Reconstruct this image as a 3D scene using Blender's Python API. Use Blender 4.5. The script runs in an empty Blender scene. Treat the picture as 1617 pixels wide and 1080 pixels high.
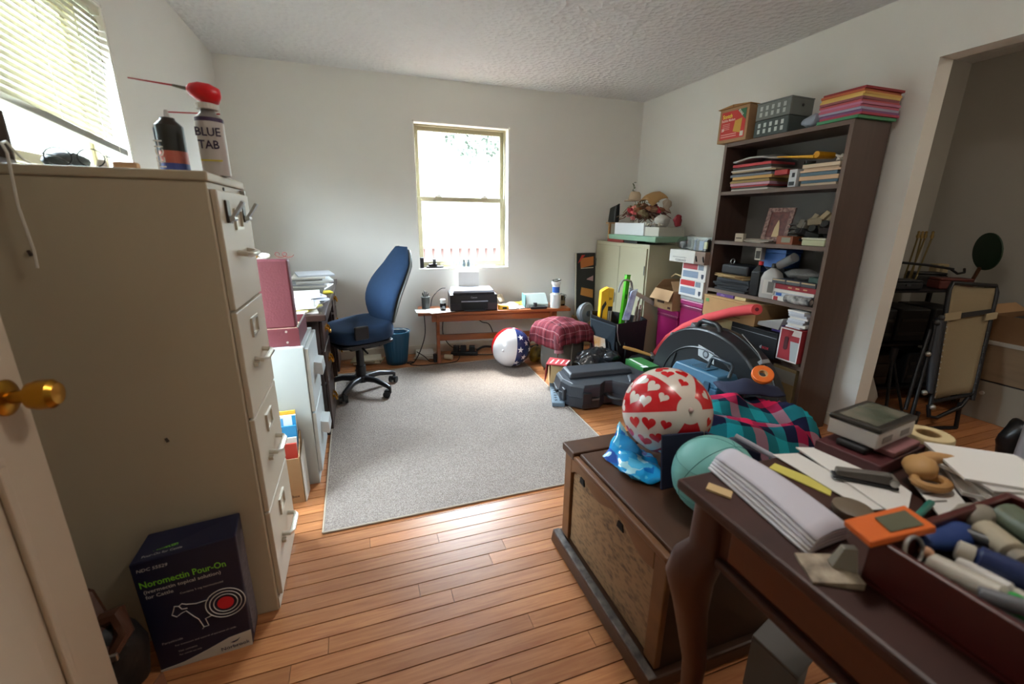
import bpy, math, random
from mathutils import Matrix, Vector, Euler, noise
random.seed(7)
SC = bpy.context.scene
COL = SC.collection
PI = math.pi

# ---------------------------------------------------------------- camera
cam_d = bpy.data.cameras.new('camera'); cam = bpy.data.objects.new('camera', cam_d); COL.objects.link(cam)
_r = Vector((0.94451, -0.32829, 0.01093)); _u = Vector((0.0794, 0.26046, 0.96222)); _f = Vector((0.31873, 0.90796, -0.27207))
cam.matrix_world = Matrix(((_r.x, _u.x, -_f.x, 0), (_r.y, _u.y, -_f.y, 0), (_r.z, _u.z, -_f.z, 1.2815), (0, 0, 0, 1)))
cam_d.sensor_fit = 'HORIZONTAL'; cam_d.sensor_width = 36.0; cam_d.lens = 681.22 * 36.0 / 1617.0
cam_d.clip_start = 0.02; cam_d.clip_end = 200
cam_d.dof.use_dof = True; cam_d.dof.focus_distance = 2.9; cam_d.dof.aperture_fstop = 2.8
SC.camera = cam

# ---------------------------------------------------------------- sky and light
world = bpy.data.worlds.new('sky'); SC.world = world; world.use_nodes = True
_nt = world.node_tree; _bg = _nt.nodes['Background']
_bg.inputs['Color'].default_value = (0.735, 0.875, 1.0, 1); _bg.inputs['Strength'].default_value = 26.0
SC.view_settings.view_transform = 'Standard'; SC.view_settings.look = 'None'
SC.view_settings.gamma = 1.0; SC.view_settings.use_curve_mapping = False
SC.view_settings.exposure = 1.8
SC.cycles.use_denoising = True
SC.cycles.max_bounces = 10; SC.cycles.diffuse_bounces = 6; SC.cycles.transparent_max_bounces = 16
SC.cycles.sample_clamp_indirect = 8.0
sun_d = bpy.data.lights.new('sun', 'SUN'); sun_d.energy = 6.0; sun_d.angle = math.radians(20); sun_d.color = (1, .96, .9)
sun = bpy.data.objects.new('sun', sun_d); COL.objects.link(sun)
sun.rotation_euler = (Vector((0.08, -1.0, -1.7))).to_track_quat('-Z', 'Y').to_euler()
for nm, loc, rz, sx, sy in (('window_portal_back', (.97, 4.33, 1.46), 0, .9, 1.3), ('window_portal_side', (-1.08, 2.05, 1.46), PI/2, .9, 1.3)):
    ld = bpy.data.lights.new(nm, 'AREA'); ld.shape = 'RECTANGLE'; ld.size = sx; ld.size_y = sy; ld.cycles.is_portal = True
    lo = bpy.data.objects.new(nm, ld); COL.objects.link(lo); lo.location = loc; lo.rotation_euler = (-PI/2, 0, rz)

# ---------------------------------------------------------------- helpers
def lin(h):
    if isinstance(h, str):
        c = [int(h[i:i+2], 16) / 255 for i in (0, 2, 4)]
    else:
        return tuple(h)
    return tuple(x / 12.92 if x <= .04045 else ((x + .055) / 1.055) ** 2.4 for x in c)

_MC = {}
def mat(color, rough=.6, metal=0.0, var=0.0, scale=8.0, bump=0.0, bscale=60.0, coat=0.0, emit=0.0, alpha=None, sub=0.0, stretch=None, color2=None, spec=.5):
    key = (color, rough, metal, var, scale, bump, bscale, coat, emit, alpha, stretch, color2, spec)
    if key in _MC: return _MC[key]
    m = bpy.data.materials.new('mat_%d' % len(_MC)); m.use_nodes = True
    nt = m.node_tree; b = nt.nodes['Principled BSDF']
    c = lin(color)
    b.inputs['Base Color'].default_value = (*c, 1); b.inputs['Roughness'].default_value = rough; b.inputs['Metallic'].default_value = metal
    b.inputs['Specular IOR Level'].default_value = spec
    if coat: b.inputs['Coat Weight'].default_value = coat; b.inputs['Coat Roughness'].default_value = .12
    if emit: b.inputs['Emission Color'].default_value = (*c, 1); b.inputs['Emission Strength'].default_value = emit
    if alpha is not None: b.inputs['Alpha'].default_value = alpha
    if var or bump or color2:
        tc = nt.nodes.new('ShaderNodeTexCoord'); src = tc.outputs['Object']
        if stretch:
            mp = nt.nodes.new('ShaderNodeMapping'); mp.inputs['Scale'].default_value = stretch
            nt.links.new(src, mp.inputs['Vector']); src = mp.outputs['Vector']
        if var or color2:
            n = nt.nodes.new('ShaderNodeTexNoise'); n.inputs['Scale'].default_value = scale; n.inputs['Detail'].default_value = 6
            nt.links.new(src, n.inputs['Vector'])
            r = nt.nodes.new('ShaderNodeValToRGB'); r.color_ramp.elements[0].position = .3; r.color_ramp.elements[1].position = .7
            c1 = lin(color2) if color2 else tuple(max(0, x * (1 - var)) for x in c)
            c3 = c if color2 else tuple(min(1, x * (1 + var)) for x in c)
            r.color_ramp.elements[0].color = (*c1, 1); r.color_ramp.elements[1].color = (*c3, 1)
            nt.links.new(n.outputs['Fac'], r.inputs['Fac']); nt.links.new(r.outputs['Color'], b.inputs['Base Color'])
        if bump:
            n2 = nt.nodes.new('ShaderNodeTexNoise'); n2.inputs['Scale'].default_value = bscale; n2.inputs['Detail'].default_value = 4
            nt.links.new(src, n2.inputs['Vector'])
            bp = nt.nodes.new('ShaderNodeBump'); bp.inputs['Strength'].default_value = bump; bp.inputs['Distance'].default_value = .01
            nt.links.new(n2.outputs['Fac'], bp.inputs['Height']); nt.links.new(bp.outputs['Normal'], b.inputs['Normal'])
    _MC[key] = m
    return m

def glassmat(tint=(1, 1, 1), refl=.08, rough=.0):
    m = bpy.data.materials.new('pane_glass'); m.use_nodes = True; nt = m.node_tree; nt.nodes.clear()
    o = nt.nodes.new('ShaderNodeOutputMaterial'); mx = nt.nodes.new('ShaderNodeMixShader'); t = nt.nodes.new('ShaderNodeBsdfTransparent')
    g = nt.nodes.new('ShaderNodeBsdfGlossy'); t.inputs['Color'].default_value = (*tint, 1); g.inputs['Roughness'].default_value = rough
    mx.inputs['Fac'].default_value = refl
    nt.links.new(t.outputs[0], mx.inputs[1]); nt.links.new(g.outputs[0], mx.inputs[2]); nt.links.new(mx.outputs[0], o.inputs['Surface'])
    return m

class G:
    """vertex / face collector with a current transform and material index"""
    def __init__(s): s.v = []; s.f = []; s.mi = []; s.M = Matrix(); s.m = 0
    def _add(s, vs, fs):
        o = len(s.v); s.v.extend([tuple(s.M @ Vector(p)) for p in vs])
        for f in fs: s.f.append(tuple(o + i for i in f)); s.mi.append(s.m)
        return s
    def at(s, loc=(0, 0, 0), rot=(0, 0, 0), sc=(1, 1, 1)):
        s.M = Matrix.LocRotScale(Vector(loc), Euler(rot), Vector(sc)); return s
    def mat(s, i): s.m = i; return s
    def box(s, x0, x1, y0, y1, z0, z1):
        return s._add([(x0,y0,z0),(x1,y0,z0),(x1,y1,z0),(x0,y1,z0),(x0,y0,z1),(x1,y0,z1),(x1,y1,z1),(x0,y1,z1)],
                      [(0,3,2,1),(4,5,6,7),(0,1,5,4),(1,2,6,5),(2,3,7,6),(3,0,4,7)])
    def cbox(s, c, sz):
        return s.box(c[0]-sz[0]/2, c[0]+sz[0]/2, c[1]-sz[1]/2, c[1]+sz[1]/2, c[2]-sz[2]/2, c[2]+sz[2]/2)
    def hexa(s, bot, top):
        return s._add(list(bot) + list(top), [(0,3,2,1),(4,5,6,7),(0,1,5,4),(1,2,6,5),(2,3,7,6),(3,0,4,7)])
    def prism(s, poly, h, axis='z', o=0.0):
        n = len(poly)
        if axis == 'z': f = lambda p, t: (p[0], p[1], t)
        elif axis == 'y': f = lambda p, t: (p[0], t, p[1])
        else: f = lambda p, t: (t, p[0], p[1])
        vs = [f(p, o) for p in poly] + [f(p, o + h) for p in poly]
        return s._add(vs, [tuple(range(n))[::-1], tuple(range(n, 2*n))] + [(i, (i+1) % n, n+(i+1) % n, n+i) for i in range(n)])
    def lathe(s, prof, seg=20, cx=0, cy=0, cap=True):
        vs = []; fs = []
        for r, z in prof:
            for k in range(seg):
                a = 2*PI*k/seg; vs.append((cx + r*math.cos(a), cy + r*math.sin(a), z))
        for i in range(len(prof)-1):
            for k in range(seg):
                k2 = (k+1) % seg; fs.append((i*seg+k, i*seg+k2, (i+1)*seg+k2, (i+1)*seg+k))
        if cap: fs.append(tuple(range(seg))[::-1]); fs.append(tuple((len(prof)-1)*seg+k for k in range(seg)))
        return s._add(vs, fs)
    def tube(s, pts, r, seg=8, closed=False):
        pts = [Vector(p) for p in pts]; n = len(pts); rr = r if isinstance(r, (list, tuple)) else [r]*n
        vs = []; fs = []; up = Vector((0, 0, 1)); prev = None
        for i, p in enumerate(pts):
            a = pts[i-1] if (i or closed) else p; b = pts[(i+1) % n] if (i < n-1 or closed) else p
            d = (b - a); d = d.normalized() if d.length > 1e-9 else Vector((0, 0, 1))
            if prev is None:
                x = d.cross(up)
                if x.length < 1e-3: x = d.cross(Vector((1, 0, 0)))
            else: x = prev - d * prev.dot(d)
            if x.length < 1e-6: x = d.orthogonal()
            x.normalize(); prev = x; y = d.cross(x)
            for k in range(seg):
                t = 2*PI*k/seg; vs.append(tuple(p + (x*math.cos(t) + y*math.sin(t)) * rr[i]))
        for i in range(n if closed else n-1):
            j = (i+1) % n
            for k in range(seg):
                k2 = (k+1) % seg; fs.append((i*seg+k, i*seg+k2, j*seg+k2, j*seg+k))
        if not closed: fs.append(tuple(range(seg))[::-1]); fs.append(tuple((n-1)*seg+k for k in range(seg)))
        return s._add(vs, fs)
    def cyl(s, a, b, r, r2=None, seg=14): return s.tube([a, b], [r, r if r2 is None else r2], seg)
    def sphere(s, c, r, seg=16, ring=10, sc=(1, 1, 1)):
        vs = [(c[0], c[1], c[2]-r*sc[2])]; fs = []
        for i in range(1, ring):
            t = PI*i/ring - PI/2
            for k in range(seg):
                a = 2*PI*k/seg; vs.append((c[0]+r*sc[0]*math.cos(t)*math.cos(a), c[1]+r*sc[1]*math.cos(t)*math.sin(a), c[2]+r*sc[2]*math.sin(t)))
        vs.append((c[0], c[1], c[2]+r*sc[2])); L = len(vs)-1
        for k in range(seg):
            k2 = (k+1) % seg; fs.append((0, 1+k2, 1+k)); fs.append((L, 1+(ring-2)*seg+k, 1+(ring-2)*seg+k2))
            for i in range(ring-2): fs.append((1+i*seg+k, 1+i*seg+k2, 1+(i+1)*seg+k2, 1+(i+1)*seg+k))
        return s._add(vs, fs)
    def grid(s, fn, nu, nv, wrap=False):
        vs = [fn(i/nu, j/nv) for j in range(nv+1) for i in range(nu+1)]
        return s._add(vs, [(j*(nu+1)+i, j*(nu+1)+i+1, (j+1)*(nu+1)+i+1, (j+1)*(nu+1)+i) for j in range(nv) for i in range(nu)])
    def mesh(s, name):
        me = bpy.data.meshes.new(name); me.from_pydata(s.v, [], s.f); me.polygons.foreach_set('material_index', s.mi); me.update(); return me

def put(name, g, m, parent=None, smooth=False, bev=0, loc=None, rot=None, solid=0, sub=0, kind=None, label=None):
    me = g.mesh(name) if isinstance(g, G) else g
    if isinstance(g, G):
        for x in (m if isinstance(m, (list, tuple)) else [m]): me.materials.append(x)
        if smooth: me.polygons.foreach_set('use_smooth', [True]*len(me.polygons)); me.set_sharp_from_angle(angle=math.radians(smooth if smooth > 1 else 40))
    o = bpy.data.objects.new(name, me); COL.objects.link(o)
    if parent: o.parent = parent
    if loc: o.location = loc
    if rot: o.rotation_euler = rot
    if solid:
        md = o.modifiers.new('solid', 'SOLIDIFY'); md.thickness = solid; md.offset = 0
    if bev:
        md = o.modifiers.new('bevel', 'BEVEL'); md.width = bev; md.segments = 2; md.limit_method = 'ANGLE'; md.angle_limit = math.radians(35)
    if sub:
        md = o.modifiers.new('sub', 'SUBSURF'); md.levels = sub; md.render_levels = sub
    if kind: o['kind'] = kind
    if label: o['label'] = label
    return o

def tag(o, label, cat, group=None):
    o['label'] = label; o['category'] = cat
    if group: o['group'] = group
    return o
def thing(name, label, cat, loc=(0, 0, 0), rz=0.0, group=None, rot=None):
    o = bpy.data.objects.new(name, None); COL.objects.link(o); o.empty_display_size = .05
    o.location = loc; o.rotation_euler = rot if rot else (0, 0, rz)
    return tag(o, label, cat, group)
def struct(name, g, m, **k): return put(name, g, m, kind='structure', **k)

def frame(o, x, y):
    """matrix with local x, y axes along the given directions at o"""
    x = Vector(x).normalized(); y = Vector(y); y = (y - x*y.dot(x)).normalized(); z = x.cross(y)
    return Matrix(((x.x, y.x, z.x, o[0]), (x.y, y.y, z.y, o[1]), (x.z, y.z, z.z, o[2]), (0, 0, 0, 1)))
def text(body, size, m, parent, o, x, y, name='lettering', sx=1.0, align='LEFT', bold=0.0, shear=0.0):
    cu = bpy.data.curves.new('t', 'FONT'); cu.body = body; cu.size = size; cu.align_x = align; cu.offset = bold * size; cu.shear = shear
    cu.resolution_u = 2
    t = bpy.data.objects.new('t', cu); me = bpy.data.meshes.new_from_object(t)
    bpy.data.objects.remove(t); bpy.data.curves.remove(cu)
    me.transform(frame(o, x, y) @ Matrix.Diagonal((sx, 1, 1, 1))); me.materials.clear(); me.materials.append(m)
    ob = bpy.data.objects.new(name, me); COL.objects.link(ob); ob.parent = parent
    return ob
def copy_tree(o, loc, rot=None, label=None, parent=None):
    c = o.copy(); COL.objects.link(c)
    if parent is None:
        c.location = loc
        if rot is not None: c.rotation_euler = rot
        if label: c['label'] = label
    else: c.parent = parent
    for ch in [x for x in o.children]: copy_tree(ch, None, parent=c)
    return c
def rp(x, y, w, h, r, n=4):
    """rounded rectangle polygon"""
    P = []
    for cx, cy, a0 in ((x+w-r, y+r, -90), (x+w-r, y+h-r, 0), (x+r, y+h-r, 90), (x+r, y+r, 180)):
        for k in range(n+1):
            a = math.radians(a0 + 90*k/n); P.append((cx + r*math.cos(a), cy + r*math.sin(a)))
    return P
def crumple(g, amt, sc=8.0, seed=0.0, keepz=None):
    out = []
    for p in g.v:
        d = noise.noise_vector(Vector(p)*sc + Vector((seed, seed*1.7, -seed)))
        q = Vector(p) + d*amt
        if keepz is not None: q.z = max(q.z, keepz)
        out.append(tuple(q))
    g.v = out; return g

WHITE = mat('e8e6e0', .7); BLACK = mat('141416', .5); BLACKG = mat('0e0e10', .25); DGREY = mat('35373a', .5); LGREY = mat('b9bdbd', .5)
STEEL = mat('b8b8b4', .3, .9); BRASS = mat('b8862f', .28, 1.0); PAPER = mat('e6e3dc', .8); CARD = mat('b08a5c', .85, var=.06, scale=20)
XL, XR, YB, CH = -.91, 2.847, 4.157, 2.44
# ================================================================ room shell
def wall_paint(c, b=.12): return mat(c, .85, bump=b, bscale=220, var=.015, scale=3)
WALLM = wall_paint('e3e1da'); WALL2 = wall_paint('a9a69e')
g = G()
for a in ((XL-.14, XR+.11, YB, YB+.16, 0, .8156), (XL-.14, XR+.11, YB, YB+.16, 2.1056, CH), (XL-.14, .523, YB, YB+.16, .8156, 2.1056), (1.415, XR+.11, YB, YB+.16, .8156, 2.1056)): g.box(*a)
struct('wall_back', g, WALLM)
g = G()
for a in ((XL-.14, XL, -.9, YB, 0, .8156), (XL-.14, XL, -.9, YB, 2.1056, CH), (XL-.14, XL, -.9, 1.6, .8156, 2.1056), (XL-.14, XL, 2.5, YB, .8156, 2.1056)): g.box(*a)
struct('wall_left', g, WALLM)
g = G()
for a in ((XR, XR+.11, 1.6415, YB, 0, CH), (XR, XR+.11, -.9, .2, 0, CH), (XR, XR+.11, .2, 1.6415, 2.097, CH)): g.box(*a)
struct('wall_right', g, WALLM)
struct('wall_front', G().box(XL-.14, 4.6, -1.02, -.9, 0, CH), WALLM)
struct('wall_stub', G().box(XL, -.64, .04, .16, 0, CH), WALLM)
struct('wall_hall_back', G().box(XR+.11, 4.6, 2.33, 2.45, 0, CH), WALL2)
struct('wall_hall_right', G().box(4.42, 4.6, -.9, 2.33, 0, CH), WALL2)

def ceiling_mat():
    m = mat('ecebe9', .95); m = m.copy(); m.name = 'stippled_ceiling'; nt = m.node_tree; b = nt.nodes['Principled BSDF']
    tc = nt.nodes.new('ShaderNodeTexCoord'); n = nt.nodes.new('ShaderNodeTexNoise'); n.inputs['Scale'].default_value = 38; n.inputs['Detail'].default_value = 8; n.inputs['Roughness'].default_value = .7
    v = nt.nodes.new('ShaderNodeTexVoronoi'); v.inputs['Scale'].default_value = 26
    ad = nt.nodes.new('ShaderNodeMath'); ad.operation = 'ADD'
    bp = nt.nodes.new('ShaderNodeBump'); bp.inputs['Strength'].default_value = .75; bp.inputs['Distance'].default_value = .03
    nt.links.new(tc.outputs['Object'], n.inputs['Vector']); nt.links.new(tc.outputs['Object'], v.inputs['Vector'])
    nt.links.new(n.outputs['Fac'], ad.inputs[0]); nt.links.new(v.outputs['Distance'], ad.inputs[1])
    nt.links.new(ad.outputs[0], bp.inputs['Height']); nt.links.new(bp.outputs['Normal'], b.inputs['Normal'])
    return m
struct('ceiling', G().box(XL-.14, 4.6, -1.02, YB+.16, CH, CH+.12), ceiling_mat())

# ---- floor: dark base with separate oak strips
def plank_mat():
    m = bpy.data.materials.new('oak_strip'); m.use_nodes = True; nt = m.node_tree; b = nt.nodes['Principled BSDF']
    tc = nt.nodes.new('ShaderNodeTexCoord'); oi = nt.nodes.new('ShaderNodeObjectInfo')
    ad = nt.nodes.new('ShaderNodeVectorMath'); ad.operation = 'ADD'
    mu = nt.nodes.new('ShaderNodeVectorMath'); mu.operation = 'SCALE'; mu.inputs['Scale'].default_value = 37.0
    cx = nt.nodes.new('ShaderNodeCombineXYZ'); nt.links.new(oi.outputs['Random'], cx.inputs[0]); nt.links.new(oi.outputs['Random'], cx.inputs[1])
    nt.links.new(cx.outputs[0], mu.inputs[0]); nt.links.new(tc.outputs['Object'], ad.inputs[0]); nt.links.new(mu.outputs['Vector'], ad.inputs[1])
    mp = nt.nodes.new('ShaderNodeMapping'); mp.inputs['Scale'].default_value = (1.6, 26, 4); nt.links.new(ad.outputs[0], mp.inputs['Vector'])
    n = nt.nodes.new('ShaderNodeTexNoise'); n.inputs['Scale'].default_value = 3; n.inputs['Detail'].default_value = 8; n.inputs['Roughness'].default_value = .65; n.inputs['Distortion'].default_value = .6
    nt.links.new(mp.outputs[0], n.inputs['Vector'])
    r = nt.nodes.new('ShaderNodeValToRGB'); r.color_ramp.elements[0].position = .28; r.color_ramp.elements[1].position = .72
    r.color_ramp.elements[0].color = (*lin('9a5a35'), 1); r.color_ramp.elements[1].color = (*lin('be8352'), 1)
    nt.links.new(n.outputs['Fac'], r.inputs['Fac'])
    hs = nt.nodes.new('ShaderNodeHueSaturation'); nt.links.new(r.outputs['Color'], hs.inputs['Color'])
    mr = nt.nodes.new('ShaderNodeMapRange'); mr.inputs['To Min'].default_value = .8; mr.inputs['To Max'].default_value = 1.12
    nt.links.new(oi.outputs['Random'], mr.inputs['Value']); nt.links.new(mr.outputs[0], hs.inputs['Value'])
    nt.links.new(hs.outputs['Color'], b.inputs['Base Color'])
    n2 = nt.nodes.new('ShaderNodeTexNoise'); n2.inputs['Scale'].default_value = 5; n2.inputs['Detail'].default_value = 5; nt.links.new(tc.outputs['Object'], n2.inputs['Vector'])
    m2 = nt.nodes.new('ShaderNodeMapRange'); m2.inputs['To Min'].default_value = .24; m2.inputs['To Max'].default_value = .46
    nt.links.new(n2.outputs['Fac'], m2.inputs['Value']); nt.links.new(m2.outputs[0], b.inputs['Roughness'])
    return m
floor = struct('floor', G().box(XL-.14, 4.6, -1.02, YB+.16, -.12, -.012), mat('2a1408', .8))
PM = plank_mat(); PW = .0605; _gap = .0038
_y = YB - .0005; _row = 0; _pcache = {}
RUGBOX = (.05, 1.2, 1.8, 3.6)
while _y > .2:
    x = XL + .001; xe = 4.4 if (.3 < _y - PW and _y < 2.32) else XR - .001
    off = random.uniform(.35, 1.4); first = True
    while x < xe - .01:
        L = off if first else random.choice((.95, 1.25, 1.55, 1.9)); first = False
        x2 = min(xe, x + L)
        if xe - x2 < .3: x2 = xe
        gg = G().box(0, x2-x-.0016, 0, PW-_gap, -.012, 0)
        put('plank', gg, PM, floor, loc=(x, _y-PW+_gap/2, 0))
        x = x2
    _y -= PW; _row += 1
struct('floor_entry', G().box(XL, 4.42, -.9, _y, -.012, 0), mat('b5773c', .4, var=.15, scale=3, stretch=(1, 12, 1)))

BASEM = mat('e2dccd', .55)
def baseboard(name, x0, x1, y0, y1): struct(name, G().box(x0, x1, y0, y1, .0005, .085), BASEM, bev=.004)
baseboard('baseboard_back', XL+.013, XR-.013, YB-.013, YB-.0005)
baseboard('baseboard_left', XL+.0005, XL+.013, .17, YB-.001)
baseboard('baseboard_right', XR-.013, XR-.0005, 1.6415, YB-.001)
baseboard('baseboard_hall', 4.405, 4.4195, -.85, 2.329)

# ---- windows
VINYL = mat('a39a7c', .5); SILLM = mat('efece4', .55); GLASS = glassmat((.985, .995, .99), .05)
def sash(parent, name, u0, u1, z0, z1, v0, v1, w, wb, horiz):
    """rectangular sash in the plane; u along the wall, v depth"""
    g = G()
    def b(a0, a1, zz0, zz1):
        if horiz: g.box(a0, a1, v0, v1, zz0, zz1)
        else: g.box(v0, v1, a0, a1, zz0, zz1)
    b(u0, u0+w, z0, z1); b(u1-w, u1, z0, z1); b(u0+w, u1-w, z0, z0+wb); b(u0+w, u1-w, z1-w, z1)
    s = put(name, g, VINYL, parent, bev=.003)
    vm = (v0+v1)/2; g = G()
    if horiz: g.box(u0+w, u1-w, vm-.002, vm+.002, z0+wb, z1-w)
    else: g.box(vm-.002, vm+.002, u0+w, u1-w, z0+wb, z1-w)
    put('pane', g, GLASS, s)
    return s
def window(n, u0, u1, z0, z1, face, out, horiz):
    """double-hung window in a drywall return; face = inner wall face, out = +1/-1 outward"""
    r = bpy.data.objects.new('window_%d' % n, None); COL.objects.link(r); r['kind'] = 'structure'
    def V(d): return face + out*d
    def box(g, a0, a1, d0, d1, zz0, zz1):
        lo, hi = sorted((V(d0), V(d1)))
        if horiz: g.box(a0, a1, lo, hi, zz0, zz1)
        else: g.box(lo, hi, a0, a1, zz0, zz1)
    e = .0006; g = G(); w = .026
    box(g, u0+e, u0+w, .09, .15, z0+e, z1-e); box(g, u1-w, u1-e, .09, .15, z0+e, z1-e)
    box(g, u0+w, u1-w, .09, .15, z0+e, z0+.03); box(g, u0+w, u1-w, .09, .15, z1-w, z1-e)
    put('window_frame', g, VINYL, r, bev=.003)
    zm = 1.462; d = sorted((V(.122), V(.146))); 
    sash(r, 'upper_sash', u0+w, u1-w, zm-.02, z1-w, d[0], d[1], .034, .036, horiz)
    d = sorted((V(.096), V(.12)))
    s = sash(r, 'lower_sash', u0+w, u1-w, z0+.03, zm+.02, d[0], d[1], .036, .042, horiz)
    for t in (.25, .75):
        g = G(); a = u0 + (u1-u0)*t; box(g, a-.03, a+.03, .098, .116, zm+.02, zm+.03); box(g, a-.012, a+.02, .1, .11, zm+.03, zm+.042)
        put('sash_lock', g, SILLM, s)
    g = G(); box(g, u0+e, u1-e, -.012, .09, z0+e, z0+.014); put('window_sill', g, SILLM, r, bev=.003)
    for a, b in ((u0+e, u0+.012), (u1-.012, u1-e)):
        g = G(); box(g, a, b, .002, .09, z0+.0146, z1-.013); put('return_lining', g, SILLM, r)
    g = G(); box(g, u0+.0126, u1-.0126, .002, .09, z1-.0126, z1-e); put('return_lining', g, SILLM, r)
    return r
window(1, .523, 1.415, .8156, 2.1056, YB, 1, True)
window(2, 1.6, 2.5, .8156, 2.1056, XL, -1, False)

# ---- venetian blind, raised part way and hanging a little crooked
bl = thing('venetian_blind', 'cream slatted venetian blind half lowered over the side window', 'blind', (XL-.028, 2.05, 0))
SLAT = mat('dcd9c8', .5, spec=.3).copy(); SLAT.name = 'vinyl_slat'
_n = SLAT.node_tree; _t = _n.nodes.new('ShaderNodeBsdfTranslucent'); _t.inputs['Color'].default_value = (*lin('cfcab4'), 1); _m = _n.nodes.new('ShaderNodeMixShader'); _m.inputs['Fac'].default_value = .3
_n.links.new(_n.nodes['Principled BSDF'].outputs[0], _m.inputs[1]); _n.links.new(_t.outputs[0], _m.inputs[2]); _n.links.new(_m.outputs[0], _n.nodes['Material Output'].inputs['Surface'])
g = G().box(-.018, .018, -.445, .445, 2.062, 2.09); put('head_rail', g, SLAT, bl, bev=.003)
ns = 20
sm = None
for k in range(ns):
    t = k/(ns-1); z = 2.045 - t*.42; tilt = .075*t
    if sm is None:
        gg = G().grid(lambda u, v: (-.0135+.027*v, -.443+.886*u, .004*math.sin(PI*v)), 2, 4); sm = gg.mesh('slat'); sm.materials.append(SLAT)
        sm.polygons.foreach_set('use_smooth', [True]*len(sm.polygons))
    o = put('slat', sm, None, bl, loc=(0, 0, z-.012*t)); o.rotation_euler = (-.085*t, 1.12, 0)
    md = o.modifiers.new('solid', 'SOLIDIFY'); md.thickness = .0008
put('bottom_rail', G().box(-.014, .014, -.443, .443, -.013, .013), mat('8b8880', .5), bl, loc=(0, 0, 1.585), rot=(-.09, 0, 0), bev=.003)
for yy in (-.27, .0, .27):
    put('ladder_cord', G().tube([(.0145, yy, 2.06), (.0145, yy, 1.6-.09*yy)], .0012, 5), SLAT, bl)
put('lift_cord', G().tube([(.016, .36, 2.06), (.02, .365, 1.8), (.018, .36, 1.5)], .0012, 5), SLAT, bl)

# ---- entry door standing open
dr = bpy.data.objects.new('door_1', None); COL.objects.link(dr); dr['kind'] = 'structure'; dr.location = (-.62, .18, 0); dr.rotation_euler = (0, 0, 0)
DM = mat('bfae97', .5)
DW = .845
put('leaf', G().box(-.036, 0, 0, DW, .012, 2.03), DM, dr, bev=.003)
for (y0, y1, z0, z1) in ((.11, DW-.13, .2, .86), (.11, DW-.13, 1.12, 1.9)):
    pn = put('panel', G().hexa([(.0005, y0, z0), (.0005, y1, z0), (.0005, y1, z1), (.0005, y0, z1)], [(.008, y0+.04, z0+.04), (.008, y1-.04, z0+.04), (.008, y1-.04, z1-.04), (.008, y0+.04, z1-.04)]), DM, dr, bev=.002)
    g = G()
    for a in ((y0-.02, y1+.02, z0-.02, z0), (y0-.02, y1+.02, z1, z1+.02), (y0-.02, y0, z0, z1), (y1, y1+.02, z0, z1)): g.box(.0005, .012, *a)
    put('moulding', g, DM, pn, bev=.004)
KY, KZ = DW-.052, .965
k = put('door_knob', G().at((.0, KY, KZ), (0, PI/2, 0)).lathe([(.012, .006), (.012, .03), (.024, .036), (.028, .05), (.027, .068), (.02, .076), (.004, .078)], 20), BRASS, dr, smooth=30)
put('rose', G().at((.0, KY, KZ), (0, PI/2, 0)).lathe([(.033, .0006), (.033, .004), (.026, .009), (.014, .011)], 24), BRASS, dr, smooth=30)
put('latch_plate', G().box(-.03, -.006, DW-.0002, DW+.0015, KZ-.03, KZ+.03), BRASS, dr)
for z in (.25, 1.0, 1.8): put('hinge', G().cyl((.004, -.004, z-.05), (.004, -.004, z+.05), .006), BRASS, dr)

# ---- ceiling light out of view, placed toward the viewer as fill
cl = thing('ceiling_fill_light', 'round flush glass ceiling light placed unseen as fill near the viewer', 'light', (.95, .8, CH))
put('mount_ring', G().lathe([(.16, -.03), (.165, -.015), (.165, -.0005)], 32), BRASS, cl, smooth=40)
put('glass_dome', G().lathe([(.002, -.115), (.06, -.108), (.11, -.085), (.142, -.05), (.15, -.0305)], 32), mat((1.0, .95, .89), .5, emit=15.0), cl, smooth=60)

hl = thing('hall_fill_light', 'unseen small round ceiling light added to brighten the hallway', 'light', (3.75, .1, CH))  # unseen lamp, added to lift the dim hallway
put('mount_ring', G().lathe([(.11, -.02), (.115, -.01), (.115, -.0005)], 28), BRASS, hl, smooth=40)
put('glass_dome', G().lathe([(.002, -.08), (.05, -.072), (.09, -.05), (.105, -.0205)], 28), mat((1.0, .9, .76), .5, emit=22.0), hl, smooth=60)
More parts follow.
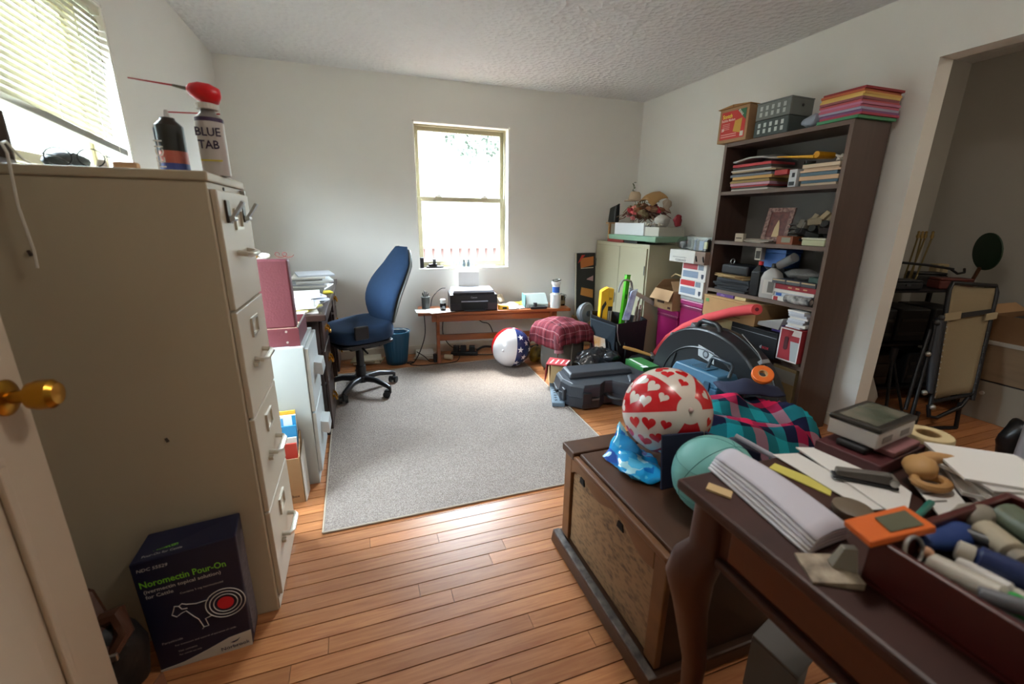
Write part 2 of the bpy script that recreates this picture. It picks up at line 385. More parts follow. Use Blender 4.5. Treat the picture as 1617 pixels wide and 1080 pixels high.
# ================================================================ tall filing cabinet
PUTTY = mat('b3a58c', .48, bump=.03, bscale=300); PUTTY2 = mat('b9ac96', .42)
fc = thing('filing_cabinet', 'tall putty coloured four drawer metal filing cabinet beside the open door', 'filing cabinet', (0, 0, 0))
cy0, cy1, cxf = 1.352, 1.735, -.352
put('body', G().box(XL+.02, cxf, cy0, cy1, .0, 1.368), PUTTY, fc, bev=.003)
put('top_panel', G().box(XL+.016, cxf+.006, cy0-.004, cy1+.004, 1.3685, 1.392), PUTTY, fc, bev=.004)
put('plinth', G().box(cxf+.0005, cxf+.004, cy0+.004, cy1-.004, .004, .045), PUTTY2, fc)
for i, z0 in enumerate((1.03, .703, .376, .05)):
    z1 = z0 + .32
    d = put('drawer', G().box(cxf+.0005, cxf+.016, cy0+.014, cy1-.014, z0, z1), PUTTY2, fc, bev=.003)
    yc = (cy0+cy1)/2
    g = G(); zl = z0+.215
    g.box(cxf+.0163, cxf+.022, yc-.042, yc+.042, zl, zl+.008).box(cxf+.0163, cxf+.022, yc-.042, yc+.042, zl+.052, zl+.06).box(cxf+.0163, cxf+.022, yc-.042, yc-.035, zl+.008, zl+.052).box(cxf+.0163, cxf+.022, yc+.035, yc+.042, zl+.008, zl+.052)
    put('label_holder', g, mat('c9c0ae', .3, .6), d)
    g = G(); zh = z0 + .15
    g.tube([(cxf+.016, yc-.06, zh), (cxf+.04, yc-.06, zh-.004), (cxf+.047, yc-.045, zh-.006), (cxf+.047, yc+.045, zh-.006), (cxf+.04, yc+.06, zh-.004), (cxf+.016, yc+.06, zh)], [.008, .008, .009, .009, .008, .008], 8)
    put('handle', g, mat('cfc8ba', .3, .7), d, smooth=True)
    if i: put('thumb_latch', G().box(cxf+.0163, cxf+.03, yc-.085, yc-.068, zh-.02, zh-.008), mat('cfc8ba', .3, .7), d, bev=.002)
put('lock', G().cyl((cxf+.0008, cy1-.035, 1.357), (cxf+.014, cy1-.035, 1.357), .0075), STEEL, fc)
put('rivet', G().cyl((cxf-.0005, yc-.04, 1.357), (cxf+.003, yc-.04, 1.357), .005), DGREY, fc)
for x, z in ((-.735, 1.2), (-.555, .68)): put('scratch', G().cyl((x, cy0+.0005, z), (x+.004, cy0-.001, z-.012), .004, seg=6), mat('3a2c20', .8), fc)
for k, (yy, lb) in enumerate(((1.435, 'silver magnetic spring clip near the door side of the top file drawer'), (1.615, 'silver magnetic spring clip on the window side of the top file drawer'))):
    t = thing('magnetic_clip', lb, 'clip', (cxf+.0165, yy, 1.275), group='clips on the filing cabinet')
    put('magnet_plate', G().box(0, .006, -.018, .018, -.01, .05), mat('4a4238', .4, .7), t, bev=.002)
    put('clip_jaw', G().hexa([(.0065, -.015, -.012), (.0065, .015, -.012), (.0065, .015, .0), (.0065, -.015, .0)], [(.046, -.013, .045), (.046, .013, .045), (.04, .013, .05), (.04, -.013, .05)]), STEEL, t, bev=.001)
    put('spring', G().cyl((.014, -.018, .002), (.014, .018, .002), .007), STEEL, t)

# ---- things on the filing cabinet
TZ = 1.3925
def can(name, label, cat, loc, r, h, bodymats, rz=0, cap=None):
    t = thing(name, label, cat, loc, rz)
    put('can_body', G().mat(0).lathe([(r*.97, 0), (r, .004), (r, h*.86)], 28, cap=False).mat(1).lathe([(r, h*.86), (r*.97, h*.87), (r*.55, h*.96), (r*.5, h)], 28).mat(1).lathe([(r*.9, .0005), (r*.97, 0.0006)], 28), bodymats, t, smooth=35)
    return t
t = can('spray_can', 'black and blue aerosol can with TECH lettering on the cabinet', 'spray can', (-.468, 1.545, TZ), .033, .148, [mat('26241f', .35), mat('3a3833', .3, .5)])
put('nozzle', G().lathe([(.007, .1482), (.007, .156), (.005, .166), (.004, .168)], 12), mat('d8d4cc', .4), t)
put('label_band', G().lathe([(.0333, .03), (.0333, .062)], 28, cap=False), mat('b05a4a', .4), t); put('label_band', G().lathe([(.0333, .004), (.0333, .03)], 28, cap=False), mat('3b4a8c', .4), t)
put('side_stripe', G().at((0, 0, 0), (0, 0, PI)).box(.0325, .034, -.012, .012, .004, .12), mat('b9cfe8', .4), t)
text('TECH', .028, PAPER, t, (-.012, -.0338, .01), (0, 0, 1), (-1, 0, 0), sx=1.1, bold=.01)
put('red_straw', G().tube([(.004, 0, .163), (.13, -.008, .166)], .0018, 6), mat('c0202a', .4), t)
t = can('aerosol_can', 'white and purple aerosol can wearing a red squeeze bulb', 'spray can', (-.362, 1.515, TZ), .034, .17, [mat('b7ada6', .35), mat('8f8a86', .3, .7)])
put('shoulder_band', G().lathe([(.0343, .138), (.0343, .148)], 28, cap=False), mat('3a2244', .4), t)
text('BLUE', .03, mat('2a1c38', .5), t, (-.03, -.0352, .1), (1, 0, 0), (0, 0, 1), sx=.9, bold=.02)
text('TAB', .03, mat('2a1c38', .5), t, (-.026, -.0352, .068), (1, 0, 0), (0, 0, 1), sx=.9, bold=.02)
put('yellow_rule', G().box(-.026, .026, -.0355, -.034, .036, .04), mat('c9b23a', .5), t)
put('collar', G().lathe([(.026, .1705), (.026, .184), (.02, .186)], 20), mat('cfc9bd', .4), t)
b = tag(put('squeeze_bulb', G().at((-.363, 1.515, TZ+.212), (0, math.radians(-78), 0)).lathe([(.004, -.04), (.02, -.034), (.026, -.01), (.023, .015), (.014, .034), (.006, .04)], 20), mat('d3121c', .35), smooth=60), 'red rubber squeeze bulb lying on the white aerosol can', 'bulb')
put('ferrule', G().cyl((-.035, 0, .006), (-.07, 0, .012), .005, .003).at(), mat('6a6a5e', .5), b, loc=(-.363, 1.515, TZ+.212))
put('needle_straw', G().cyl((-.07, 0, .012), (-.165, 0, .02), .0022, .0016), mat('b02028', .4), b, loc=(-.363, 1.515, TZ+.212))
tag(put('eraser_block', G().cbox((-.55, 1.46, TZ+.011), (.05, .03, .021)), mat('c9a07a', .8), bev=.004), 'tan rubber block on the cabinet beside the black spray can', 'eraser')
tag(put('plastic_stopper', G().lathe([(.011, TZ), (.012, TZ+.012), (.008, TZ+.024), (.004, TZ+.026)], 14, -.6, 1.46), WHITE, smooth=40), 'small white plastic cap next to the tan block', 'cap')
t = thing('eyeglasses', 'wire rimmed eyeglasses with navy tips on top of the filing cabinet', 'glasses', (-.635, 1.42, TZ))
for sx_ in (-.032, .032): put('rim', G().tube([(sx_+.027*math.cos(a), 0, .024+.021*math.sin(a)) for a in [2*PI*k/16 for k in range(16)]], .0015, 6, True), mat('3a3d3f', .3, .6), t)
put('bridge', G().tube([(-.006, 0, .03), (0, 0, .034), (.006, 0, .03)], .0015, 6), mat('3a3d3f', .3, .6), t)
for sx_ in (-.06, .06): put('temple', G().tube([(sx_, 0, .03), (sx_, .06, .03), (sx_*.95, .12, .012)], .0016, 6), mat('3a3d3f', .3, .6), t); put('temple_tip', G().tube([(sx_*.95, .12, .012), (sx_*.9, .14, .004)], .003, 6), mat('1c2350', .4), t)
tag(put('white_cable', G().tube([(-.86, 1.66, TZ+.004), (-.8, 1.62, TZ+.006), (-.765, 1.48, TZ+.02), (-.745, 1.4, TZ+.05), (-.735, 1.365, TZ+.042), (-.718, 1.343, TZ+.02), (-.722, 1.337, 1.3), (-.717, 1.338, 1.2), (-.72, 1.339, 1.16)], .003, 6), mat('c9c2b4', .5), smooth=True), 'thin off white cord looping over the edge of the filing cabinet', 'cord')
t = thing('storage_caddy', 'dark plastic desk caddy with a silver edge on the filing cabinet', 'caddy', (-.84, 1.52, TZ), .1)
put('bin', G().box(-.06, .0, -.1, .1, 0, .03).box(-.06, -.05, -.1, .1, .03, .15).box(-.06, .0, .09, .1, .03, .15), mat('4d4038', .5), t, bev=.003)
put('front_strip', G().hexa([(.004, -.12, 0), (.012, -.12, 0), (.012, -.1, 0), (.004, -.1, 0)], [(-.012, -.12, .2), (-.004, -.12, .2), (-.004, -.1, .2), (-.012, -.1, .2)]), mat('c8cacb', .3, .6), t)
put('price_sticker', G().box(-.045, -.005, -.105, -.1005, .085, .125), mat('c9d2e6', .6), t); put('blue_sticker', G().box(-.024, -.006, -.1065, -.1052, .085, .125), mat('2a3a78', .6), t)
tag(put('grey_pouch', crumple(G().at((-.745, 1.62, TZ+.03)).sphere((0, 0, 0), .05, 14, 8, (.9, 1.1, .58)), .012, 18, 2, TZ), mat('4c5354', .7), smooth=True), 'dark grey soft pouch on the cabinet below the blind', 'pouch')

# ================================================================ cattle medicine box on the floor
nb = thing('medicine_box', 'dark navy carton for a cattle pour-on medicine on the floor', 'box', (-.525, 1.235, 0), rz=.055)
NAVY = mat('151833', .45); w, d, h = .235, .1, .4
put('carton', G().hexa([(-w/2, 0, 0), (w/2, 0, 0), (w/2, d, 0), (-w/2, d, 0)], [(-w/2-.008, 0, h-.02), (w/2+.008, 0, h), (w/2+.004, d, h+.01), (-w/2+.01, d, h)]), NAVY, nb, bev=.004)
WH = mat('c9c4bd', .6); GR = mat('7fd03a', .5)
FX, FZ = (1, 0, 0.04), (0, 0, 1)
text('Noromectin Pour-On', .029, GR, nb, (-.113, -.0022, .3), FX, FZ, sx=.79, bold=.015)
text('(ivermectin topical solution)', .016, WH, nb, (-.108, -.0022, .28), FX, FZ, sx=1.0, bold=.012); text('for Cattle', .016, WH, nb, (-.106, -.0022, .262), FX, FZ, bold=.01)
text('Contains 5 mg ivermectin/ml', .009, WH, nb, (-.03, -.0022, .252), FX, FZ)
text('NDC 55529', .014, WH, nb, (-.112, -.0022, .352), FX, FZ, bold=.01, shear=.2)
text('Parasiticide', .011, WH, nb, (-.098, -.0022, .095), FX, FZ); text('For treatment and control of parasites of cattle', .008, WH, nb, (-.07, -.0022, .078), FX, FZ)
text('Net contents', .0085, WH, nb, (-.065, -.0022, .055), FX, FZ); text('For animal use only', .007, WH, nb, (-.065, -.0022, .042), FX, FZ)
for r in (.05, .04, .03): put('target_ring', G().tube([(.07+r*math.cos(2*PI*k/32), -.001, .182+r*math.sin(2*PI*k/32)) for k in range(32)], .0016, 4, True), WH, nb)
put('target_spot', G().at((.07, -.0012, .182), (PI/2, 0, 0)).lathe([(.021, -.0006), (.021, .0006)], 24), mat('d6202c', .5), nb)
cow = [(-.055, .2), (-.05, .215), (-.04, .212), (-.032, .218), (-.022, .212), (0, .206), (.03, .208)], [(-.055, .2), (-.06, .188), (-.05, .178), (-.038, .186), (-.026, .19), (-.012, .165), (-.002, .15), (.006, .118), (.002, .112)], [(.006, .118), (.018, .118), (.014, .145), (.03, .15)], [(-.04, .212), (-.035, .2), (-.022, .198)]
for pl_ in cow: put('cow_outline', G().tube([(x, -.001, z) for x, z in pl_], .0014, 4), WH, nb)
sw = [(-w/2+.002, .0), (w/2-.001, .0), (w/2+.001, .058), (.06, .052), (.0, .03), (-.06, .012), (-w/2, .006)]
put('white_swoosh', G().prism([(x, z+.001) for x, z in sw], .0012, 'y', -.0014), mat('c3bdb0', .6), nb)
text('Norbrook', .018, mat('1b1f45', .5), nb, (.035, -.0034, .012), FX, FZ, bold=.01)
put('bird_mark', G().prism([(.062, .034), (.078, .037), (.088, .044), (.08, .034), (.07, .031)], .001, 'y', -.0026), mat('1b1f45', .5), nb)
put('side_panel', G().box(w/2+.0015, w/2+.0045, .012, d-.012, .03, h-.04), mat('5d5a63', .6, var=.5, scale=70, stretch=(1, 1, 6)), nb)
text('Noromectin', .02, GR, nb, (-.1, .03, h-.0135), (1, 0, .07), (0, 1, .06), sx=.8, bold=.015); text('Pour-On for Cattle', .012, WH, nb, (-.1, .012, h-.0145), (1, 0, .07), (0, 1, .06))
# ---- dark bag with leather straps behind the door
t = thing('leather_bag', 'black bag with brown leather straps slumped behind the open door', 'bag', (-.72, 1.14, 0))
put('bag_body', crumple(G().at((0, 0, .155)).sphere((0, 0, 0), .16, 24, 14, (.62, .55, .97)), .03, 9, 4, .0), mat('141110', .6, bump=.3, bscale=25), t, smooth=True)
put('strap', G().tube([(-.05, .0, .3), (-.03, .03, .41), (.0, .03, .36), (.03, .0, .29), (.05, -.05, .24)], [.02, .022, .02, .024, .016], 8), mat('4a2a1a', .5, bump=.2), t, smooth=True)
put('strap', G().tube([(.02, .0, .3), (.07, .0, .31), (.085, -.02, .27), (.06, -.05, .23)], [.02, .022, .02, .014], 8), mat('4a2a1a', .5, bump=.2), t, smooth=True)
put('buckle', G().box(.055, .08, -.062, -.052, .225, .245), STEEL, t, bev=.003); put('buckle', G().box(.005, .03, -.03, -.02, .29, .305), STEEL, t, bev=.003)
tag(put('cardboard_scrap', G().hexa([(-.6, 1.06, .0), (-.58, 1.12, .0), (-.575, 1.118, .0), (-.595, 1.058, .0)], [(-.605, 1.05, .115), (-.58, 1.11, .125), (-.575, 1.108, .125), (-.6, 1.048, .115)]), mat('7a5038', .85)), 'small brown cardboard flap standing between the bag and the navy carton', 'cardboard')

# ================================================================ magazine box
t = thing('magazine_box', 'brown cardboard file box of papers between the two filing cabinets', 'box', (-.47, 1.96, 0))
CB2 = mat('a98763', .85, var=.05, scale=15)
prof = [(0, 0), (.125, 0), (.125, .31), (.1, .31), (.03, .25), (0, .235)]
put('side_panel', G().prism([(y, z) for y, z in prof], .004, 'x', .136), CB2, t); put('side_panel', G().prism([(y, z) for y, z in prof], .004, 'x', 0), CB2, t)
put('front_panel', G().box(.0045, .1355, 0, .004, 0, .23), CB2, t); put('back_panel', G().box(.0045, .1355, .121, .125, 0, .31), CB2, t); put('bottom', G().box(.0045, .1355, .0045, .1205, .0, .004), CB2, t)
text('box', .02, mat('3a2a20', .7), t, (.09, -.0006, .03), (1, 0, 0), (0, 0, 1), bold=.02)
for i, (x, y, w_, h_, c, lean, lb) in enumerate(((.01, .1, .12, .42, 'd8a832', .12, 'yellow edged folder tallest in the file box'), (.012, .085, .12, .405, 'e9eef2', .12, 'white and blue brochure leaning in the file box'), (.02, .064, .11, .36, '2f8ac0', .14, 'blue covered booklet in the file box'), (.03, .048, .1, .31, 'd9d5cc', .12, 'plain white pamphlet in the file box'), (.04, .03, .09, .29, 'b43a2e', .1, 'red booklet at the front of the file box'))):
    o = tag(put('booklet', G().box(0, w_, -.004, .004, 0, h_-.008), [mat(c, .6)], loc=(-.47+x, 1.96+y, .006), rot=(-lean*.35, .0, 0)), lb, 'booklet', 'papers in the file box')
    if i == 1:
        put('printed_stripe', G().box(w_*.45, w_*.55, -.0046, -.0042, h_*.72, h_*.95), mat('5aa8d8', .6), o); put('printed_edge', G().box(w_*.86, w_*.99, -.0046, -.0042, h_*.5, h_-.01), mat('2f94c8', .6), o); put('printed_photo', G().box(.02, .05, -.0046, -.0042, h_*.7, h_*.78), DGREY, o)
tag(put('white_board', G().hexa([(-.327, 1.962, .0), (-.323, 1.962, .0), (-.317, 2.06, 0), (-.321, 2.06, 0)], [(-.3285, 1.975, .22), (-.3255, 1.975, .22), (-.3195, 2.07, .27), (-.3225, 2.07, .27)]), mat('dcdad2', .6)), 'white card panel leaning on the side of the brown file box', 'card')

# ================================================================ grey two-drawer cabinet
GC = mat('aeb4b3', .42); GC2 = mat('bcc2c2', .4)
t = thing('drawer_cabinet', 'pale grey two drawer cabinet under the maroon case', 'filing cabinet', (0, 0, 0))
gy0, gy1, gxf = 2.1, 2.5, -.275
put('body', G().box(XL+.03, gxf, gy0, gy1, .0, .712), GC, t, bev=.003)
for z0, z1 in ((.385, .7), (.06, .375)):
    d = put('drawer', G().box(gxf+.0005, gxf+.018, gy0+.008, gy1-.008, z0, z1), GC2, t, bev=.003); yc = (gy0+gy1)/2+.02; zc = z1-.17
    put('handle', G().prism([(0, 0), (.034, -.014), (.04, -.006), (.036, .05), (.0, .058)], .13, 'y', yc-.065).at(), mat('cdd2d2', .3, .3), d, loc=(gxf+.0185, 0, zc), smooth=30)
# ---- open maroon case on it
MAR = mat('5c222b', .5, bump=.15, bscale=120); MAR2 = mat('5c1f27', .5)
t = thing('maroon_case', 'open maroon hard case on the grey drawer cabinet, lid upright', 'case', (0, 0, .7125))
put('case_base', G().box(-.74, -.29, 2.125, 2.13, .0, .085).box(-.74, -.29, 2.44, 2.445, 0, .085).box(-.74, -.735, 2.13, 2.44, 0, .085).box(-.295, -.29, 2.13, 2.44, 0, .085).box(-.735, -.295, 2.13, 2.44, 0, .006), MAR, t, bev=.003)
put('lid', G().hexa([(-.74, 2.126, .0855), (-.295, 2.126, .0855), (-.295, 2.185, .0855), (-.74, 2.185, .0855)], [(-.74, 2.15, .39), (-.302, 2.15, .39), (-.302, 2.21, .39), (-.74, 2.21, .39)]), MAR, t, bev=.008)
put('lid_lining', G().hexa([(-.73, 2.1858, .095), (-.305, 2.1858, .095), (-.305, 2.187, .095), (-.73, 2.187, .095)], [(-.73, 2.21, .38), (-.312, 2.21, .38), (-.312, 2.213, .38), (-.73, 2.213, .38)]), mat('b8a48a', .8), t)
put('metal_rim', G().box(-.2945, -.2885, 2.13, 2.44, .0855, .09), STEEL, t)
for x in (-.34, ): put('rivet', G().cyl((x, 2.1248, .07), (x, 2.121, .07), .005, seg=10), STEEL, t); put('rivet', G().cyl((x, 2.1248, .02), (x, 2.121, .02), .005, seg=10), STEEL, t)
put('corner_piece', G().box(-.335, -.288, 2.121, 2.1248, .0, .08), MAR2, t)
tag(put('case_papers', G().box(-.7, -.32, 2.24, 2.42, .0065, .05), mat('b99a80', .8), loc=(0, 0, .7125)), 'tan papers lying in the maroon case', 'papers')

# ================================================================ writing desk along the side wall
DK = mat('33211a', .35, var=.2, scale=3, stretch=(1, .3, 6)); DK2 = mat('2a1a14', .35)
t = thing('writing_desk', 'dark wooden pedestal desk with brass pulls along the side wall', 'desk', (0, 0, 0))
put('desk_top', G().box(XL+.02, -.2, 2.52, 4.08, .735, .77), DK, t, bev=.005)
for y0, y1 in ((2.56, 2.98), (3.62, 4.04)):
    p = put('pedestal', G().box(XL+.04, -.245, y0, y1, .03, .7345), DK2, t, bev=.003)
    for z0, z1 in ((.56, .72), (.36, .545), (.06, .345)):
        d = put('drawer', G().box(-.2445, -.226, y0+.015, y1-.015, z0, z1), DK, t, bev=.004)
        g = G(); yc = (y0+y1)/2; zc = (z0+z1)/2
        g.box(-.2257, -.222, yc-.045, yc+.045, zc-.012, zc+.02).cyl((-.222, yc-.035, zc+.006), (-.21, yc-.035, zc+.006), .008, seg=8).cyl((-.222, yc+.035, zc+.006), (-.21, yc+.035, zc+.006), .008, seg=8)
        g.tube([(-.212, yc-.035, zc+.006), (-.204, yc-.03, zc-.02), (-.202, yc, zc-.028), (-.204, yc+.03, zc-.02), (-.212, yc+.035, zc+.006)], .005, 7)
        put('brass_pull', g, BRASS, d, smooth=True)
put('centre_drawer', G().box(-.26, -.232, 2.99, 3.61, .62, .72), DK, t, bev=.004)
put('back_panel', G().box(XL+.04, XL+.06, 2.985, 3.615, .2, .73), DK2, t)
# ---- papers on the desk, one sheet bundle each
rnd = random.Random(3)
ORD = ['lowest', 'second lowest', 'third from bottom', 'fourth from bottom', 'fifth from bottom', 'sixth from bottom', 'seventh from bottom', 'eighth from bottom', 'ninth from bottom', 'tenth from bottom', 'eleventh from bottom', 'twelfth from bottom', 'thirteenth from bottom']
def pile(name, what, where, cat, grp, x, y, z, n, sx_, sy_, dz, cols, jit=.03, ang=.25, base=0.0, rough=.75):
    """a stack of thin things, each its own object; cols: list of (hex, colour word)"""
    zz = z; made = []
    for i in range(n):
        th = dz * rnd.uniform(.6, 1.5); cc, cn = cols[i % len(cols)]
        k1, k2 = rnd.uniform(.9, 1.05), rnd.uniform(.9, 1.05)
        o = put(name, G().box(-sx_/2*k1, sx_/2*k1, -sy_/2*k2, sy_/2*k2, 0, th*.93), mat(cc, rough), loc=(x+rnd.uniform(-jit, jit), y+rnd.uniform(-jit, jit), zz), rot=(0, 0, base+rnd.uniform(-ang, ang)))
        tag(o, '%s %s, %s %s' % (cn, what, 'topmost' if i == n-1 else ORD[i], where), cat, grp); zz += th; made.append(o)
    return zz
W_ = [('e4e4e2', 'white'), ('cfcfd2', 'light grey'), ('dcd9d0', 'off white'), ('b9bcc2', 'grey'), ('ebebe8', 'bright white')]
pile('paper_stack', 'sheaf of paper', 'in the tall desk heap', 'papers', 'tall paper heap on the dark desk', -.36, 3.6, .771, 9, .24, .3, .011, W_, .03, .2)
pile('dark_folder', 'folder', 'under loose mail mid desk', 'folder', 'dark folders on the desk', -.38, 3.22, .771, 2, .22, .26, .014, [('3a3a30', 'olive black'), ('4a463c', 'dark brown')], .02, .2)
pile('envelope', 'envelope', 'in the low mail pile mid desk', 'envelope', 'envelopes on the dark desk', -.36, 2.93, .771, 6, .22, .2, .009, [('d7dae2', 'bluish'), ('e6e4dc', 'cream'), ('c8ccd6', 'grey blue'), ('e9e6df', 'white')], .03, .4)
tag(put('yellow_note', G().box(-.04, .04, -.05, .05, 0, .008), mat('e0cf3a', .7), loc=(-.245, 3.3, .772), rot=(.0, -.0, .3)), 'yellow sticky pad at the front edge of the dark desk', 'note pad')
pile('letter', 'opened letter', 'in the pile beside the maroon case', 'letter', 'letters near the maroon case', -.34, 2.66, .771, 7, .17, .2, .008, [('e9e6df', 'white'), ('d8d5cc', 'greyish'), ('e3da80', 'yellow'), ('efeeea', 'bright white'), ('dcdad4', 'pale')], .02, .4)
pile('notebook', 'notebook', 'in the stack behind the maroon lid', 'notebook', 'notebooks behind the maroon case', -.64, 2.86, .771, 9, .2, .26, .03, [('cfc9bf', 'cream'), ('8a7a62', 'tan'), ('e0dcd0', 'white'), ('55504a', 'dark')], .02, .2)
for i, (x, y, c, lb) in enumerate(((-.56, 2.76, 'd9a030', 'orange yarn scrap peeping over the maroon lid'), (-.68, 2.75, '4a3420', 'small dark brown wooden figurine above the maroon lid'), (-.5, 2.78, 'e8e0d4', 'white trinket dish above the maroon lid'), (-.45, 2.8, '7a3028', 'red wire loop trinket above the maroon lid'))):
    z = 1.06
    if i == 1: g = G().at((x, y, z)).lathe([(.02, 0), (.022, .01), (.012, .025), (.016, .04), (.012, .056), (.004, .06)], 10)
    elif i == 3: g = G().tube([(x+.02*math.cos(a)+a*.006, y, z+.016+.014*math.sin(a)) for a in [k*.5 for k in range(26)]], .002, 5)
    else: g = crumple(G().sphere((x, y, z+.014), .024, 10, 7, (1.2, 1, .62)), .006, 40, i, z)
    tag(put(('yarn_scrap', 'figurine', 'trinket_dish', 'wire_loop')[i], g, mat(c, .7), smooth=True), lb, ('yarn', 'figurine', 'dish', 'trinket')[i])

# ================================================================ office chair
BLUE = mat('1a3554', .9, bump=.25, bscale=400, var=.06, scale=30); PLAST = mat('1b1c1f', .4)
CHR = .4
ch = thing('office_chair', 'blue upholstered swivel office chair pulled up to the dark desk', 'chair', (-.055, 3.3, .009), rz=CHR)
def seatf(u, v):
    a = 2*PI*u; n = 3.2
    c, s_ = math.cos(a), math.sin(a); rx = .235*abs(c)**(2/n)*(1 if c > 0 else -1); ry = .245*abs(s_)**(2/n)*(1 if s_ > 0 else -1)
    return rx, ry
g = G()
prof = [(.0, .415), (.8, .415), (.95, .43), (1.0, .47), (.98, .515), (.9, .54), (.6, .545), (0, .535)]
g.grid(lambda u, v: (lambda k: (seatf(u, 0)[0]*prof[k][0], seatf(u, 0)[1]*prof[k][0], prof[k][1] + (.02*(seatf(u, 0)[0]*prof[k][0])/.2 if k > 3 else 0)))(int(round(v*7))), 36, 7)
put('seat', g, BLUE, ch, smooth=60, sub=1)
put('seat_pan', G().prism(rp(-.2, -.2, .4, .4, .06), .02, 'z', .394), PLAST, ch, bev=.004)
put('mechanism', G().box(-.1, .12, -.09, .09, .345, .3935), PLAST, ch, bev=.01)
# backrest: teardrop cushion seen edge-on, curved
g = G(); NB = 14
def bk(t): # centre line x, half depth, half width at height t
    z = .505 + t*.565
    x = .17 + .075*t + .13*(t**1.6) - .05*math.sin(PI*min(1, t*1.3))
    wd = .235*(math.sin(PI*(.14+.8*t))**.6) if t < .62 else .235*(math.sin(PI*(.14+.8*t))**.75)
    return x, .038*(math.sin(PI*(.08+.84*t))**.5), wd, z
def bkp(u, v):
    t = v; x, dp, wd, z = bk(t); a = 2*PI*u
    c, s_ = math.cos(a), math.sin(a)
    return (x + dp*(abs(c)**.7)*(1 if c > 0 else -1) + .03*(s_*s_), wd*(abs(s_)**.8)*(1 if s_ > 0 else -1), z)
g.grid(bkp, 28, NB)
put('backrest', g, BLUE, ch, smooth=60, loc=(0, 0, 0))
def bks(u, v):
    x, dp, wd, z = bk(.04+.92*v); s_ = -1+2*u
    return (x + dp + .012 + .03*s_*s_ - .012*abs(s_)**3, wd*1.0*s_, z)
put('back_shell', G().grid(bks, 14, NB), mat('6a6a66', .5), ch, solid=.012, smooth=60)
g = G().tube([(.02, 0, .385), (.16, 0, .37), (.2, 0, .4), (.212, 0, .48), (.215, 0, .62)], [.03, .034, .036, .034, .02], 10)
put('back_bracket', g, PLAST, ch, smooth=60)
put('back_cover', G().hexa([(.13, -.05, .33), (.235, -.05, .35), (.235, .05, .35), (.13, .05, .33)], [(.175, -.045, .5), (.24, -.045, .53), (.24, .045, .53), (.175, .045, .5)]), PLAST, ch, bev=.01)
put('adjust_knob', G().cyl((.2, -.051, .45), (.2, -.09, .45), .022), PLAST, ch, bev=.004)
put('arm_stub', G().box(-.13, -.03, -.275, -.25, .47, .565), PLAST, ch, bev=.01)
put('lever', G().tube([(-.02, -.09, .37), (-.04, -.24, .36)], .007, 8), PLAST, ch)
put('gas_column', G().lathe([(.036, .1), (.036, .2), (.028, .202), (.028, .345)], 18), PLAST, ch, smooth=40)
put('hub', G().lathe([(.05, .075), (.055, .09), (.05, .118), (.036, .122)], 20), PLAST, ch, smooth=40)
for k in range(5):
    a = 2*PI*k/5 - .8 - CHR; c, s_ = math.cos(a), math.sin(a)
    put('spoke', G().tube([(c*.04, s_*.04, .1), (c*.14, s_*.14, .105), (c*.25, s_*.25, .08), (c*.272, s_*.272, .07)], [.026, .022, .017, .015], 8), mat('2a2c30', .3), ch, smooth=60)
    cs = put('caster', G().at((c*.275, s_*.275, .0), (0, 0, a+.6)).cyl((-.022, -.012, .026), (-.022, -.03, .026), .026, seg=16).cyl((-.022, .012, .026), (-.022, .03, .026), .026, seg=16).cyl((0, 0, .03), (0, 0, .075), .011, seg=8).box(-.04, .005, -.011, .011, .024, .05), PLAST, ch, smooth=40)
# ================================================================ waste bin
t = thing('waste_basket', 'deep blue plastic wastebasket behind the office chair', 'bin', (.255, 3.92, 0))
BINM = mat('1c5474', .45)
g = G()
for k in range(30):
    pass
def binp(u, v):
    a = 2*PI*u; r = (.088 + .034*v) * (1 + .012*math.cos(24*a)*(v > .02)*(v < .9)); return (r*1.02*math.cos(a), r*.9*math.sin(a), .0005+.3*v)
put('bin_body', G().grid(binp, 96, 8), BINM, t, solid=.003, smooth=50)
put('bin_floor', G().at((0, 0, 0), (0, 0, 0), (1.02, .9, 1)).lathe([(.086, .001), (.086, .005)], 24), BINM, t)
put('rim', G().tube([(.126*math.cos(2*PI*k/32), .111*math.sin(2*PI*k/32), .301) for k in range(32)], .005, 6, True), mat('2a6a8c', .4), t, smooth=True)
put('bin_liner', crumple(G().tube([(.116*math.cos(2*PI*k/32), .1*math.sin(2*PI*k/32), .297) for k in range(32)], .006, 6, True), .006, 30, 1), mat('dfe3e6', .4), t, smooth=True)
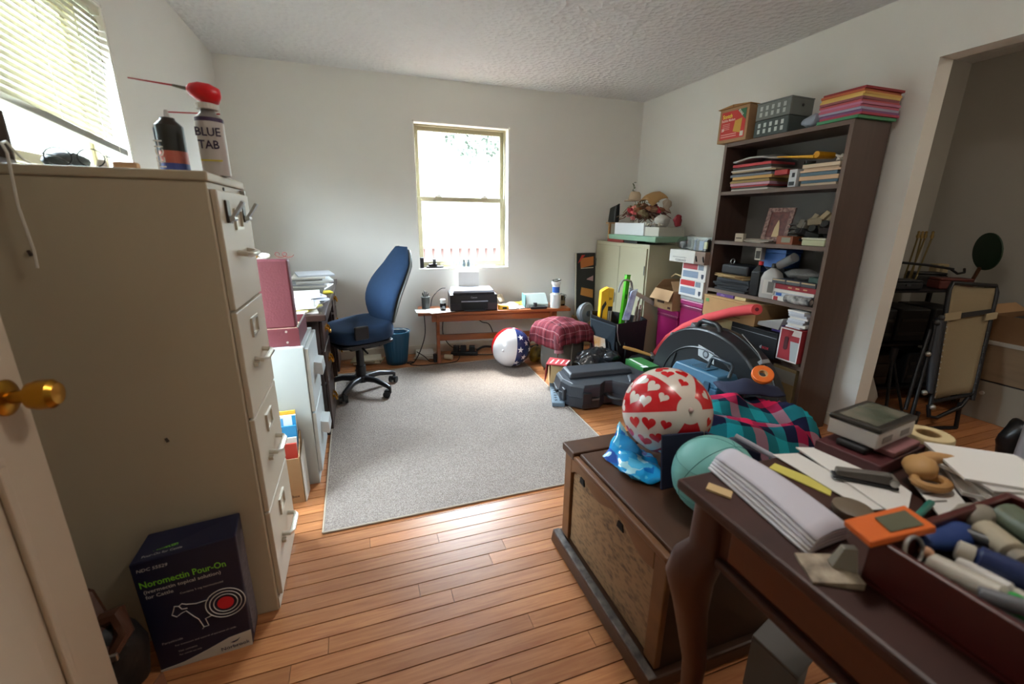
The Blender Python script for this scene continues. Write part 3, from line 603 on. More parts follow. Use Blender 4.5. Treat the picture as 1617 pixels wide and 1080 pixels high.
# ================================================================ rug
def rug_mat():
    m = bpy.data.materials.new('woven_rug'); m.use_nodes = True; nt = m.node_tree; b = nt.nodes['Principled BSDF']; b.inputs['Roughness'].default_value = .95
    b.inputs['Specular IOR Level'].default_value = .1
    tc = nt.nodes.new('ShaderNodeTexCoord')
    n = nt.nodes.new('ShaderNodeTexNoise'); n.inputs['Scale'].default_value = 190; n.inputs['Detail'].default_value = 3
    n3 = nt.nodes.new('ShaderNodeTexNoise'); n3.inputs['Scale'].default_value = 2.2; n3.inputs['Detail'].default_value = 4
    v = nt.nodes.new('ShaderNodeTexVoronoi'); v.inputs['Scale'].default_value = 170
    for q in (n, n3, v): nt.links.new(tc.outputs['Object'], q.inputs['Vector'])
    r = nt.nodes.new('ShaderNodeValToRGB'); r.color_ramp.elements[0].position = .35; r.color_ramp.elements[1].position = .68
    r.color_ramp.elements[0].color = (*lin('7a6f68'), 1); r.color_ramp.elements[1].color = (*lin('a2968d'), 1)
    nt.links.new(n.outputs['Fac'], r.inputs['Fac'])
    mx = nt.nodes.new('ShaderNodeMix'); mx.data_type = 'RGBA'; mx.blend_type = 'OVERLAY'; mx.inputs['Factor'].default_value = .18
    nt.links.new(r.outputs['Color'], mx.inputs[6]); nt.links.new(n3.outputs['Fac'], mx.inputs[7]); nt.links.new(mx.outputs[2], b.inputs['Base Color'])
    bp = nt.nodes.new('ShaderNodeBump'); bp.inputs['Strength'].default_value = .7; bp.inputs['Distance'].default_value = .006
    nt.links.new(v.outputs['Distance'], bp.inputs['Height']); nt.links.new(bp.outputs['Normal'], b.inputs['Normal'])
    return m
RC = [(-.236, 1.7), (1.29, 1.7), (1.385, 3.73), (-.262, 3.73)]
t = thing('area_rug', 'large flat grey brown woven area rug in the middle of the floor', 'rug', (0, 0, 0))
put('pile', G().prism(RC, .007, 'z', .0005), rug_mat(), t)
g = G()
for i in range(4):
    a, b_ = RC[i], RC[(i+1) % 4]; g.tube([(a[0], a[1], .0055), (b_[0], b_[1], .0055)], .005, 6)
put('bound_edge', g, mat('a89a88', .95), t)

# ================================================================ bench under the window
BW = mat('8a4a22', .4, var=.25, scale=4, stretch=(.5, 6, 6))
bt = thing('wooden_bench', 'low reddish wooden bench against the wall under the window', 'bench', (.448, 3.785, 0), rz=-.118)
put('bench_top', G().box(0, 1.42, 0, .32, .455, .482), BW, bt, bev=.004)
put('apron', G().box(.12, 1.3, .05, .07, .385, .4545), BW, bt, bev=.003)
for x in (.16, 1.22):
    put('leg', G().prism([(.02, .4545), (.3, .4545), (.27, .35), (.235, .25), (.25, .12), (.3, .0), (.02, 0), (.07, .12), (.085, .25), (.05, .35)], .028, 'x', x), BW, bt, bev=.003)
put('stretcher', G().box(.188, 1.22, .13, .16, .185, .24), BW, bt, bev=.003)
BZ = .4825
def bl_(x, y, z=0): # bench local -> world
    c, s_ = math.cos(-.118), math.sin(-.118); return (.448+x*c-y*s_, 3.785+x*s_+y*c, BZ+z)
RZB = -.118
# printer
pr = thing('printer', 'black inkjet printer with a grey scanner lid on the bench', 'printer', bl_(.285, .025), RZB)
PB = mat('202024', .35); PT = mat('8d8e98', .35)
put('printer_body', G().prism([(0, 0), (.26, 0), (.26, .15), (.0, .15), (-.012, .075)], .43, 'x', 0), PB, pr, bev=.006)
put('scanner_lid', G().hexa([(.025, .005, .1505), (.41, .005, .1505), (.415, .25, .1505), (.015, .25, .1505)], [(.04, .02, .185), (.395, .02, .185), (.4, .245, .19), (.03, .245, .19)]), PT, pr, bev=.004)
put('lid_side', G().box(.03, .4, -.0, .006, .153, .168), PB, pr)
put('output_slot', G().box(.1, .34, -.0165, -.0085, .02, .085), mat('060607', .6), pr); put('paper_tray', G().box(.12, .32, -.055, -.0168, .008, .016), PB, pr, bev=.002)
put('slot_lip', G().box(.1, .34, -.0225, -.0168, .086, .096), PT, pr); put('corner_panel', G().box(.005, .09, -.016, -.0085, .012, .07), mat('2a2a2f', .3), pr)
text('Canon', .022, mat('9a9aa0', .5), pr, (.185, -.0125, .118), (1, 0, 0), (0, -.08, 1), bold=.01)
tag(put('paper_sheet', G().hexa([bl_(.39, .262, .186), bl_(.585, .262, .186), bl_(.585, .265, .186), bl_(.39, .265, .186)], [bl_(.39, .295, .32), bl_(.585, .295, .32), bl_(.585, .298, .32), bl_(.39, .298, .32)]), PAPER), 'sheet of paper standing in the printer rear feed', 'paper')
t = thing('pencil_cup', 'dark mesh cup full of pens at the bench end', 'cup', bl_(.075, .2), 0)
put('cup', G().lathe([(.034, 0), (.036, .0), (.038, .105), (.046, .108), (.046, .112), (.036, .112)], 20), mat('4a4c48', .5, .4), t, smooth=30)
for k in range(7): a = k*.9; put('pen', G().cyl((.016*math.cos(a), .016*math.sin(a), .1125), (.03*math.cos(a), .03*math.sin(a), .14+.012*(k % 3)), .004, seg=7), mat(('3a3a3a', '55585a', '8a8a88', '2a2a2e')[k % 4], .5), t)
t = thing('ink_bottle', 'small black and white bottle in front of the printer side', 'bottle', bl_(.225, .085), 0)
put('bottle', G().lathe([(.026, 0), (.028, .003), (.028, .06), (.024, .068)], 18), BLACKG, t, smooth=40); put('cap', G().lathe([(.024, .0685), (.025, .1), (.018, .106), (.004, .107)], 18), mat('d6d6d2', .5), t, smooth=40)
put('print_mark', G().box(-.012, .012, -.0292, -.0275, .02, .045), mat('8a8a8a', .5), t)
for i, (x, y, a, c, lb) in enumerate(((.09, .1, .1, 'dfe6e4', 'pale green sheet hanging over the bench end'), (.12, .08, -.2, 'ececec', 'white printed page on the bench by the pen cup'), (.2, .05, .3, 'd9dde0', 'folded white sheet in front of the ink bottle'))):
    tag(put('loose_sheet', G().box(-.11, .11, -.075, .075, 0, .0012), mat(c, .7), loc=bl_(x, y, .0003+.0015*i), rot=(0, 0, RZB+a)), lb, 'paper', 'loose sheets on the bench')
# clutter to the printer's side
t = thing('yellow_box', 'crumpled yellow film box on the bench beside the printer', 'box', bl_(.78, .07), RZB-.1)
put('carton', G().hexa([(-.05, -.03, 0), (.05, -.03, 0), (.05, .03, 0), (-.05, .03, 0)], [(-.045, -.02, .04), (.05, -.028, .03), (.045, .03, .035), (-.05, .03, .04)]), mat('d9a018', .6), t, bev=.003); put('label_patch', G().box(-.01, .03, -.0322, -.0305, .006, .022), BLACK, t)
for i, (x, y, w_, d_, h_, rx, c, nm, lb, ct) in enumerate(((.83, .18, .13, .1, .012, .12, 'cfcac0', 'wrapper', 'grey crinkled wrapper behind the yellow film box', 'wrapper'), (.9, .06, .15, .08, .014, .18, 'e8e8ee', 'tissue', 'crumpled white tissue at the bench front edge', 'tissue'), (.9, .19, .1, .08, .035, .3, '8f8472', 'manila_envelope', 'brown envelope propped among papers on the bench', 'envelope'), (.985, .21, .09, .08, .03, .35, 'e2bd28', 'yellow_envelope', 'yellow envelope propped beside the grey machine', 'envelope'), (.79, .26, .1, .04, .12, 0, 'b5a690', 'plastic_bag', 'clear wrinkled plastic bag against the wall behind the bench papers', 'bag'))):
    g = G(); n_ = 6
    g.grid(lambda u, v: ((u-.5)*w_, (v-.5)*d_, h_*(.3+.7*v)*.8 + .006), n_, n_)
    crumple(g, .016 if i in (0, 1, 4) else .006, 22, i+1)
    g.v = [(p[0], p[1], max(p[2], .003)) for p in g.v]
    tag(put(nm, g, mat(c, .6), loc=bl_(x, y), rot=(0, 0, RZB+.2*i), solid=.002), lb, ct)
t = thing('laminator', 'grey green wedge shaped office machine on the bench', 'machine', bl_(1.09, .14), RZB)
put('housing', G().prism([(-.07, 0), (.07, 0), (.07, .12), (.04, .12), (-.07, .035)], .22, 'x', -.09), mat('a3aaa3', .5), t, bev=.006)
put('side_plate', G().box(-.1, -.0905, -.06, .07, 0, .125), mat('5a8484', .5), t, bev=.004)
put('feed_base', G().box(-.06, .1, -.13, -.0705, 0, .02), BLACK, t, bev=.004); put('control_knob', G().cyl((-.01, -.1, .0205), (-.01, -.1, .055), .018), BLACK, t)
t = thing('wipes_canister', 'white canister with a blue label and open lid on the bench', 'canister', bl_(1.285, .06), RZB)
put('lower_tub', G().lathe([(.048, 0), (.05, .004), (.05, .12), (.054, .122), (.054, .128)], 24), mat('c9d0cc', .3), t, smooth=40)
put('upper_tube', G().lathe([(.034, .1285), (.034, .215), (.04, .222), (.044, .225), (.044, .25), (.02, .256)], 24), mat('d8dbd6', .3), t, smooth=40)
put('blue_label', G().lathe([(.0345, .145), (.0345, .2)], 24, cap=False), mat('2a56a8', .4), t); put('lid_rim', G().tube([(.04*math.cos(2*PI*k/20), .04*math.sin(2*PI*k/20), .258+.006*math.cos(2*PI*k/20)) for k in range(20)], .006, 6, True), mat('4a4436', .4), t, smooth=True)
t = thing('black_jar', 'dark glass candle jar with a wire bail at the far end of the bench', 'jar', bl_(1.375, .16), 0)
put('jar', G().lathe([(.036, 0), (.04, .01), (.04, .07), (.034, .085), (.036, .1)], 18), mat('23211d', .2), t, smooth=40); put('bail', G().tube([(-.04, 0, .06), (-.05, 0, .1), (0, 0, .116), (.05, 0, .1), (.04, 0, .06)], .003, 6), BLACK, t)
put('label', G().box(-.02, .02, -.0415, -.038, .02, .055), mat('6a6048', .6), t)
# under the bench
pile('newspaper', 'folded newspaper', 'in the floor pile by the bench leg', 'newspaper', 'newspapers by the bench', .53, 4.02, .001, 5, .16, .2, .011, [('cfcabf', 'grey'), ('ddd9d0', 'pale'), ('c4bfb4', 'tan grey')], .015, .3, -.3)
pile('magazine', 'magazine', 'in the floor heap behind the office chair', 'magazine', 'magazines behind the chair', .0, 4.02, .001, 4, .22, .16, .014, [('b9b08e', 'olive'), ('d6cfb8', 'cream'), ('9c9478', 'drab'), ('e0dac8', 'white')], .03, .3)
t = thing('power_strip', 'black power strip with adapters on the floor under the bench', 'power strip', (.9, 3.97, .0), -.3)
put('strip', G().box(-.13, .13, -.03, .03, 0.0005, .035), BLACK, t, bev=.005)
for x in (-.08, -.01, .075): put('adapter', G().box(x-.028, x+.028, -.026, .026, .0355, .095), BLACK, t, bev=.005)
tag(put('white_adapter', G().cyl((.69, 3.9, .026), (.76, 3.86, .024), .022, .026), mat('cfc4a8', .5), smooth=40, bev=.003), 'cream plug adapter lying on the floor beside the power strip', 'adapter')
CORD = mat('1a1817', .5)
def cord(label, pts, r=.0045, m=None, name='power_cable'): 
    P = [Vector(p) for p in pts]; out = []
    for i in range(len(P)-1):
        p0, p1, p2, p3 = P[max(0, i-1)], P[i], P[i+1], P[min(len(P)-1, i+2)]
        for k in range(6):
            t_ = k/6; out.append(.5*((2*p1) + (p2-p0)*t_ + (2*p0-5*p1+4*p2-p3)*t_**2 + (3*p1-p0-3*p2+p3)*t_**3))
    out.append(P[-1])
    return tag(put(name, G().tube(out, r, 6), m or CORD, smooth=True), label, 'cord')
cord('black cord dropping from the bench end and coiling on the rug', [(.5, 3.77, .47), (.5, 3.765, .3), (.46, 3.79, .15), (.4, 3.82, .03), (.34, 3.84, .013), (.36, 3.88, .012), (.4, 3.85, .013), (.36, 3.8, .012), (.45, 3.74, .012), (.57, 3.735, .013), (.68, 3.73, .013), (.78, 3.78, .008), (.83, 3.88, .01), (.84, 3.915, .012)])
cord('thin cord looping from the newspapers to the dark plug', [(.44, 3.95, .08), (.5, 3.88, .05), (.54, 3.84, .012), (.58, 3.83, .012)], .004)
cord('black cord hanging steeply behind the bench stretcher', [(.74, 4.1, .44), (.72, 4.12, .2), (.8, 4.08, .06), (.93, 4.02, .05)], .0045)
cord('black cord slanting down behind the bench to the power strip', [(.98, 4.08, .44), (1.1, 4.1, .3), (1.2, 4.11, .25), (1.26, 4.08, .06)], .005)
cord('thick bundle of dark cables running along the wall behind the striped ball', [(1.02, 3.96, .04), (1.12, 4.0, .06), (1.3, 3.99, .03), (1.5, 3.96, .02), (1.7, 4.02, .02)], .011)
cord('dark lead trailing over the planks toward the striped ball', [(1.0, 3.92, .012), (1.1, 3.9, .006), (1.2, 3.89, .006), (1.32, 3.96, .006)], .005)
cord('printer cord arching from the pen cup to the printer back', [(.59, 3.97, .5), (.62, 4.02, .58), (.7, 4.06, .645), (.745, 4.045, .655)], .0045)
tag(put('dark_plug', G().box(-.014, .014, -.014, .014, 0, .08), BLACK, loc=(.585, 3.8, .012), rot=(.0, .0, .2), bev=.004), 'black plug standing on the rug edge below the bench', 'plug')
# ---- window sill items
SZ = .83
t = thing('sill_speaker', 'small dark box at the corner of the window sill', 'box', (.553, 4.2, SZ)); put('cabinet', G().box(-.018, .022, -.02, .02, 0, .1), DGREY, t, bev=.003); put('grille', G().box(-.014, .018, -.0225, -.0205, .01, .085), BLACK, t)
t = thing('camera_stand', 'black tabletop camera gadget lying on the window sill', 'camera', (.67, 4.2, SZ)); put('base', G().box(-.07, .09, -.025, .025, 0, .018), BLACK, t, bev=.003); put('bracket', G().box(-.05, .03, -.02, .02, .0185, .04), BLACKG, t, bev=.003); put('head', G().box(-.008, .02, -.015, .015, .0405, .085), BLACK, t, bev=.003); put('lens', G().cyl((.006, -.0155, .065), (.006, -.022, .065), .009), DGREY, t)
for i, (x, c, lb) in enumerate(((.86, 'cfd6dc', 'clear vial on the sill next to the camera gadget'), (.915, 'd4dae0', 'pale vial second along the window sill'), (.965, '7a868c', 'grey capped vial in the middle of the sill row'), (1.01, '6c7880', 'dark banded vial on the sill'), (1.055, 'c4ccd2', 'last vial before the string on the sill'))):
    t = thing('vial', lb, 'vial', (x, 4.2, SZ), group='vials on the window sill'); put('vial_body', G().lathe([(.014, 0), (.015, .003), (.015, .045), (.01, .052), (.01, .058)], 12), mat(c, .2, alpha=.75), t, smooth=40); put('cap', G().lathe([(.0115, .0585), (.0115, .075)], 12), mat(('e4e4e4', '3a3f44')[i in (2, 3)], .4), t); put('band', G().lathe([(.0153, .012), (.0153, .03)], 12, cap=False), mat(('aab4bc', '4a565e')[i in (2, 3)], .5), t)
tag(put('string_scrap', G().tube([(1.1+.02*k, 4.2+.008*math.sin(k*1.9), SZ+.006+.01*abs(math.sin(k*.9))) for k in range(10)], .004, 6), mat('d9d6cf', .7), smooth=True), 'white tangled string at the end of the window sill', 'string')

# ================================================================ beach balls
def sph(c, r, ax, ref, ph, th):
    """point on a sphere: ax = pole direction, ref = zero meridian, ph longitude, th polar angle"""
    ax = Vector(ax).normalized(); e1 = Vector(ref); e1 = (e1 - ax*e1.dot(ax)).normalized(); e2 = ax.cross(e1)
    return Vector(c) + r*(ax*math.cos(th) + (e1*math.cos(ph)+e2*math.sin(ph))*math.sin(th))
def gore(t, c, r, ax, ref, p0, p1, m, th0=0.0, th1=PI, name='gore'):
    return put(name, G().grid(lambda u, v: tuple(sph(c, r, ax, ref, p0+(p1-p0)*u, th0+(th1-th0)*v)), max(3, int((p1-p0)*10)), 24), m, t, smooth=80)
def decal(t, c, r, ax, ref, ph, th, poly, size, rot, m, name):
    """flat shape wrapped on the sphere, fan of triangles"""
    n = sph((0, 0, 0), 1, ax, ref, ph, th); e1 = Vector((0, 0, 1)) - n*n.z; e1.normalize(); e2 = n.cross(e1)
    ca, sa = math.cos(rot), math.sin(rot); g = G(); pts = []
    K = 3
    ring = []
    for x, y in poly:
        ring.append((x*ca-y*sa, x*sa+y*ca))
    V = [tuple(Vector(c) + n*r)]; N = len(ring); F = []
    for k in range(1, K+1):
        for x, y in ring:
            q = n + (e2*x + e1*y)*size*k/K/r; V.append(tuple(Vector(c) + q.normalized()*r))
    for i in range(N):
        j = (i+1) % N; F.append((0, 1+i, 1+j))
        for k in range(1, K): F.append((1+(k-1)*N+i, 1+k*N+i, 1+k*N+j, 1+(k-1)*N+j))
    g._add(V, F)
    return put(name, g, m, t, smooth=80)
STAR = [((1 if k % 2 == 0 else .42)*math.sin(PI*k/5), (1 if k % 2 == 0 else .42)*math.cos(PI*k/5)) for k in range(10)]
HEART = []
for k in range(24):
    a = 2*PI*k/24; HEART.append((16*math.sin(a)**3/17, (13*math.cos(a)-5*math.cos(2*a)-2*math.cos(3*a)-math.cos(4*a))/17+.12))
BR, BWH, BB = mat('b51a1e', .22, spec=.6), mat('d4cfcf', .22, spec=.6), mat('26305e', .22, spec=.6)
c = Vector((1.222, 3.51, .1835)); r = .176
fb = thing('beach_ball', 'red white and blue starred beach ball on the floor by the bench', 'ball', (0, 0, 0))
ax = (.12, -.1, 1); ref = (-.33, -.94, 0)
gs = [(-1.12, .3, BWH), (.3, 1.9, BB), (1.9, 2.7, BR), (2.7, 3.5, BWH), (3.5, 4.2, BB), (4.2, 5.163, BR)]
for p0, p1, m_ in gs: gore(fb, c, r, ax, ref, p0, p1, m_)
for ph, th in ((.62, .72), (.95, 1.05), (.5, 1.35), (1.2, 1.4), (.75, 1.75), (.42, 2.1), (1.05, 2.05), (1.5, 1.75), (1.45, 1.0), (.8, 2.4)):
    decal(fb, c, r*1.003, ax, ref, ph, th, STAR, .03, .15, mat('d9dae2', .3), 'star')
put('valve', G().sphere(tuple(sph(c, r, ax, ref, -.4, 1.5)), .012, 10, 6), BWH, fb, smooth=True)
# ================================================================ steel cupboard in the corner
ST = mat('aba489', .5, bump=.02, bscale=200)
sc = thing('steel_cupboard', 'beige two door steel cupboard standing in the room corner', 'cupboard', (0, 0, 0))
put('carcass', G().box(2.39, 2.83, 3.225, 4.13, .0, 1.086), ST, sc, bev=.004)
for y0, y1 in ((3.245, 3.664), (3.67, 4.112)):
    d = put('door', G().box(2.378, 2.3895, y0, y1, .05, 1.052), ST, sc, bev=.003)
    put('hinge', G().box(2.374, 2.3778, (y0+.006 if y0 < 3.5 else y1-.014), (y0+.014 if y0 < 3.5 else y1-.006), .82, .9), DGREY, d)
put('door_handle', G().box(2.366, 2.3778, 3.69, 3.71, .5, .6), STEEL, sc, bev=.003)
# poster leaning behind
t = thing('framed_poster', 'tall black poster with orange shapes leaning on the back wall', 'poster', (2.15, 4.06, .3), rz=.0)
put('board', G().hexa([(0, 0, .0), (.22, 0, 0), (.22, .012, 0), (0, .012, 0)], [(0, .055, .655), (.22, .055, .655), (.22, .067, .655), (0, .067, .655)]), mat('1e1d1c', .6), t)
TL = .055/.655
def pq(pts, c): put('print_shape', G().hexa([(x, z*TL-.0022, z) for x, z in pts], [(x, z*TL-.0008, z) for x, z in pts]), mat(c, .6), t)
pq([(.05, .5), (.2, .53), (.2, .62), (.04, .6)], 'b4682e'); pq([(.02, .56), (.06, .635), (.1, .635), (.02, .55)], 'c22a2a'); pq([(.05, .22), (.2, .18), (.2, .27), (.06, .3)], 'c08038'); pq([(.05, .495), (.2, .5), (.2, .507), (.05, .5)], 'd9cdb4'); pq([(.12, .38), (.2, .36), (.2, .42), (.13, .39)], 'b08a86')
put('white_edge', G().hexa([(-.014, -.002, 0), (-.001, -.002, 0), (-.001, .01, 0), (-.014, .01, 0)], [(-.014, .053, .655), (-.001, .053, .655), (-.001, .065, .655), (-.014, .065, .655)]), mat('c9c2b0', .6), t)
# support so the poster stands on something: a low wooden crate
t = thing('wooden_crate', 'low plain wooden crate on the floor behind the tool bag', 'crate', (2.175, 3.93, 0))
for z in (.0, .105, .21): 
    put('slat', G().box(-.04, .17, -.0, .012, z+.002, z+.09), mat('8a6a44', .8), t); put('slat', G().box(-.04, .17, .17, .182, z+.002, z+.09), mat('8a6a44', .8), t)
for x in (-.052, .1705): put('end_board', G().box(x, x+.0115, 0, .182, .0, .298), mat('8a6a44', .8), t)
# ---- on top of the cupboard
tag(put('red_book', G().box(2.375, 2.56, 3.62, 3.9, 1.087, 1.112), mat('7a2418', .6), bev=.002), 'dark red book under the green box on the cupboard', 'book')
tag(put('black_book', G().box(2.38, 2.58, 3.4, 3.61, 1.087, 1.11), BLACK, bev=.002), 'black book under the green box on the cupboard', 'book')
t = thing('green_box', 'flat pale green storage box lid lying across the steel cupboard', 'box', (0, 0, 0))
put('tray', G().hexa([(2.345, 3.1, 1.113), (2.7, 3.14, 1.113), (2.74, 3.92, 1.113), (2.38, 3.88, 1.113)], [(2.34, 3.09, 1.158), (2.7, 3.13, 1.158), (2.745, 3.93, 1.158), (2.375, 3.89, 1.158)]), mat('7fa288', .6), t, bev=.004)
put('tray_floor', G().box(2.4, 2.6, 3.16, 3.3, 1.106, 1.1125), mat('5f8068', .7), t)
WB = mat('dfe0e2', .6)
def open_tray(name, label, x0, x1, y0, y1, z0, z1, m):
    t = thing(name, label, 'box', (0, 0, 0)); e = .004
    put('tray_floor', G().box(x0, x1, y0, y1, z0, z0+e), m, t)
    for a in ((x0, x0+e, y0, y1), (x1-e, x1, y0, y1), (x0+e, x1-e, y0, y0+e), (x0+e, x1-e, y1-e, y1)): put('tray_side', G().box(*a, z0+e+.0002, z1), m, t)
    return t
open_tray('white_tray', 'long white open carton of dried flowers on the green box', 2.42, 2.68, 3.38, 3.85, 1.1595, 1.268, WB)
open_tray('grey_tray', 'small grey white carton in front of the dried flowers', 2.43, 2.7, 3.175, 3.37, 1.1595, 1.235, mat('bdb8ac', .7))
t = thing('wooden_stand', 'small tan wooden stand at the end of the green box', 'stand', (2.45, 3.94, 1.087)); put('post', G().box(-.05, -.03, -.02, .0, 0, .17), mat('a87c4a', .7), t); put('post', G().box(.03, .05, -.02, 0, 0, .17), mat('a87c4a', .7), t); put('ledge', G().box(-.07, .07, -.035, .015, .1705, .182), mat('b98c58', .7), t)
tag(put('black_radio', G().hexa([(2.44, 3.9, 1.27), (2.5, 3.9, 1.27), (2.5, 4.03, 1.27), (2.44, 4.03, 1.27)], [(2.45, 3.905, 1.43), (2.5, 3.905, 1.46), (2.5, 4.02, 1.42), (2.45, 4.02, 1.41)]), mat('1d2020', .5), bev=.012), 'black plastic case standing behind the dried flowers', 'case')
# dried flower arrangement
t = thing('dried_flowers', 'dried twig wreath with red and pink flowers heaped on the white carton', 'wreath', (2.58, 3.58, 1.24))
rr = random.Random(5); tw = [mat('5a3626', .8), mat('7a5a48', .8), mat('6b2c26', .8)]
for k in range(60):
    a = rr.uniform(0, 2*PI); L = rr.uniform(.2, .42); x0 = rr.uniform(-.09, .06); y0 = rr.uniform(-.2, .2); z0 = rr.uniform(.03, .12)
    p = [(x0+.05*math.sin(q*2+k)*(q), y0+(q-.5)*L*math.cos(a*.2), z0+.05*math.sin(q*PI)+rr.uniform(-.01, .02)) for q in (0, .25, .5, .75, 1)]
    put('twig', G().tube(p, .0035, 4), tw[k % 3], t)
for k in range(26):
    x, y, z = rr.uniform(-.11, .0), rr.uniform(-.22, .2), rr.uniform(.08, .19)
    put('leaf_cluster', crumple(G().sphere((x, y, z), .035, 8, 6, (1, 1, .6)), .02, 40, k), mat(('6b4a30', '8a5a3a', '5a2420', '7a6a4a')[k % 4], .8), t)
for k, (x, y, z, r_, c) in enumerate(((-.1, .1, .14, .045, 'a8222e'), (-.12, .03, .12, .034, 'd8686c'), (-.125, .03, .07, .03, 'd07a78'), (-.115, .035, .165, .028, 'e09088'), (-.08, -.02, .15, .03, 'b8682a'), (-.06, .16, .13, .04, '8a1f28'), (-.04, -.2, .15, .035, '98182c'), (-.05, -.24, .13, .03, 'a01c30'), (-.08, .18, .09, .02, 'c88a90'))):
    g = G()
    for q in range(11):
        a = q*2.4; g.at((x+.55*r_*math.cos(a)*(q/11), y+.55*r_*math.sin(a)*(q/11), z+.3*r_*math.sin(q)), (q*.6, a, q)); g.sphere((0, 0, 0), r_*.5, 7, 5, (1, .9, .35))
    put('flower_head', g, mat(c, .75), t)
put('sprig', G().tube([(-.02, .15, .2), (-.03, .18, .27), (-.03, .19, .33)], .003, 4), mat('4a5236', .8), t)
for k in range(10): put('sprig_leaf', G().at((-.03+.01*math.sin(k*2), .19+.025*math.cos(k*1.7), .29+.012*k), (k, k*.7, k)).sphere((0, 0, 0), .014, 6, 4, (1, .5, .2)), mat('5c6444', .8), t)
for k in range(10): put('sprig_leaf', G().at((-.03+.01*k, .1-.02*k, .215+.004*math.sin(k)), (k, k*.7, k)).sphere((0, 0, 0), .015, 6, 4, (1, .5, .2)), mat('54502e', .8), t)
tag(put('straw_hat', crumple(G().at((2.56, 3.76, 1.47)).lathe([(.1, .0), (.098, .006), (.062, .012), (.055, .06), (.04, .085), (.004, .092)], 20), .008, 20, 2), mat('b9a288', .85, bump=.3, bscale=150), smooth=50), 'beige cloth hat on the dried flower heap', 'hat')
tag(put('tan_leather', crumple(G().grid(lambda u, v: (2.5+.16*v, 3.4+.26*u, 1.5+.05*math.sin(PI*u)-.07*(1-v)**2-.06*(u-.5)**2), 12, 8), .012, 14, 3), mat('a8814f', .8), solid=.004, smooth=50), 'folded tan leather cloth draped on the dried flowers', 'cloth')
put('leaf_bunch', crumple(G().at((.06, -.2, .17)).sphere((0, 0, 0), .055, 14, 9, (.7, .6, 1.3)), .035, 30, 5), mat('b5a390', .9, bump=.5, bscale=90), t, smooth=True)
t = thing('shell_pile', 'grey white knitted cap over seashells in the small carton', 'shells', (2.53, 3.28, 1.235))
put('cap', crumple(G().sphere((0, 0, .05), .075, 16, 10, (.85, 1, .8)), .012, 20, 3, 0), mat('b5b0a6', .9, bump=.5, bscale=80), t, smooth=True)
for k in range(16):
    a = rr.uniform(-2.2, 2.2); put('shell', G().at((-.075+rr.uniform(-.02, .03), -.09+.013*k, .0+rr.uniform(.012, .03)), (k, k, 0)).sphere((0, 0, 0), .015, 8, 5, (1, .7, .5)), mat(('d8d2c4', 'b8b0a0', 'c9c4ba', '8a8478')[k % 4], .5), t)
put('red_berries', crumple(G().sphere((.07, -.12, .06), .04, 12, 8, (.8, .8, 1.3)), .02, 30, 6), mat('8a1a26', .6), t, smooth=True)  # cluster of red berries, shaped as one crumpled ball

# ================================================================ bins and boxes between cupboard and bookcase
PK = mat('8a1550', .4)
def bin_(label, y0, y1, h, lidc, x0=2.5, x1=2.82):
    t = thing('storage_bin', label, 'bin', (0, 0, 0), group='magenta storage bins')
    put('tub', G().hexa([(x0+.02, y0+.015, 0), (x1-.02, y0+.015, 0), (x1-.02, y1-.015, 0), (x0+.02, y1-.015, 0)], [(x0+.006, y0+.004, h-.045), (x1-.006, y0+.004, h-.045), (x1-.006, y1-.004, h-.045), (x0+.006, y1-.004, h-.045)]), PK, t, bev=.008)
    put('lid', G().box(x0, x1, y0, y1, h-.0445, h), lidc, t, bev=.01)
    put('rim_groove', G().box(x0+.002, x0+.012, y0+.006, y1-.006, h-.075, h-.055), mat('6e0f40', .5), t)
bin_('magenta plastic bin carrying the open brown carton', 2.905, 3.18, .55, mat('9a2464', .4))
bin_('taller magenta plastic bin carrying the stacked white boxes', 2.64, 2.9, .67, mat('a02c68', .4))
t = thing('open_carton', 'brown open cardboard carton with a printed mark on the magenta bin', 'carton', (2.46, 2.94, .551), 0)
CBN = mat('a5815c', .85, var=.05, scale=12)
put('front_panel', G().box(0, .004, 0, .24, 0, .17), CBN, t); put('back_panel', G().box(.28, .284, 0, .24, 0, .17), CBN, t); put('side_panel', G().box(.0045, .2795, 0, .004, 0, .17), CBN, t); put('side_panel', G().box(.0045, .2795, .236, .24, 0, .17), CBN, t); put('bottom', G().box(.0045, .2795, .0045, .2355, 0, .004), CBN, t)
put('flap', G().hexa([(-.002, 0, .17), (.002, 0, .17), (.002, .24, .17), (-.002, .24, .17)], [(-.05, -.008, .085), (-.047, -.008, .085), (-.047, .248, .085), (-.05, .248, .085)]), mat('b28e68', .85), t)
put('flap', G().hexa([(.0, .237, .17), (.28, .237, .17), (.28, .24, .17), (.0, .24, .17)], [(.03, .18, .25), (.26, .18, .25), (.26, .183, .25), (.03, .183, .25)]), mat('b28e68', .85), t)
put('flap', G().hexa([(.0, .0, .17), (.28, .0, .17), (.28, .003, .17), (.0, .003, .17)], [(.03, .08, .24), (.26, .08, .24), (.26, .083, .24), (.03, .083, .24)]), mat('b28e68', .85), t)
put('rope_handle', G().tube([(.1, .02, .245), (.1, .05, .29), (.1, .12, .3), (.1, .17, .27)], .006, 7), mat('b59a70', .8), t, smooth=True)
put('logo_face', G().at((-.0012, .15, .105), (0, PI/2, 0)).lathe([(.022, -.0008), (.022, .0006)], 20), mat('5a4332', .8), t); put('logo_face', G().at((-.0022, .15, .108), (0, PI/2, 0)).lathe([(.012, -.0008), (.012, .0004)], 16), mat('a5815c', .8), t)
put('logo_band', G().box(-.0022, -.0004, .105, .195, .05, .085), mat('4a3628', .8), t); put('label_patch', G().box(-.0022, -.0004, .02, .055, .012, .03), mat('4a2a20', .8), t)
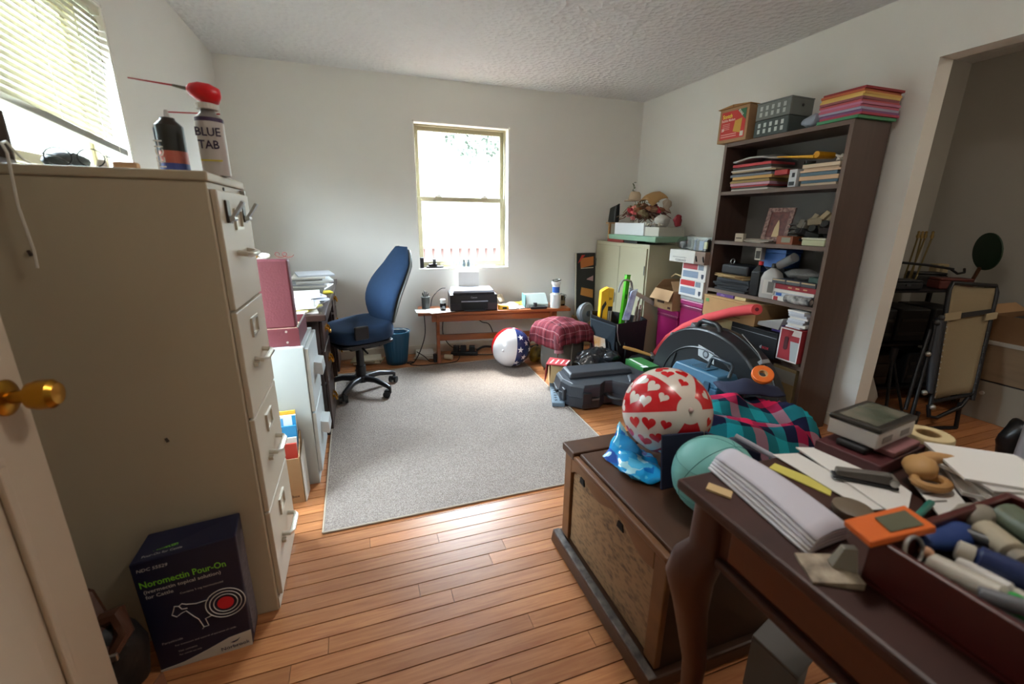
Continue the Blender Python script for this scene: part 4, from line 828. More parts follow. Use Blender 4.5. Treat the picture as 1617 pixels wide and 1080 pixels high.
tag(put('grey_binder', G().box(2.5, 2.8, 2.645, 2.9, .671, .703), mat('a3a5a3', .5), bev=.003), 'grey flat folder on the taller magenta bin', 'folder')
for i, (z0, dy, red, lb) in enumerate(((.704, .0, 'c4202a', 'white box with a bright red flap, lower of the two on the magenta bin'), (.836, -.004, 'a03038', 'white box with a dull red flap, under the clearance carton'))):
    t = thing('envelope_box', lb, 'box', (0, dy, z0), group='white and red envelope boxes')
    put('carton', G().box(2.485+i*.006, 2.8, 2.645, 2.912, 0, .13), mat('dcd9d4', .6), t, bev=.002)
    x = 2.485+i*.006
    put('red_panel', G().box(x-.0015, x-.0002, 2.74, 2.9, .085, .127), mat(red, .5), t); put('blue_panel', G().box(x-.0015, x-.0002, 2.725, 2.895, .02, .07), mat('7e8ea4', .6, var=.25, scale=60, stretch=(1, .1, 6)), t)
    put('stripe_panel', G().box(x-.0015, x-.0002, 2.675, 2.73, .085, .125), mat('7d8894', .6, var=.3, scale=60, stretch=(1, 6, .1)), t); put('crest', G().prism([(2.665, .055), (2.69, .055), (2.69, .03), (2.6775, .015), (2.665, .03)], .0013, 'x', x-.0015), mat('3a4254', .6), t)
t = thing('clearance_carton', 'white carton with clearance lettering on the red flapped boxes', 'carton', (0, 0, .967))
put('carton', G().box(2.46, 2.78, 2.75, 3.04, 0, .098), mat('d6d3cc', .6), t, bev=.003); put('end_panel', G().box(2.4605, 2.78, 2.64, 2.7495, .0, .096), mat('8f7a6c', .7), t, bev=.003)
text('MONTHLY & QUARTERLY', .014, mat('33323a', .6), t, (2.4592, 3.0, .035), (0, -1, 0), (0, 0, 1)); text('CLEARANCE', .022, mat('33323a', .6), t, (2.4592, 2.965, .01), (0, -1, 0), (0, 0, 1), bold=.015)
for y in (2.735, 2.66): put('strap', G().tube([(2.459, y, .06), (2.453, y-.01, .04), (2.459, y-.014, .02)], .005, 6), BLACK, t)
t = thing('battery_pack', 'plastic wrapped tray of dark batteries on the clearance carton', 'batteries', (0, 0, 1.066))
for k in range(12):
    put('battery', G().lathe([(.014, 0), (.015, .002), (.015, .08), (.006, .082), (.006, .087)], 10, 2.5+.04*(k % 2), 2.67+.031*(k//2)), mat(('3a3a38', '6a6a66', '4a5a78')[k % 3], .3, .3), t, smooth=40)
put('label_card', G().box(2.474, 2.477, 2.645, 2.68, .02, .07), mat('c8c48a', .6), t); put('blue_card', G().box(2.474, 2.477, 2.69, 2.73, .01, .075), mat('6a84a8', .6), t)
WRAP = glassmat((.8, .83, .83), .1, .2)
put('wrap', crumple(G().box(2.47, 2.6, 2.64, 2.86, .001, .1).at((2.55, 2.95, .05)).sphere((0, 0, 0), .085, 16, 10, (.9, 1, .72)), .02, 22, 4, .0015), WRAP, t, smooth=True)
put('wrapped_batteries', crumple(G().at((2.55, 2.95, .036)).sphere((0, 0, 0), .055, 14, 8, (.9, 1.1, .62)), .015, 26, 9, .002), mat('55585a', .4), t, smooth=True)

# ================================================================ bookcase
BK = mat('4c382f', .45, var=.12, scale=5, stretch=(6, 6, .6)); BKE = mat('6a574c', .5)
bx0, bx1, by0, by1, bh = 2.5, 2.785, 1.757, 2.632, 1.812
bc = thing('bookcase', 'tall dark wooden bookcase with cluttered shelves against the wall by the doorway', 'bookcase', (0, 0, 0))
for y0 in (by0, by1-.022): put('side_panel', G().box(bx0, bx1, y0, y0+.022, 0, bh), BK, bc); 
for y0 in (by0, by1-.022): put('edge_band', G().box(bx0-.0012, bx0-.0002, y0, y0+.022, 0, bh), BKE, bc)
SH = (1.812, 1.492, 1.153, .803, .43, .1)
for i, z in enumerate(SH):
    s = put('shelf', G().box(bx0+.002, bx1-.008, by0+.0225, by1-.0225, z-.024, z), BK, bc); put('edge_band', G().box(bx0+.0004, bx0+.0018, by0+.0225, by1-.0225, z-.024, z), BKE, s)
put('back_panel', G().box(bx1-.006, bx1, by0+.0225, by1-.0225, .0, bh), mat('6b6560', .6), bc)
# ---- on top: printed carton, crates, coloured paper
t = thing('mailer_carton', 'brown carton with a red bubble mailer label on the bookcase', 'carton', (2.475, 2.436, 1.813), .06)
put('carton', G().box(0, .29, 0, .235, 0, .215), CBN, t, bev=.003)
put('flap', G().hexa([(-.01, -.01, .2155), (.3, -.01, .2155), (.3, .12, .2155), (-.01, .12, .2155)], [(-.01, -.01, .22), (.3, -.01, .22), (.3, .12, .232), (-.01, .12, .232)]), mat('a07848', .85), t); put('flap', G().hexa([(-.01, .125, .2155), (.3, .125, .2155), (.3, .245, .2155), (-.01, .245, .2155)], [(-.01, .125, .232), (.3, .125, .232), (.3, .25, .219), (-.01, .25, .219)]), mat('a07848', .85), t)
put('red_label', G().box(-.0012, -.0002, .018, .215, .02, .195), mat('c02a24', .5), t); put('green_corner', G().prism([(.018, .195), (.09, .195), (.018, .125)], .001, 'x', -.0023), mat('2c6a48', .5), t)
put('envelope_print', G().prism([(.05, .05), (.11, .065), (.1, .13), (.045, .14)], .001, 'x', -.0023), mat('c99a3c', .6), t); put('bar_code', G().box(-.0023, -.0013, .025, .05, .028, .058), mat('ded8cc', .6), t)
text('Scotch', .034, mat('e8d848', .5), t, (-.0025, .205, .155), (0, -1, 0), (0, 0, 1), sx=.85, bold=.03); text('Bubble Mailers', .023, mat('e8c8c0', .5), t, (-.0025, .21, .133), (0, -1, 0), (0, 0, 1), sx=.8, bold=.02)
text('25', .022, mat('efe8e0', .5), t, (-.0025, .205, .075), (0, -1, 0), (0, 0, 1), bold=.03); text('BONUS', .02, mat('e8e8d8', .5), t, (-.0025, .082, .188), (0, -.7, -.72), (0, -.72, .7), sx=.75, bold=.02)
for k in range(4): put('small_print', G().box(-.0023, -.0013, .14, .2, .115-.011*k, .119-.011*k), mat('e09a90', .6), t)
for k in range(2): put('small_print', G().box(-.0023, -.0013, .08, .205, .035+.014*k, .04+.014*k), mat('e8b0a4', .6), t)
t = thing('plastic_crate', 'grey slotted plastic file crates stacked on the bookcase', 'crate', (2.5, 2.155, 1.813), .04)
for j, (z0, m_) in enumerate(((0, mat('3c4643', .45)), (.098, mat('6a706c', .4)))):
    c_ = put('crate_shell', G().box(.0, .006, 0, .235, z0, z0+.095).box(.19, .196, 0, .235, z0, z0+.095).box(.006, .19, 0, .006, z0, z0+.095).box(.006, .19, .229, .235, z0, z0+.095).box(.006, .19, .006, .229, z0, z0+.006), m_, t, bev=.003)
    for k in range(5): 
        for q in range(2): put('slot', G().box(-.0012, -.0002, .03+.04*k, .048+.04*k, z0+.018+q*.035, z0+.043+q*.035), mat('c4ccc8' if j == 0 else 'b0b6b2', .5), c_)
put('crate_lid', G().box(-.002, .198, -.002, .237, .194, .2), mat('858b88', .35), t, bev=.002); put('lid_knob', G().cyl((.1, -.0025, .155), (.1, -.006, .155), .008), BLACK, t)
tag(put('blue_bag', crumple(G().at((2.56, 2.05, 1.855)).sphere((0, 0, 0), .05, 14, 9, (.8, .9, .76)), .018, 22, 8, 1.8135), mat('a8b4c4', .3, alpha=.8), smooth=True), 'small clear plastic bag with blue print on the bookcase top', 'bag')
rnd2 = random.Random(8)
zz = 1.813; cols = [('3f8a5c', 'green'), ('a8324c', 'crimson'), ('7a4a78', 'plum'), ('9a98b0', 'lilac'), ('b85a70', 'pink'), ('b4708c', 'rose'), ('b04a50', 'brick red'), ('8a4a50', 'maroon'), ('d0b060', 'straw'), ('cfa050', 'orange yellow'), ('b45a34', 'orange'), ('8a1f28', 'dark red')]
for i, (cc, cn) in enumerate(cols):
    th = .012 if i else .016
    tag(put('paper_ream', G().box(0, .29, 0, .225, 0, th*.95), mat(cc, .6), loc=(2.497+rnd2.uniform(-.008, .006), 1.735+rnd2.uniform(-.004, .006), zz), rot=(0, 0, rnd2.uniform(-.02, .02))), '%s paper pack, %s in the coloured paper stack' % (cn, 'topmost' if i == 11 else ORD[i]), 'paper', 'coloured paper stack on the bookcase'); zz += th
# ---- shelf 1 : paper heaps
def heap(name, what, where, cat, grp, y, z, n, sx_, sy_, dz, cols, jit=.012, ang=.08, x=2.62): return pile(name, what, where, cat, grp, x, y, z, n, sx_, sy_, dz, cols, jit, ang)
zt = heap('magazine', 'magazine', 'in the upper shelf heap', 'magazine', 'magazines on the upper shelf', 2.39, 1.493, 13, .21, .32, .0135, [('c9c4bc', 'silver'), ('55504c', 'charcoal'), ('c44a50', 'red'), ('c8a0b4', 'pink'), ('a8905c', 'tan'), ('8a7a5c', 'khaki'), ('d0a868', 'buff'), ('7d8694', 'blue grey'), ('4a4440', 'black'), ('b8a488', 'beige')])
tag(put('wrapped_pad', crumple(G().grid(lambda u, v: (2.53+.2*v, 2.23+.33*u, zt+.018+.045*math.sin(PI*u)*(.4+.6*v)), 10, 6), .008, 12, 3), mat('a9a8a6', .35), solid=.01, smooth=50), 'grey plastic wrapped pad sagging on top of the magazine heap', 'pad')
tag(put('yellow_folder', G().hexa([(2.51, 1.96, 1.645), (2.66, 1.96, 1.645), (2.66, 2.2, 1.675), (2.51, 2.2, 1.675)], [(2.51, 1.96, 1.66), (2.66, 1.96, 1.66), (2.66, 2.2, 1.681), (2.51, 2.2, 1.681)]), mat('d8a018', .5), bev=.001), 'bright yellow curled envelope bridging the two shelf heaps', 'envelope')
tag(put('yellow_roll', G().tube([(2.52, 1.95, 1.662), (2.66, 1.955, 1.664)], .018, 14), mat('d09412', .5), smooth=40), 'rolled end of yellow padded mailer on the upper shelf', 'mailer')
t = thing('bottle_box', 'white medicine carton with a code square between the shelf heaps', 'box', (2.505, 2.04, 1.493)); put('carton', G().box(0, .1, 0, .05, 0, .1), mat('c4cacf', .5), t, bev=.002); put('code_print', G().box(-.0012, -.0002, .012, .03, .055, .08), mat('2e3640', .6), t); put('dark_label', G().box(-.0012, -.0002, .008, .044, .008, .03), mat('30363a', .6), t)
t = thing('green_tin', 'small green and dark tin standing on the upper shelf', 'tin', (2.62, 2.06, 1.493)); put('tin', G().lathe([(.03, 0), (.03, .13), (.027, .134)], 18), mat('2f6a48', .4), t, smooth=40); put('lid', G().lathe([(.031, .1345), (.031, .15), (.02, .152)], 18), DGREY, t, smooth=40)
tag(put('red_pack', G().box(2.51, 2.57, 2.11, 2.2, 1.57, 1.6), mat('a8242a', .5), bev=.002), 'small red pack wedged at the end of the magazine heap', 'pack')
zt = heap('binder', 'ring binder', 'in the upper shelf binder pile', 'binder', 'binders on the upper shelf', 1.9, 1.493, 7, .24, .225, .0165, [('c8b49c', 'cream'), ('4f6a7a', 'slate blue'), ('c9a888', 'buff'), ('5a7484', 'blue grey'), ('d0b294', 'tan'), ('bfa68c', 'manila'), ('d6c2a8', 'pale manila')], .006, .03)
for k in range(2): put('spine_label', G().box(2.492, 2.4975, 1.86, 1.95, 1.516+.033*k, 1.53+.033*k), PAPER, None) if False else None
tag(put('white_knot', G().tube([(2.56+.02*math.sin(k*2.1), 1.83+.02*math.cos(k*1.3), zt+.012+.014*(1+math.sin(k*1.7))) for k in range(16)], .006, 6), mat('d6d0c6', .7), smooth=True), 'white knotted cord on top of the binder pile', 'cord')
# ---- shelf 2 : photo frame etc
z2 = 1.154
t = thing('wedding_picture', 'ornate mosaic wedding photo frame leaning on the middle shelf', 'picture', (2.56, 2.08, z2+.012), rot=(0, .22, .15))
put('frame_border', G().box(0, .014, 0, .026, 0, .215).box(0, .014, .146, .172, 0, .215).box(0, .014, .026, .146, 0, .026).box(0, .014, .026, .146, .189, .215), mat('a88a80', .35, var=.0, color2='4a2a2c', scale=55), t)
put('picture', G().box(.004, .008, .0262, .1458, .0262, .1888), mat('7a4a44', .5, color2='4a2c30', scale=30), t)
put('figure_print', G().prism([(.06, .03), (.105, .03), (.1, .09), (.092, .12), (.085, .14), (.076, .12), (.07, .09)], .001, 'x', .0028), mat('c9b48c', .6), t)
t = thing('mini_card', 'small beige boxed card on the middle shelf edge', 'box', (2.505, 2.36, z2), .1); put('carton', G().box(0, .03, 0, .065, 0, .055), mat('b5aa98', .7), t, bev=.002); put('printed_line', G().box(-.0012, -.0002, .01, .055, .02, .028), mat('5a5048', .7), t)
for i in range(5): tag(put('photo_print', G().box(-.07, .07, -.09, .09, 0, .004), mat(('c9c2b4', '8a8076', 'ddd8cc', '55504a', 'b9b0a2')[i], .5), loc=(2.575, 2.26, z2+.0005+.0045*i), rot=(0, 0, .2*i-.3)), '%s photo print, %s in the flat pile under the frame' % (('cream', 'grey', 'white', 'dark', 'beige')[i], 'topmost' if i == 4 else ORD[i]), 'photo', 'photo prints on the middle shelf')
t = thing('wooden_tray', 'small reddish open wooden box on the middle shelf', 'box', (2.505, 1.99, z2)); RB = mat('8a4a2e', .5)
put('tray_floor', G().box(0, .09, 0, .11, 0, .006), RB, t); [put('tray_side', G().box(*a, .0062, .05), RB, t) for a in ((0, .006, 0, .11), (.084, .09, 0, .11), (.006, .084, 0, .006), (.006, .084, .104, .11))]; put('photo_strip', G().box(-.0012, -.0002, .015, .075, .012, .042), mat('8a8a78', .5), t)
t = thing('soap_box', 'pale green plastic tub on the middle shelf beside the upright', 'tub', (2.505, 1.79, z2)); put('tub', G().box(0, .12, 0, .14, 0, .035), mat('b9bf9c', .5), t, bev=.005); put('lid', G().box(-.003, .123, -.003, .143, .0352, .046), mat('c9c8b4', .4), t, bev=.003)
rr = random.Random(12)
for k, (y, z, nm, lb, c) in enumerate(((2.03, .09, 'cable_coil', 'coil of grey wire at the edge of the gadget heap', '4a4a46'), (1.975, .115, 'charger', 'grey charger brick in the gadget heap', '6a665c'), (1.9, .145, 'cardboard_mount', 'bent tan card mount on the gadget heap', '8a7f68'), (1.84, .16, 'adapter_box', 'tan cardboard gadget box highest in the heap', '9a8a6c'), (1.83, .1, 'black_gadget', 'black electronic gadget in the shelf heap', '1e1e20'), (1.9, .075, 'camera', 'black camera body under the gadget heap', '17181a'), (1.98, .07, 'battery_charger', 'black charger cradle beside the wooden box', '232426'))):
    if k == 0: g = G().tube([(2.56+.03*math.cos(a), y+.035*math.sin(a), z2+.06+.004*a) for a in [q*.4 for q in range(48)]], .004, 5)
    else:
        g = G().at((2.58+rr.uniform(-.02, .03), y, z2+z), (rr.uniform(-.5, .5), rr.uniform(-.5, .5), rr.uniform(-.5, .5))).cbox((0, 0, 0), (.08, .075, .035)).at((2.57, y, z2+z), (.2*k, .3, .1)).cbox((-.01, .01, .0), (.05, .03, .05)).cbox((.02, -.02, -.03), (.04, .04, .02))
        if k in (4, 5): g.cyl((2.53-2.57, 0, .01), (2.5-2.57, .0, .012), .02)
    tag(put(nm, g, mat(c, .5), smooth=(30 if k == 0 else False), bev=0 if k == 0 else .003), lb, ('wire', 'charger', 'card', 'box', 'gadget', 'camera', 'charger')[k])
tag(put('gadget_tray', G().box(2.53, 2.66, 1.94, 2.07, z2+.001, z2+.05), mat('55504a', .6), bev=.004) if False else put('gadget_basket', G().box(2.635, 2.74, 1.81, 2.06, z2+.0005, z2+.075), mat('4a463e', .6), bev=.004), 'dark basket under the heap of chargers on the middle shelf', 'basket')
# ---- shelf 3 : binders, bottles, tapes
z3 = .804
heap('black_folder', 'black folder', 'on the shelf beside the plastic bottle', 'folder', 'black folders on the shelf', 2.41, z3, 6, .23, .3, .014, [('1d1f23', 'glossy'), ('26282c', 'matte'), ('2e3238', 'bluish')], .012, .06)
pile('manila_paper', 'paper sheet', 'fanned on the black folders', 'paper', 'fanned manila papers', 2.6, 2.44, z3+.085, 4, .2, .26, .006, [('b89a68', 'manila'), ('cbb48c', 'cream'), ('a88a5c', 'tan')], .03, .35)
t = thing('camera_bag', 'black soft camera case with a ring on the lower shelf', 'case', (2.62, 2.42, z3+.115)); put('pouch', G().box(-.09, .09, -.12, .12, 0, .07), mat('17171a', .6), t, bev=.015); put('ring', G().tube([(-.05+.018*math.cos(2*PI*k/16), .06, .09+.018*math.sin(2*PI*k/16)) for k in range(16)], .004, 6, True), STEEL, t)
t = thing('blue_box', 'bright blue box standing at the back of the lower shelf', 'box', (2.62, 2.1, z3)); put('support_tin', G().box(-.0, .13, .0, .15, 0, .19), mat('3a3f46', .6), t, bev=.003); put('carton', G().box(-.01, .13, -.0, .18, .1905, .285), mat('3568b4', .45), t, bev=.004); put('lid', G().box(-.014, .134, -.004, .184, .2855, .31), mat('4478c0', .4), t, bev=.004)
t = thing('paper_bundle', 'upright bundle of printed cards beside the blue box', 'cards', (2.55, 2.235, z3+.235), .2); put('cards', G().box(0, .05, 0, .04, 0, .08), mat('c4beb0', .6), t); put('printed_card', G().box(-.002, -.0004, .005, .035, .01, .06), mat('4a4a48', .6), t)
t = thing('oil_bottle', 'silver grey plastic oil bottle on the lower shelf', 'bottle', (2.545, 2.115, z3), .1)
def obox(z, sx_, sy_): return [(x*sx_, y*sy_, z) for x, y in rp(-.5, -.5, 1, 1, .22, 3)]
g = G(); L = [(0, .07, .12), (.01, .075, .125), (.13, .075, .125), (.165, .06, .1), (.185, .035, .05), (.195, .026, .026)]
n_ = len(obox(0, 1, 1)); V = [p for z, a, b_ in L for p in obox(z, a, b_)]; F = [(i*n_+k, i*n_+(k+1) % n_, (i+1)*n_+(k+1) % n_, (i+1)*n_+k) for i in range(len(L)-1) for k in range(n_)] + [tuple(range(n_))[::-1], tuple((len(L)-1)*n_+k for k in range(n_))]
g._add(V, F); obm = put('bottle_body', g, mat('a8a6a2', .35), t, smooth=50)
put('cap', G().lathe([(.016, .1955), (.016, .22), (.012, .224)], 14), BLACK, t, smooth=40); put('label', G().box(-.0395, -.0378, -.05, .03, .03, .12), mat('c4c0b8', .5), t); put('label_print', G().box(-.041, -.0397, -.045, -.005, .04, .11), mat('6a6660', .5), t)
t = thing('black_bottle', 'black oil bottle with a red cap behind the folders', 'bottle', (2.535, 2.215, z3)); put('bottle_body', G().box(-.03, .05, -.035, .035, 0, .16).hexa([(-.03, -.035, .16), (.05, -.035, .16), (.05, .035, .16), (-.03, .035, .16)], [(-.005, -.012, .205), (.02, -.012, .205), (.02, .012, .205), (-.005, .012, .205)]), BLACKG, t, bev=.005); put('cap', G().lathe([(.015, .2055), (.015, .23)], 12, .008, 0), mat('b8202a', .5), t)
t = thing('grease_tube', 'clear plastic bottle lying tilted on the lower shelf pile', 'bottle', (0, 0, 0)); put('tube', G().cyl((2.56, 2.09, z3+.215), (2.54, 1.98, z3+.275), .028, .03), mat('8a8c8c', .15, alpha=.7), t, smooth=40); put('cap', G().cyl((2.56, 2.09, z3+.215), (2.564, 2.115, z3+.2), .018), mat('6a6a68', .4), t)
tp = [('red video case', 'd9d4cc', .022, 'white', 'white box'), ]
zz = z3
for i, (cc, cn, th, dy, w_, nm) in enumerate((('d8d5ce', 'white and red medicine', .03, 0, .26, 'box'), ('b9c0cc', 'blue and white paper', .024, 0, .24, 'pack'), ('d0ccc4', 'crumpled white paper', .02, .0, .27, 'pack'), ('98202e', 'dark red gold lettered', .034, -.01, .29, 'book'))):
    o = tag(put('book' if nm == 'book' else 'packet', G().box(0, .17, 0, w_, 0, th*.96), mat(cc, .5), loc=(2.505+.004*i, 1.785+dy*.0+(.29-w_)*.5, zz), bev=.002), '%s %s, %s in the lower shelf pile' % (cn, nm, ORD[i] if i < 3 else 'just below the tapes'), nm, 'pile by the bookcase side')
    if i == 0: put('red_corner', G().box(-.0012, -.0002, .22, .25, .002, .026), mat('b03038', .5), o)
    if i == 1: put('blue_corner', G().box(-.0012, -.0002, .19, .23, .002, .02), mat('2a5aa8', .5), o)
    if i == 3:
        for k in range(3): put('gilt_mark', G().box(-.0012, -.0002, .06+.05*k, .085+.05*k, .012, .02), mat('c89a70', .5), o)
    zz += th
for k in range(3):
    t = thing('video_tape', ('video tape next to the clear bag on the red book', 'video tape in the middle on the red book', 'video tape against the bookcase side on the red book')[k], 'video tape', (2.505, 1.79+.098*k, zz), group='video tapes on the lower shelf')
    t['label'] = ('grey video tape beside the bookcase side, on the red book', 'grey video tape, middle of three on the red book', 'grey video tape beside the oil bottle, on the red book')[k]
    put('sleeve', G().box(0, .17, 0, .095, 0, .028), mat('4a4d54', .5), t, bev=.002); put('title_strip', G().box(-.0012, -.0002, .005, .09, .018, .026), mat('b09a78', .6), t)
tag(put('clear_bag', crumple(G().at((2.59, 1.95, zz+.062)).sphere((0, 0, 0), .07, 18, 10, (1, 1.6, .42)), .014, 18, 7, zz+.0295), mat('8f9090', .15, alpha=.55), smooth=True), 'clear crinkled plastic bag on the video tapes', 'bag')
tag(put('green_case', G().box(2.53, 2.66, 1.785, 1.86, zz+.029, zz+.06), mat('2e4a44', .5), bev=.003), 'dark green case on the video tape next to the bookcase side', 'case')
t = thing('cow_print_roll', 'black and white cow spotted bag at the bottom of the tape pile', 'bag', (2.488, 1.87, z3+.028)); put('roll', G().at((0, 0, 0), (PI/2, 0, 0)).lathe([(.018, -.085), (.024, -.08), (.026, 0), (.024, .08), (.018, .085)], 14), mat('cfccc8', .6, color2='1a1a1e', scale=26), t, smooth=40); put('tie', G().tube([(.02*math.cos(a), -.086, .02*math.sin(a)) for a in [2*PI*k/12 for k in range(12)]], .003, 5, True), BLACK, t)
t['label'] = 'black and white cow spotted roll hanging at the shelf front edge'
# ---- shelf 4 and below
z4 = .431
t = thing('archive_box', 'large brown cardboard archive box under the lower shelf', 'box', (2.47, 2.13, .605), .0); put('carton', G().box(0, .3, 0, .475, 0, .138), mat('b38d5f', .85, var=.05, scale=10), t, bev=.004); put('lid_edge', G().box(-.003, .303, -.003, .478, .1385, .15), mat('bf9868', .85), t, bev=.003); put('green_stain', G().box(-.0042, -.0032, .42, .45, .1, .125), mat('6a9a5a', .7), t)
for k in range(3): put('printed_line', G().box(-.0012, -.0002, .12, .3-.03*k, .03+.018*k, .036+.018*k), mat('7a5a3a', .8), t)
t = thing('purple_box', 'purple tape box on the archive carton', 'box', (2.5, 2.36, .7555)); put('carton', G().box(0, .08, 0, .16, 0, .022), mat('55307c', .5), t, bev=.002); text('Office', .016, mat('a88ac4', .5), t, (-.0006, .12, .006), (0, -1, 0), (0, 0, 1), bold=.01); 
tag(put('pale_carton', G().box(2.5, 2.58, 2.255, 2.35, .7555, .777), mat('c4b080', .7), bev=.002), 'small pale yellow box next to the purple tape box', 'box')
t = thing('note_carton', 'pale yellow flat carton under the archive box', 'carton', (2.48, 2.32, .531)); put('carton', G().box(0, .28, 0, .285, -.1, .073), mat('b9a878', .8), t, bev=.003); text('BOOKS', .03, mat('4a3c28', .7), t, (-.0006, .22, .012), (0, -1, 0), (0, 0, 1), bold=.01)
t = thing('black_carton', 'long black carton with a white and red logo on the low shelf', 'carton', (2.475, 1.945, z4)); put('carton', G().box(0, .28, 0, .37, 0, .172), mat('141417', .5), t, bev=.003); put('lid_seam', G().box(-.0014, -.0002, .005, .365, .135, .139), mat('8a8a8e', .4), t); text('d', .03, mat('d8d8d8', .5), t, (-.0006, .12, .05), (0, -1, 0), (0, 0, 1), bold=.02); text('BOX', .024, mat('c0303a', .5), t, (-.0006, .1, .05), (0, -1, 0), (0, 0, 1), bold=.02)
t = thing('red_file_box', 'red and white upright file box with a finger slot', 'file box', (2.465, 1.787, .452), .0); put('carton', G().box(0, .26, 0, .14, 0, .205), mat('a03038', .5), t, bev=.002)
put('white_border', G().box(-.0012, -.0002, .0, .14, 0, .008).box(-.0012, -.0002, 0, .14, .197, .205).box(-.0012, -.0002, .132, .14, .008, .197).box(-.0012, -.0002, .0, .006, .008, .197), mat('ded8d4', .6), t); put('grey_wedge', G().prism([(.006, .008), (.045, .008), (.062, .13), (.006, .13)], .001, 'x', -.0012), mat('a4a9a9', .6), t); put('finger_slot', G().prism(rp(.076, .07, .026, .085, .012), .0012, 'x', -.0022), mat('4a141a', .7), t); put('white_patch', G().prism([(.006, .165), (.06, .165), (.05, .197), (.006, .197)], .001, 'x', -.0014), mat('d6c8c4', .6), t)
put('base_step', G().box(.03, .25, .005, .135, -.021, -.0005), mat('6a5a4a', .8), t)
pile('white_form', 'form pad', 'on the red file box', 'papers', 'form pads on the red file box', 2.58, 1.855, .66, 8, .2, .11, .0125, [('d0d4dc', 'bluish white'), ('e4e2dc', 'white'), ('c4c8d0', 'grey white')], .006, .1)
tag(put('clear_sleeves', G().hexa([(2.485, 1.96, .625), (2.7, 1.96, .625), (2.7, 2.12, .625), (2.485, 2.12, .625)], [(2.49, 1.94, .7), (2.7, 1.94, .7), (2.7, 2.115, .65), (2.485, 2.115, .65)]), mat('a8a6a4', .35), bev=.003), 'slanted stack of grey plastic sleeves on the black carton', 'sleeves')
tag(put('violet_pouch', G().box(2.5, 2.6, 1.94, 1.955, .605, .655).at((2.55, 1.99, .632), (.0, .0, .0)).cbox((0, 0, -.016), (.09, .07, .022)), mat('4a3488', .6), bev=.004), 'small violet pouch on the black carton', 'pouch')
t = thing('tan_carton', 'tan taped box on the bottom of the bookcase', 'box', (2.5, 1.8, .101)); put('carton', G().box(0, .2, 0, .16, 0, .3), mat('8a7650', .7), t, bev=.003); put('grey_tape', G().box(-.0012, -.0002, 0, .16, .2, .28), mat('8d8c84', .5), t)
# ================================================================ cloth materials and helpers
def plaid(name, ramp_u, ramp_v, nu, nv, rough=.9, bl=.5):
    m = bpy.data.materials.new(name); m.use_nodes = True; nt = m.node_tree; b = nt.nodes['Principled BSDF']; b.inputs['Roughness'].default_value = rough; b.inputs['Specular IOR Level'].default_value = .15
    uv = nt.nodes.new('ShaderNodeUVMap'); sp = nt.nodes.new('ShaderNodeSeparateXYZ'); nt.links.new(uv.outputs[0], sp.inputs[0])
    outs = []
    for k, (rmp, n) in enumerate(((ramp_u, nu), (ramp_v, nv))):
        mu = nt.nodes.new('ShaderNodeMath'); mu.operation = 'MULTIPLY'; mu.inputs[1].default_value = n; nt.links.new(sp.outputs[k], mu.inputs[0])
        fr = nt.nodes.new('ShaderNodeMath'); fr.operation = 'FRACT'; nt.links.new(mu.outputs[0], fr.inputs[0])
        cr = nt.nodes.new('ShaderNodeValToRGB'); cr.color_ramp.interpolation = 'CONSTANT'
        while len(cr.color_ramp.elements) < len(rmp): cr.color_ramp.elements.new(.5)
        for e, (p_, c_) in zip(cr.color_ramp.elements, rmp): e.position = p_; e.color = (*lin(c_), 1)
        nt.links.new(fr.outputs[0], cr.inputs[0]); outs.append(cr.outputs[0])
    mx = nt.nodes.new('ShaderNodeMix'); mx.data_type = 'RGBA'; mx.inputs['Factor'].default_value = bl
    nt.links.new(outs[0], mx.inputs[6]); nt.links.new(outs[1], mx.inputs[7]); nt.links.new(mx.outputs[2], b.inputs['Base Color'])
    return m
def uvgrid(o, nu, nv):
    me = o.data; l = me.uv_layers.new(name='UVMap')
    for lp in me.loops:
        i = lp.vertex_index; l.data[lp.index].uv = ((i % (nu+1))/nu, (i//(nu+1))/nv)
    return o
# ---- grey cushion seat with a flannel shirt thrown over it
t = thing('grey_pouf', 'grey fleece covered square pouf beside the starred ball', 'pouf', (1.625, 3.31, 0), .28); t.scale = (.83, .83, .93)
def pouf(u, v):
    pr = [(.0, .0), (.9, .0), (1, .03), (1.03, .2), (.97, .33), (.85, .385), (.5, .41), (0, .415)]; k = int(round(v*7)); a = 2*PI*u; n = 3.4
    c_, s_ = math.cos(a), math.sin(a)
    return (.185*pr[k][0]*abs(c_)**(2/n)*(1 if c_ > 0 else -1), .185*pr[k][0]*abs(s_)**(2/n)*(1 if s_ > 0 else -1), pr[k][1]+.001)
FLEECE = mat('6c6862', .98, bump=.6, bscale=260, spec=.1)
put('cushion', crumple(G().grid(pouf, 40, 7), .012, 7, 2, .001), FLEECE, t, smooth=70, sub=1)
put('seam', G().tube([(-.03, -.2, .02), (-.045, -.205, .15), (-.03, -.2, .3), (-.01, -.17, .38)], .006, 6), mat('84807a', .95), t, smooth=True)
SHIRT = plaid('flannel', [(0, '6e2a30'), (.3, '4a2026'), (.42, 'a87074'), (.46, '6e2a30'), (.75, '8a4448'), (.8, 'b08488'), (.83, '74303a')], [(0, '702c34'), (.25, '3e1c24'), (.4, '7a343c'), (.6, 'a87c80'), (.64, '702c34'), (.85, '5a2630')], 5, 5)
NU = NV = 34
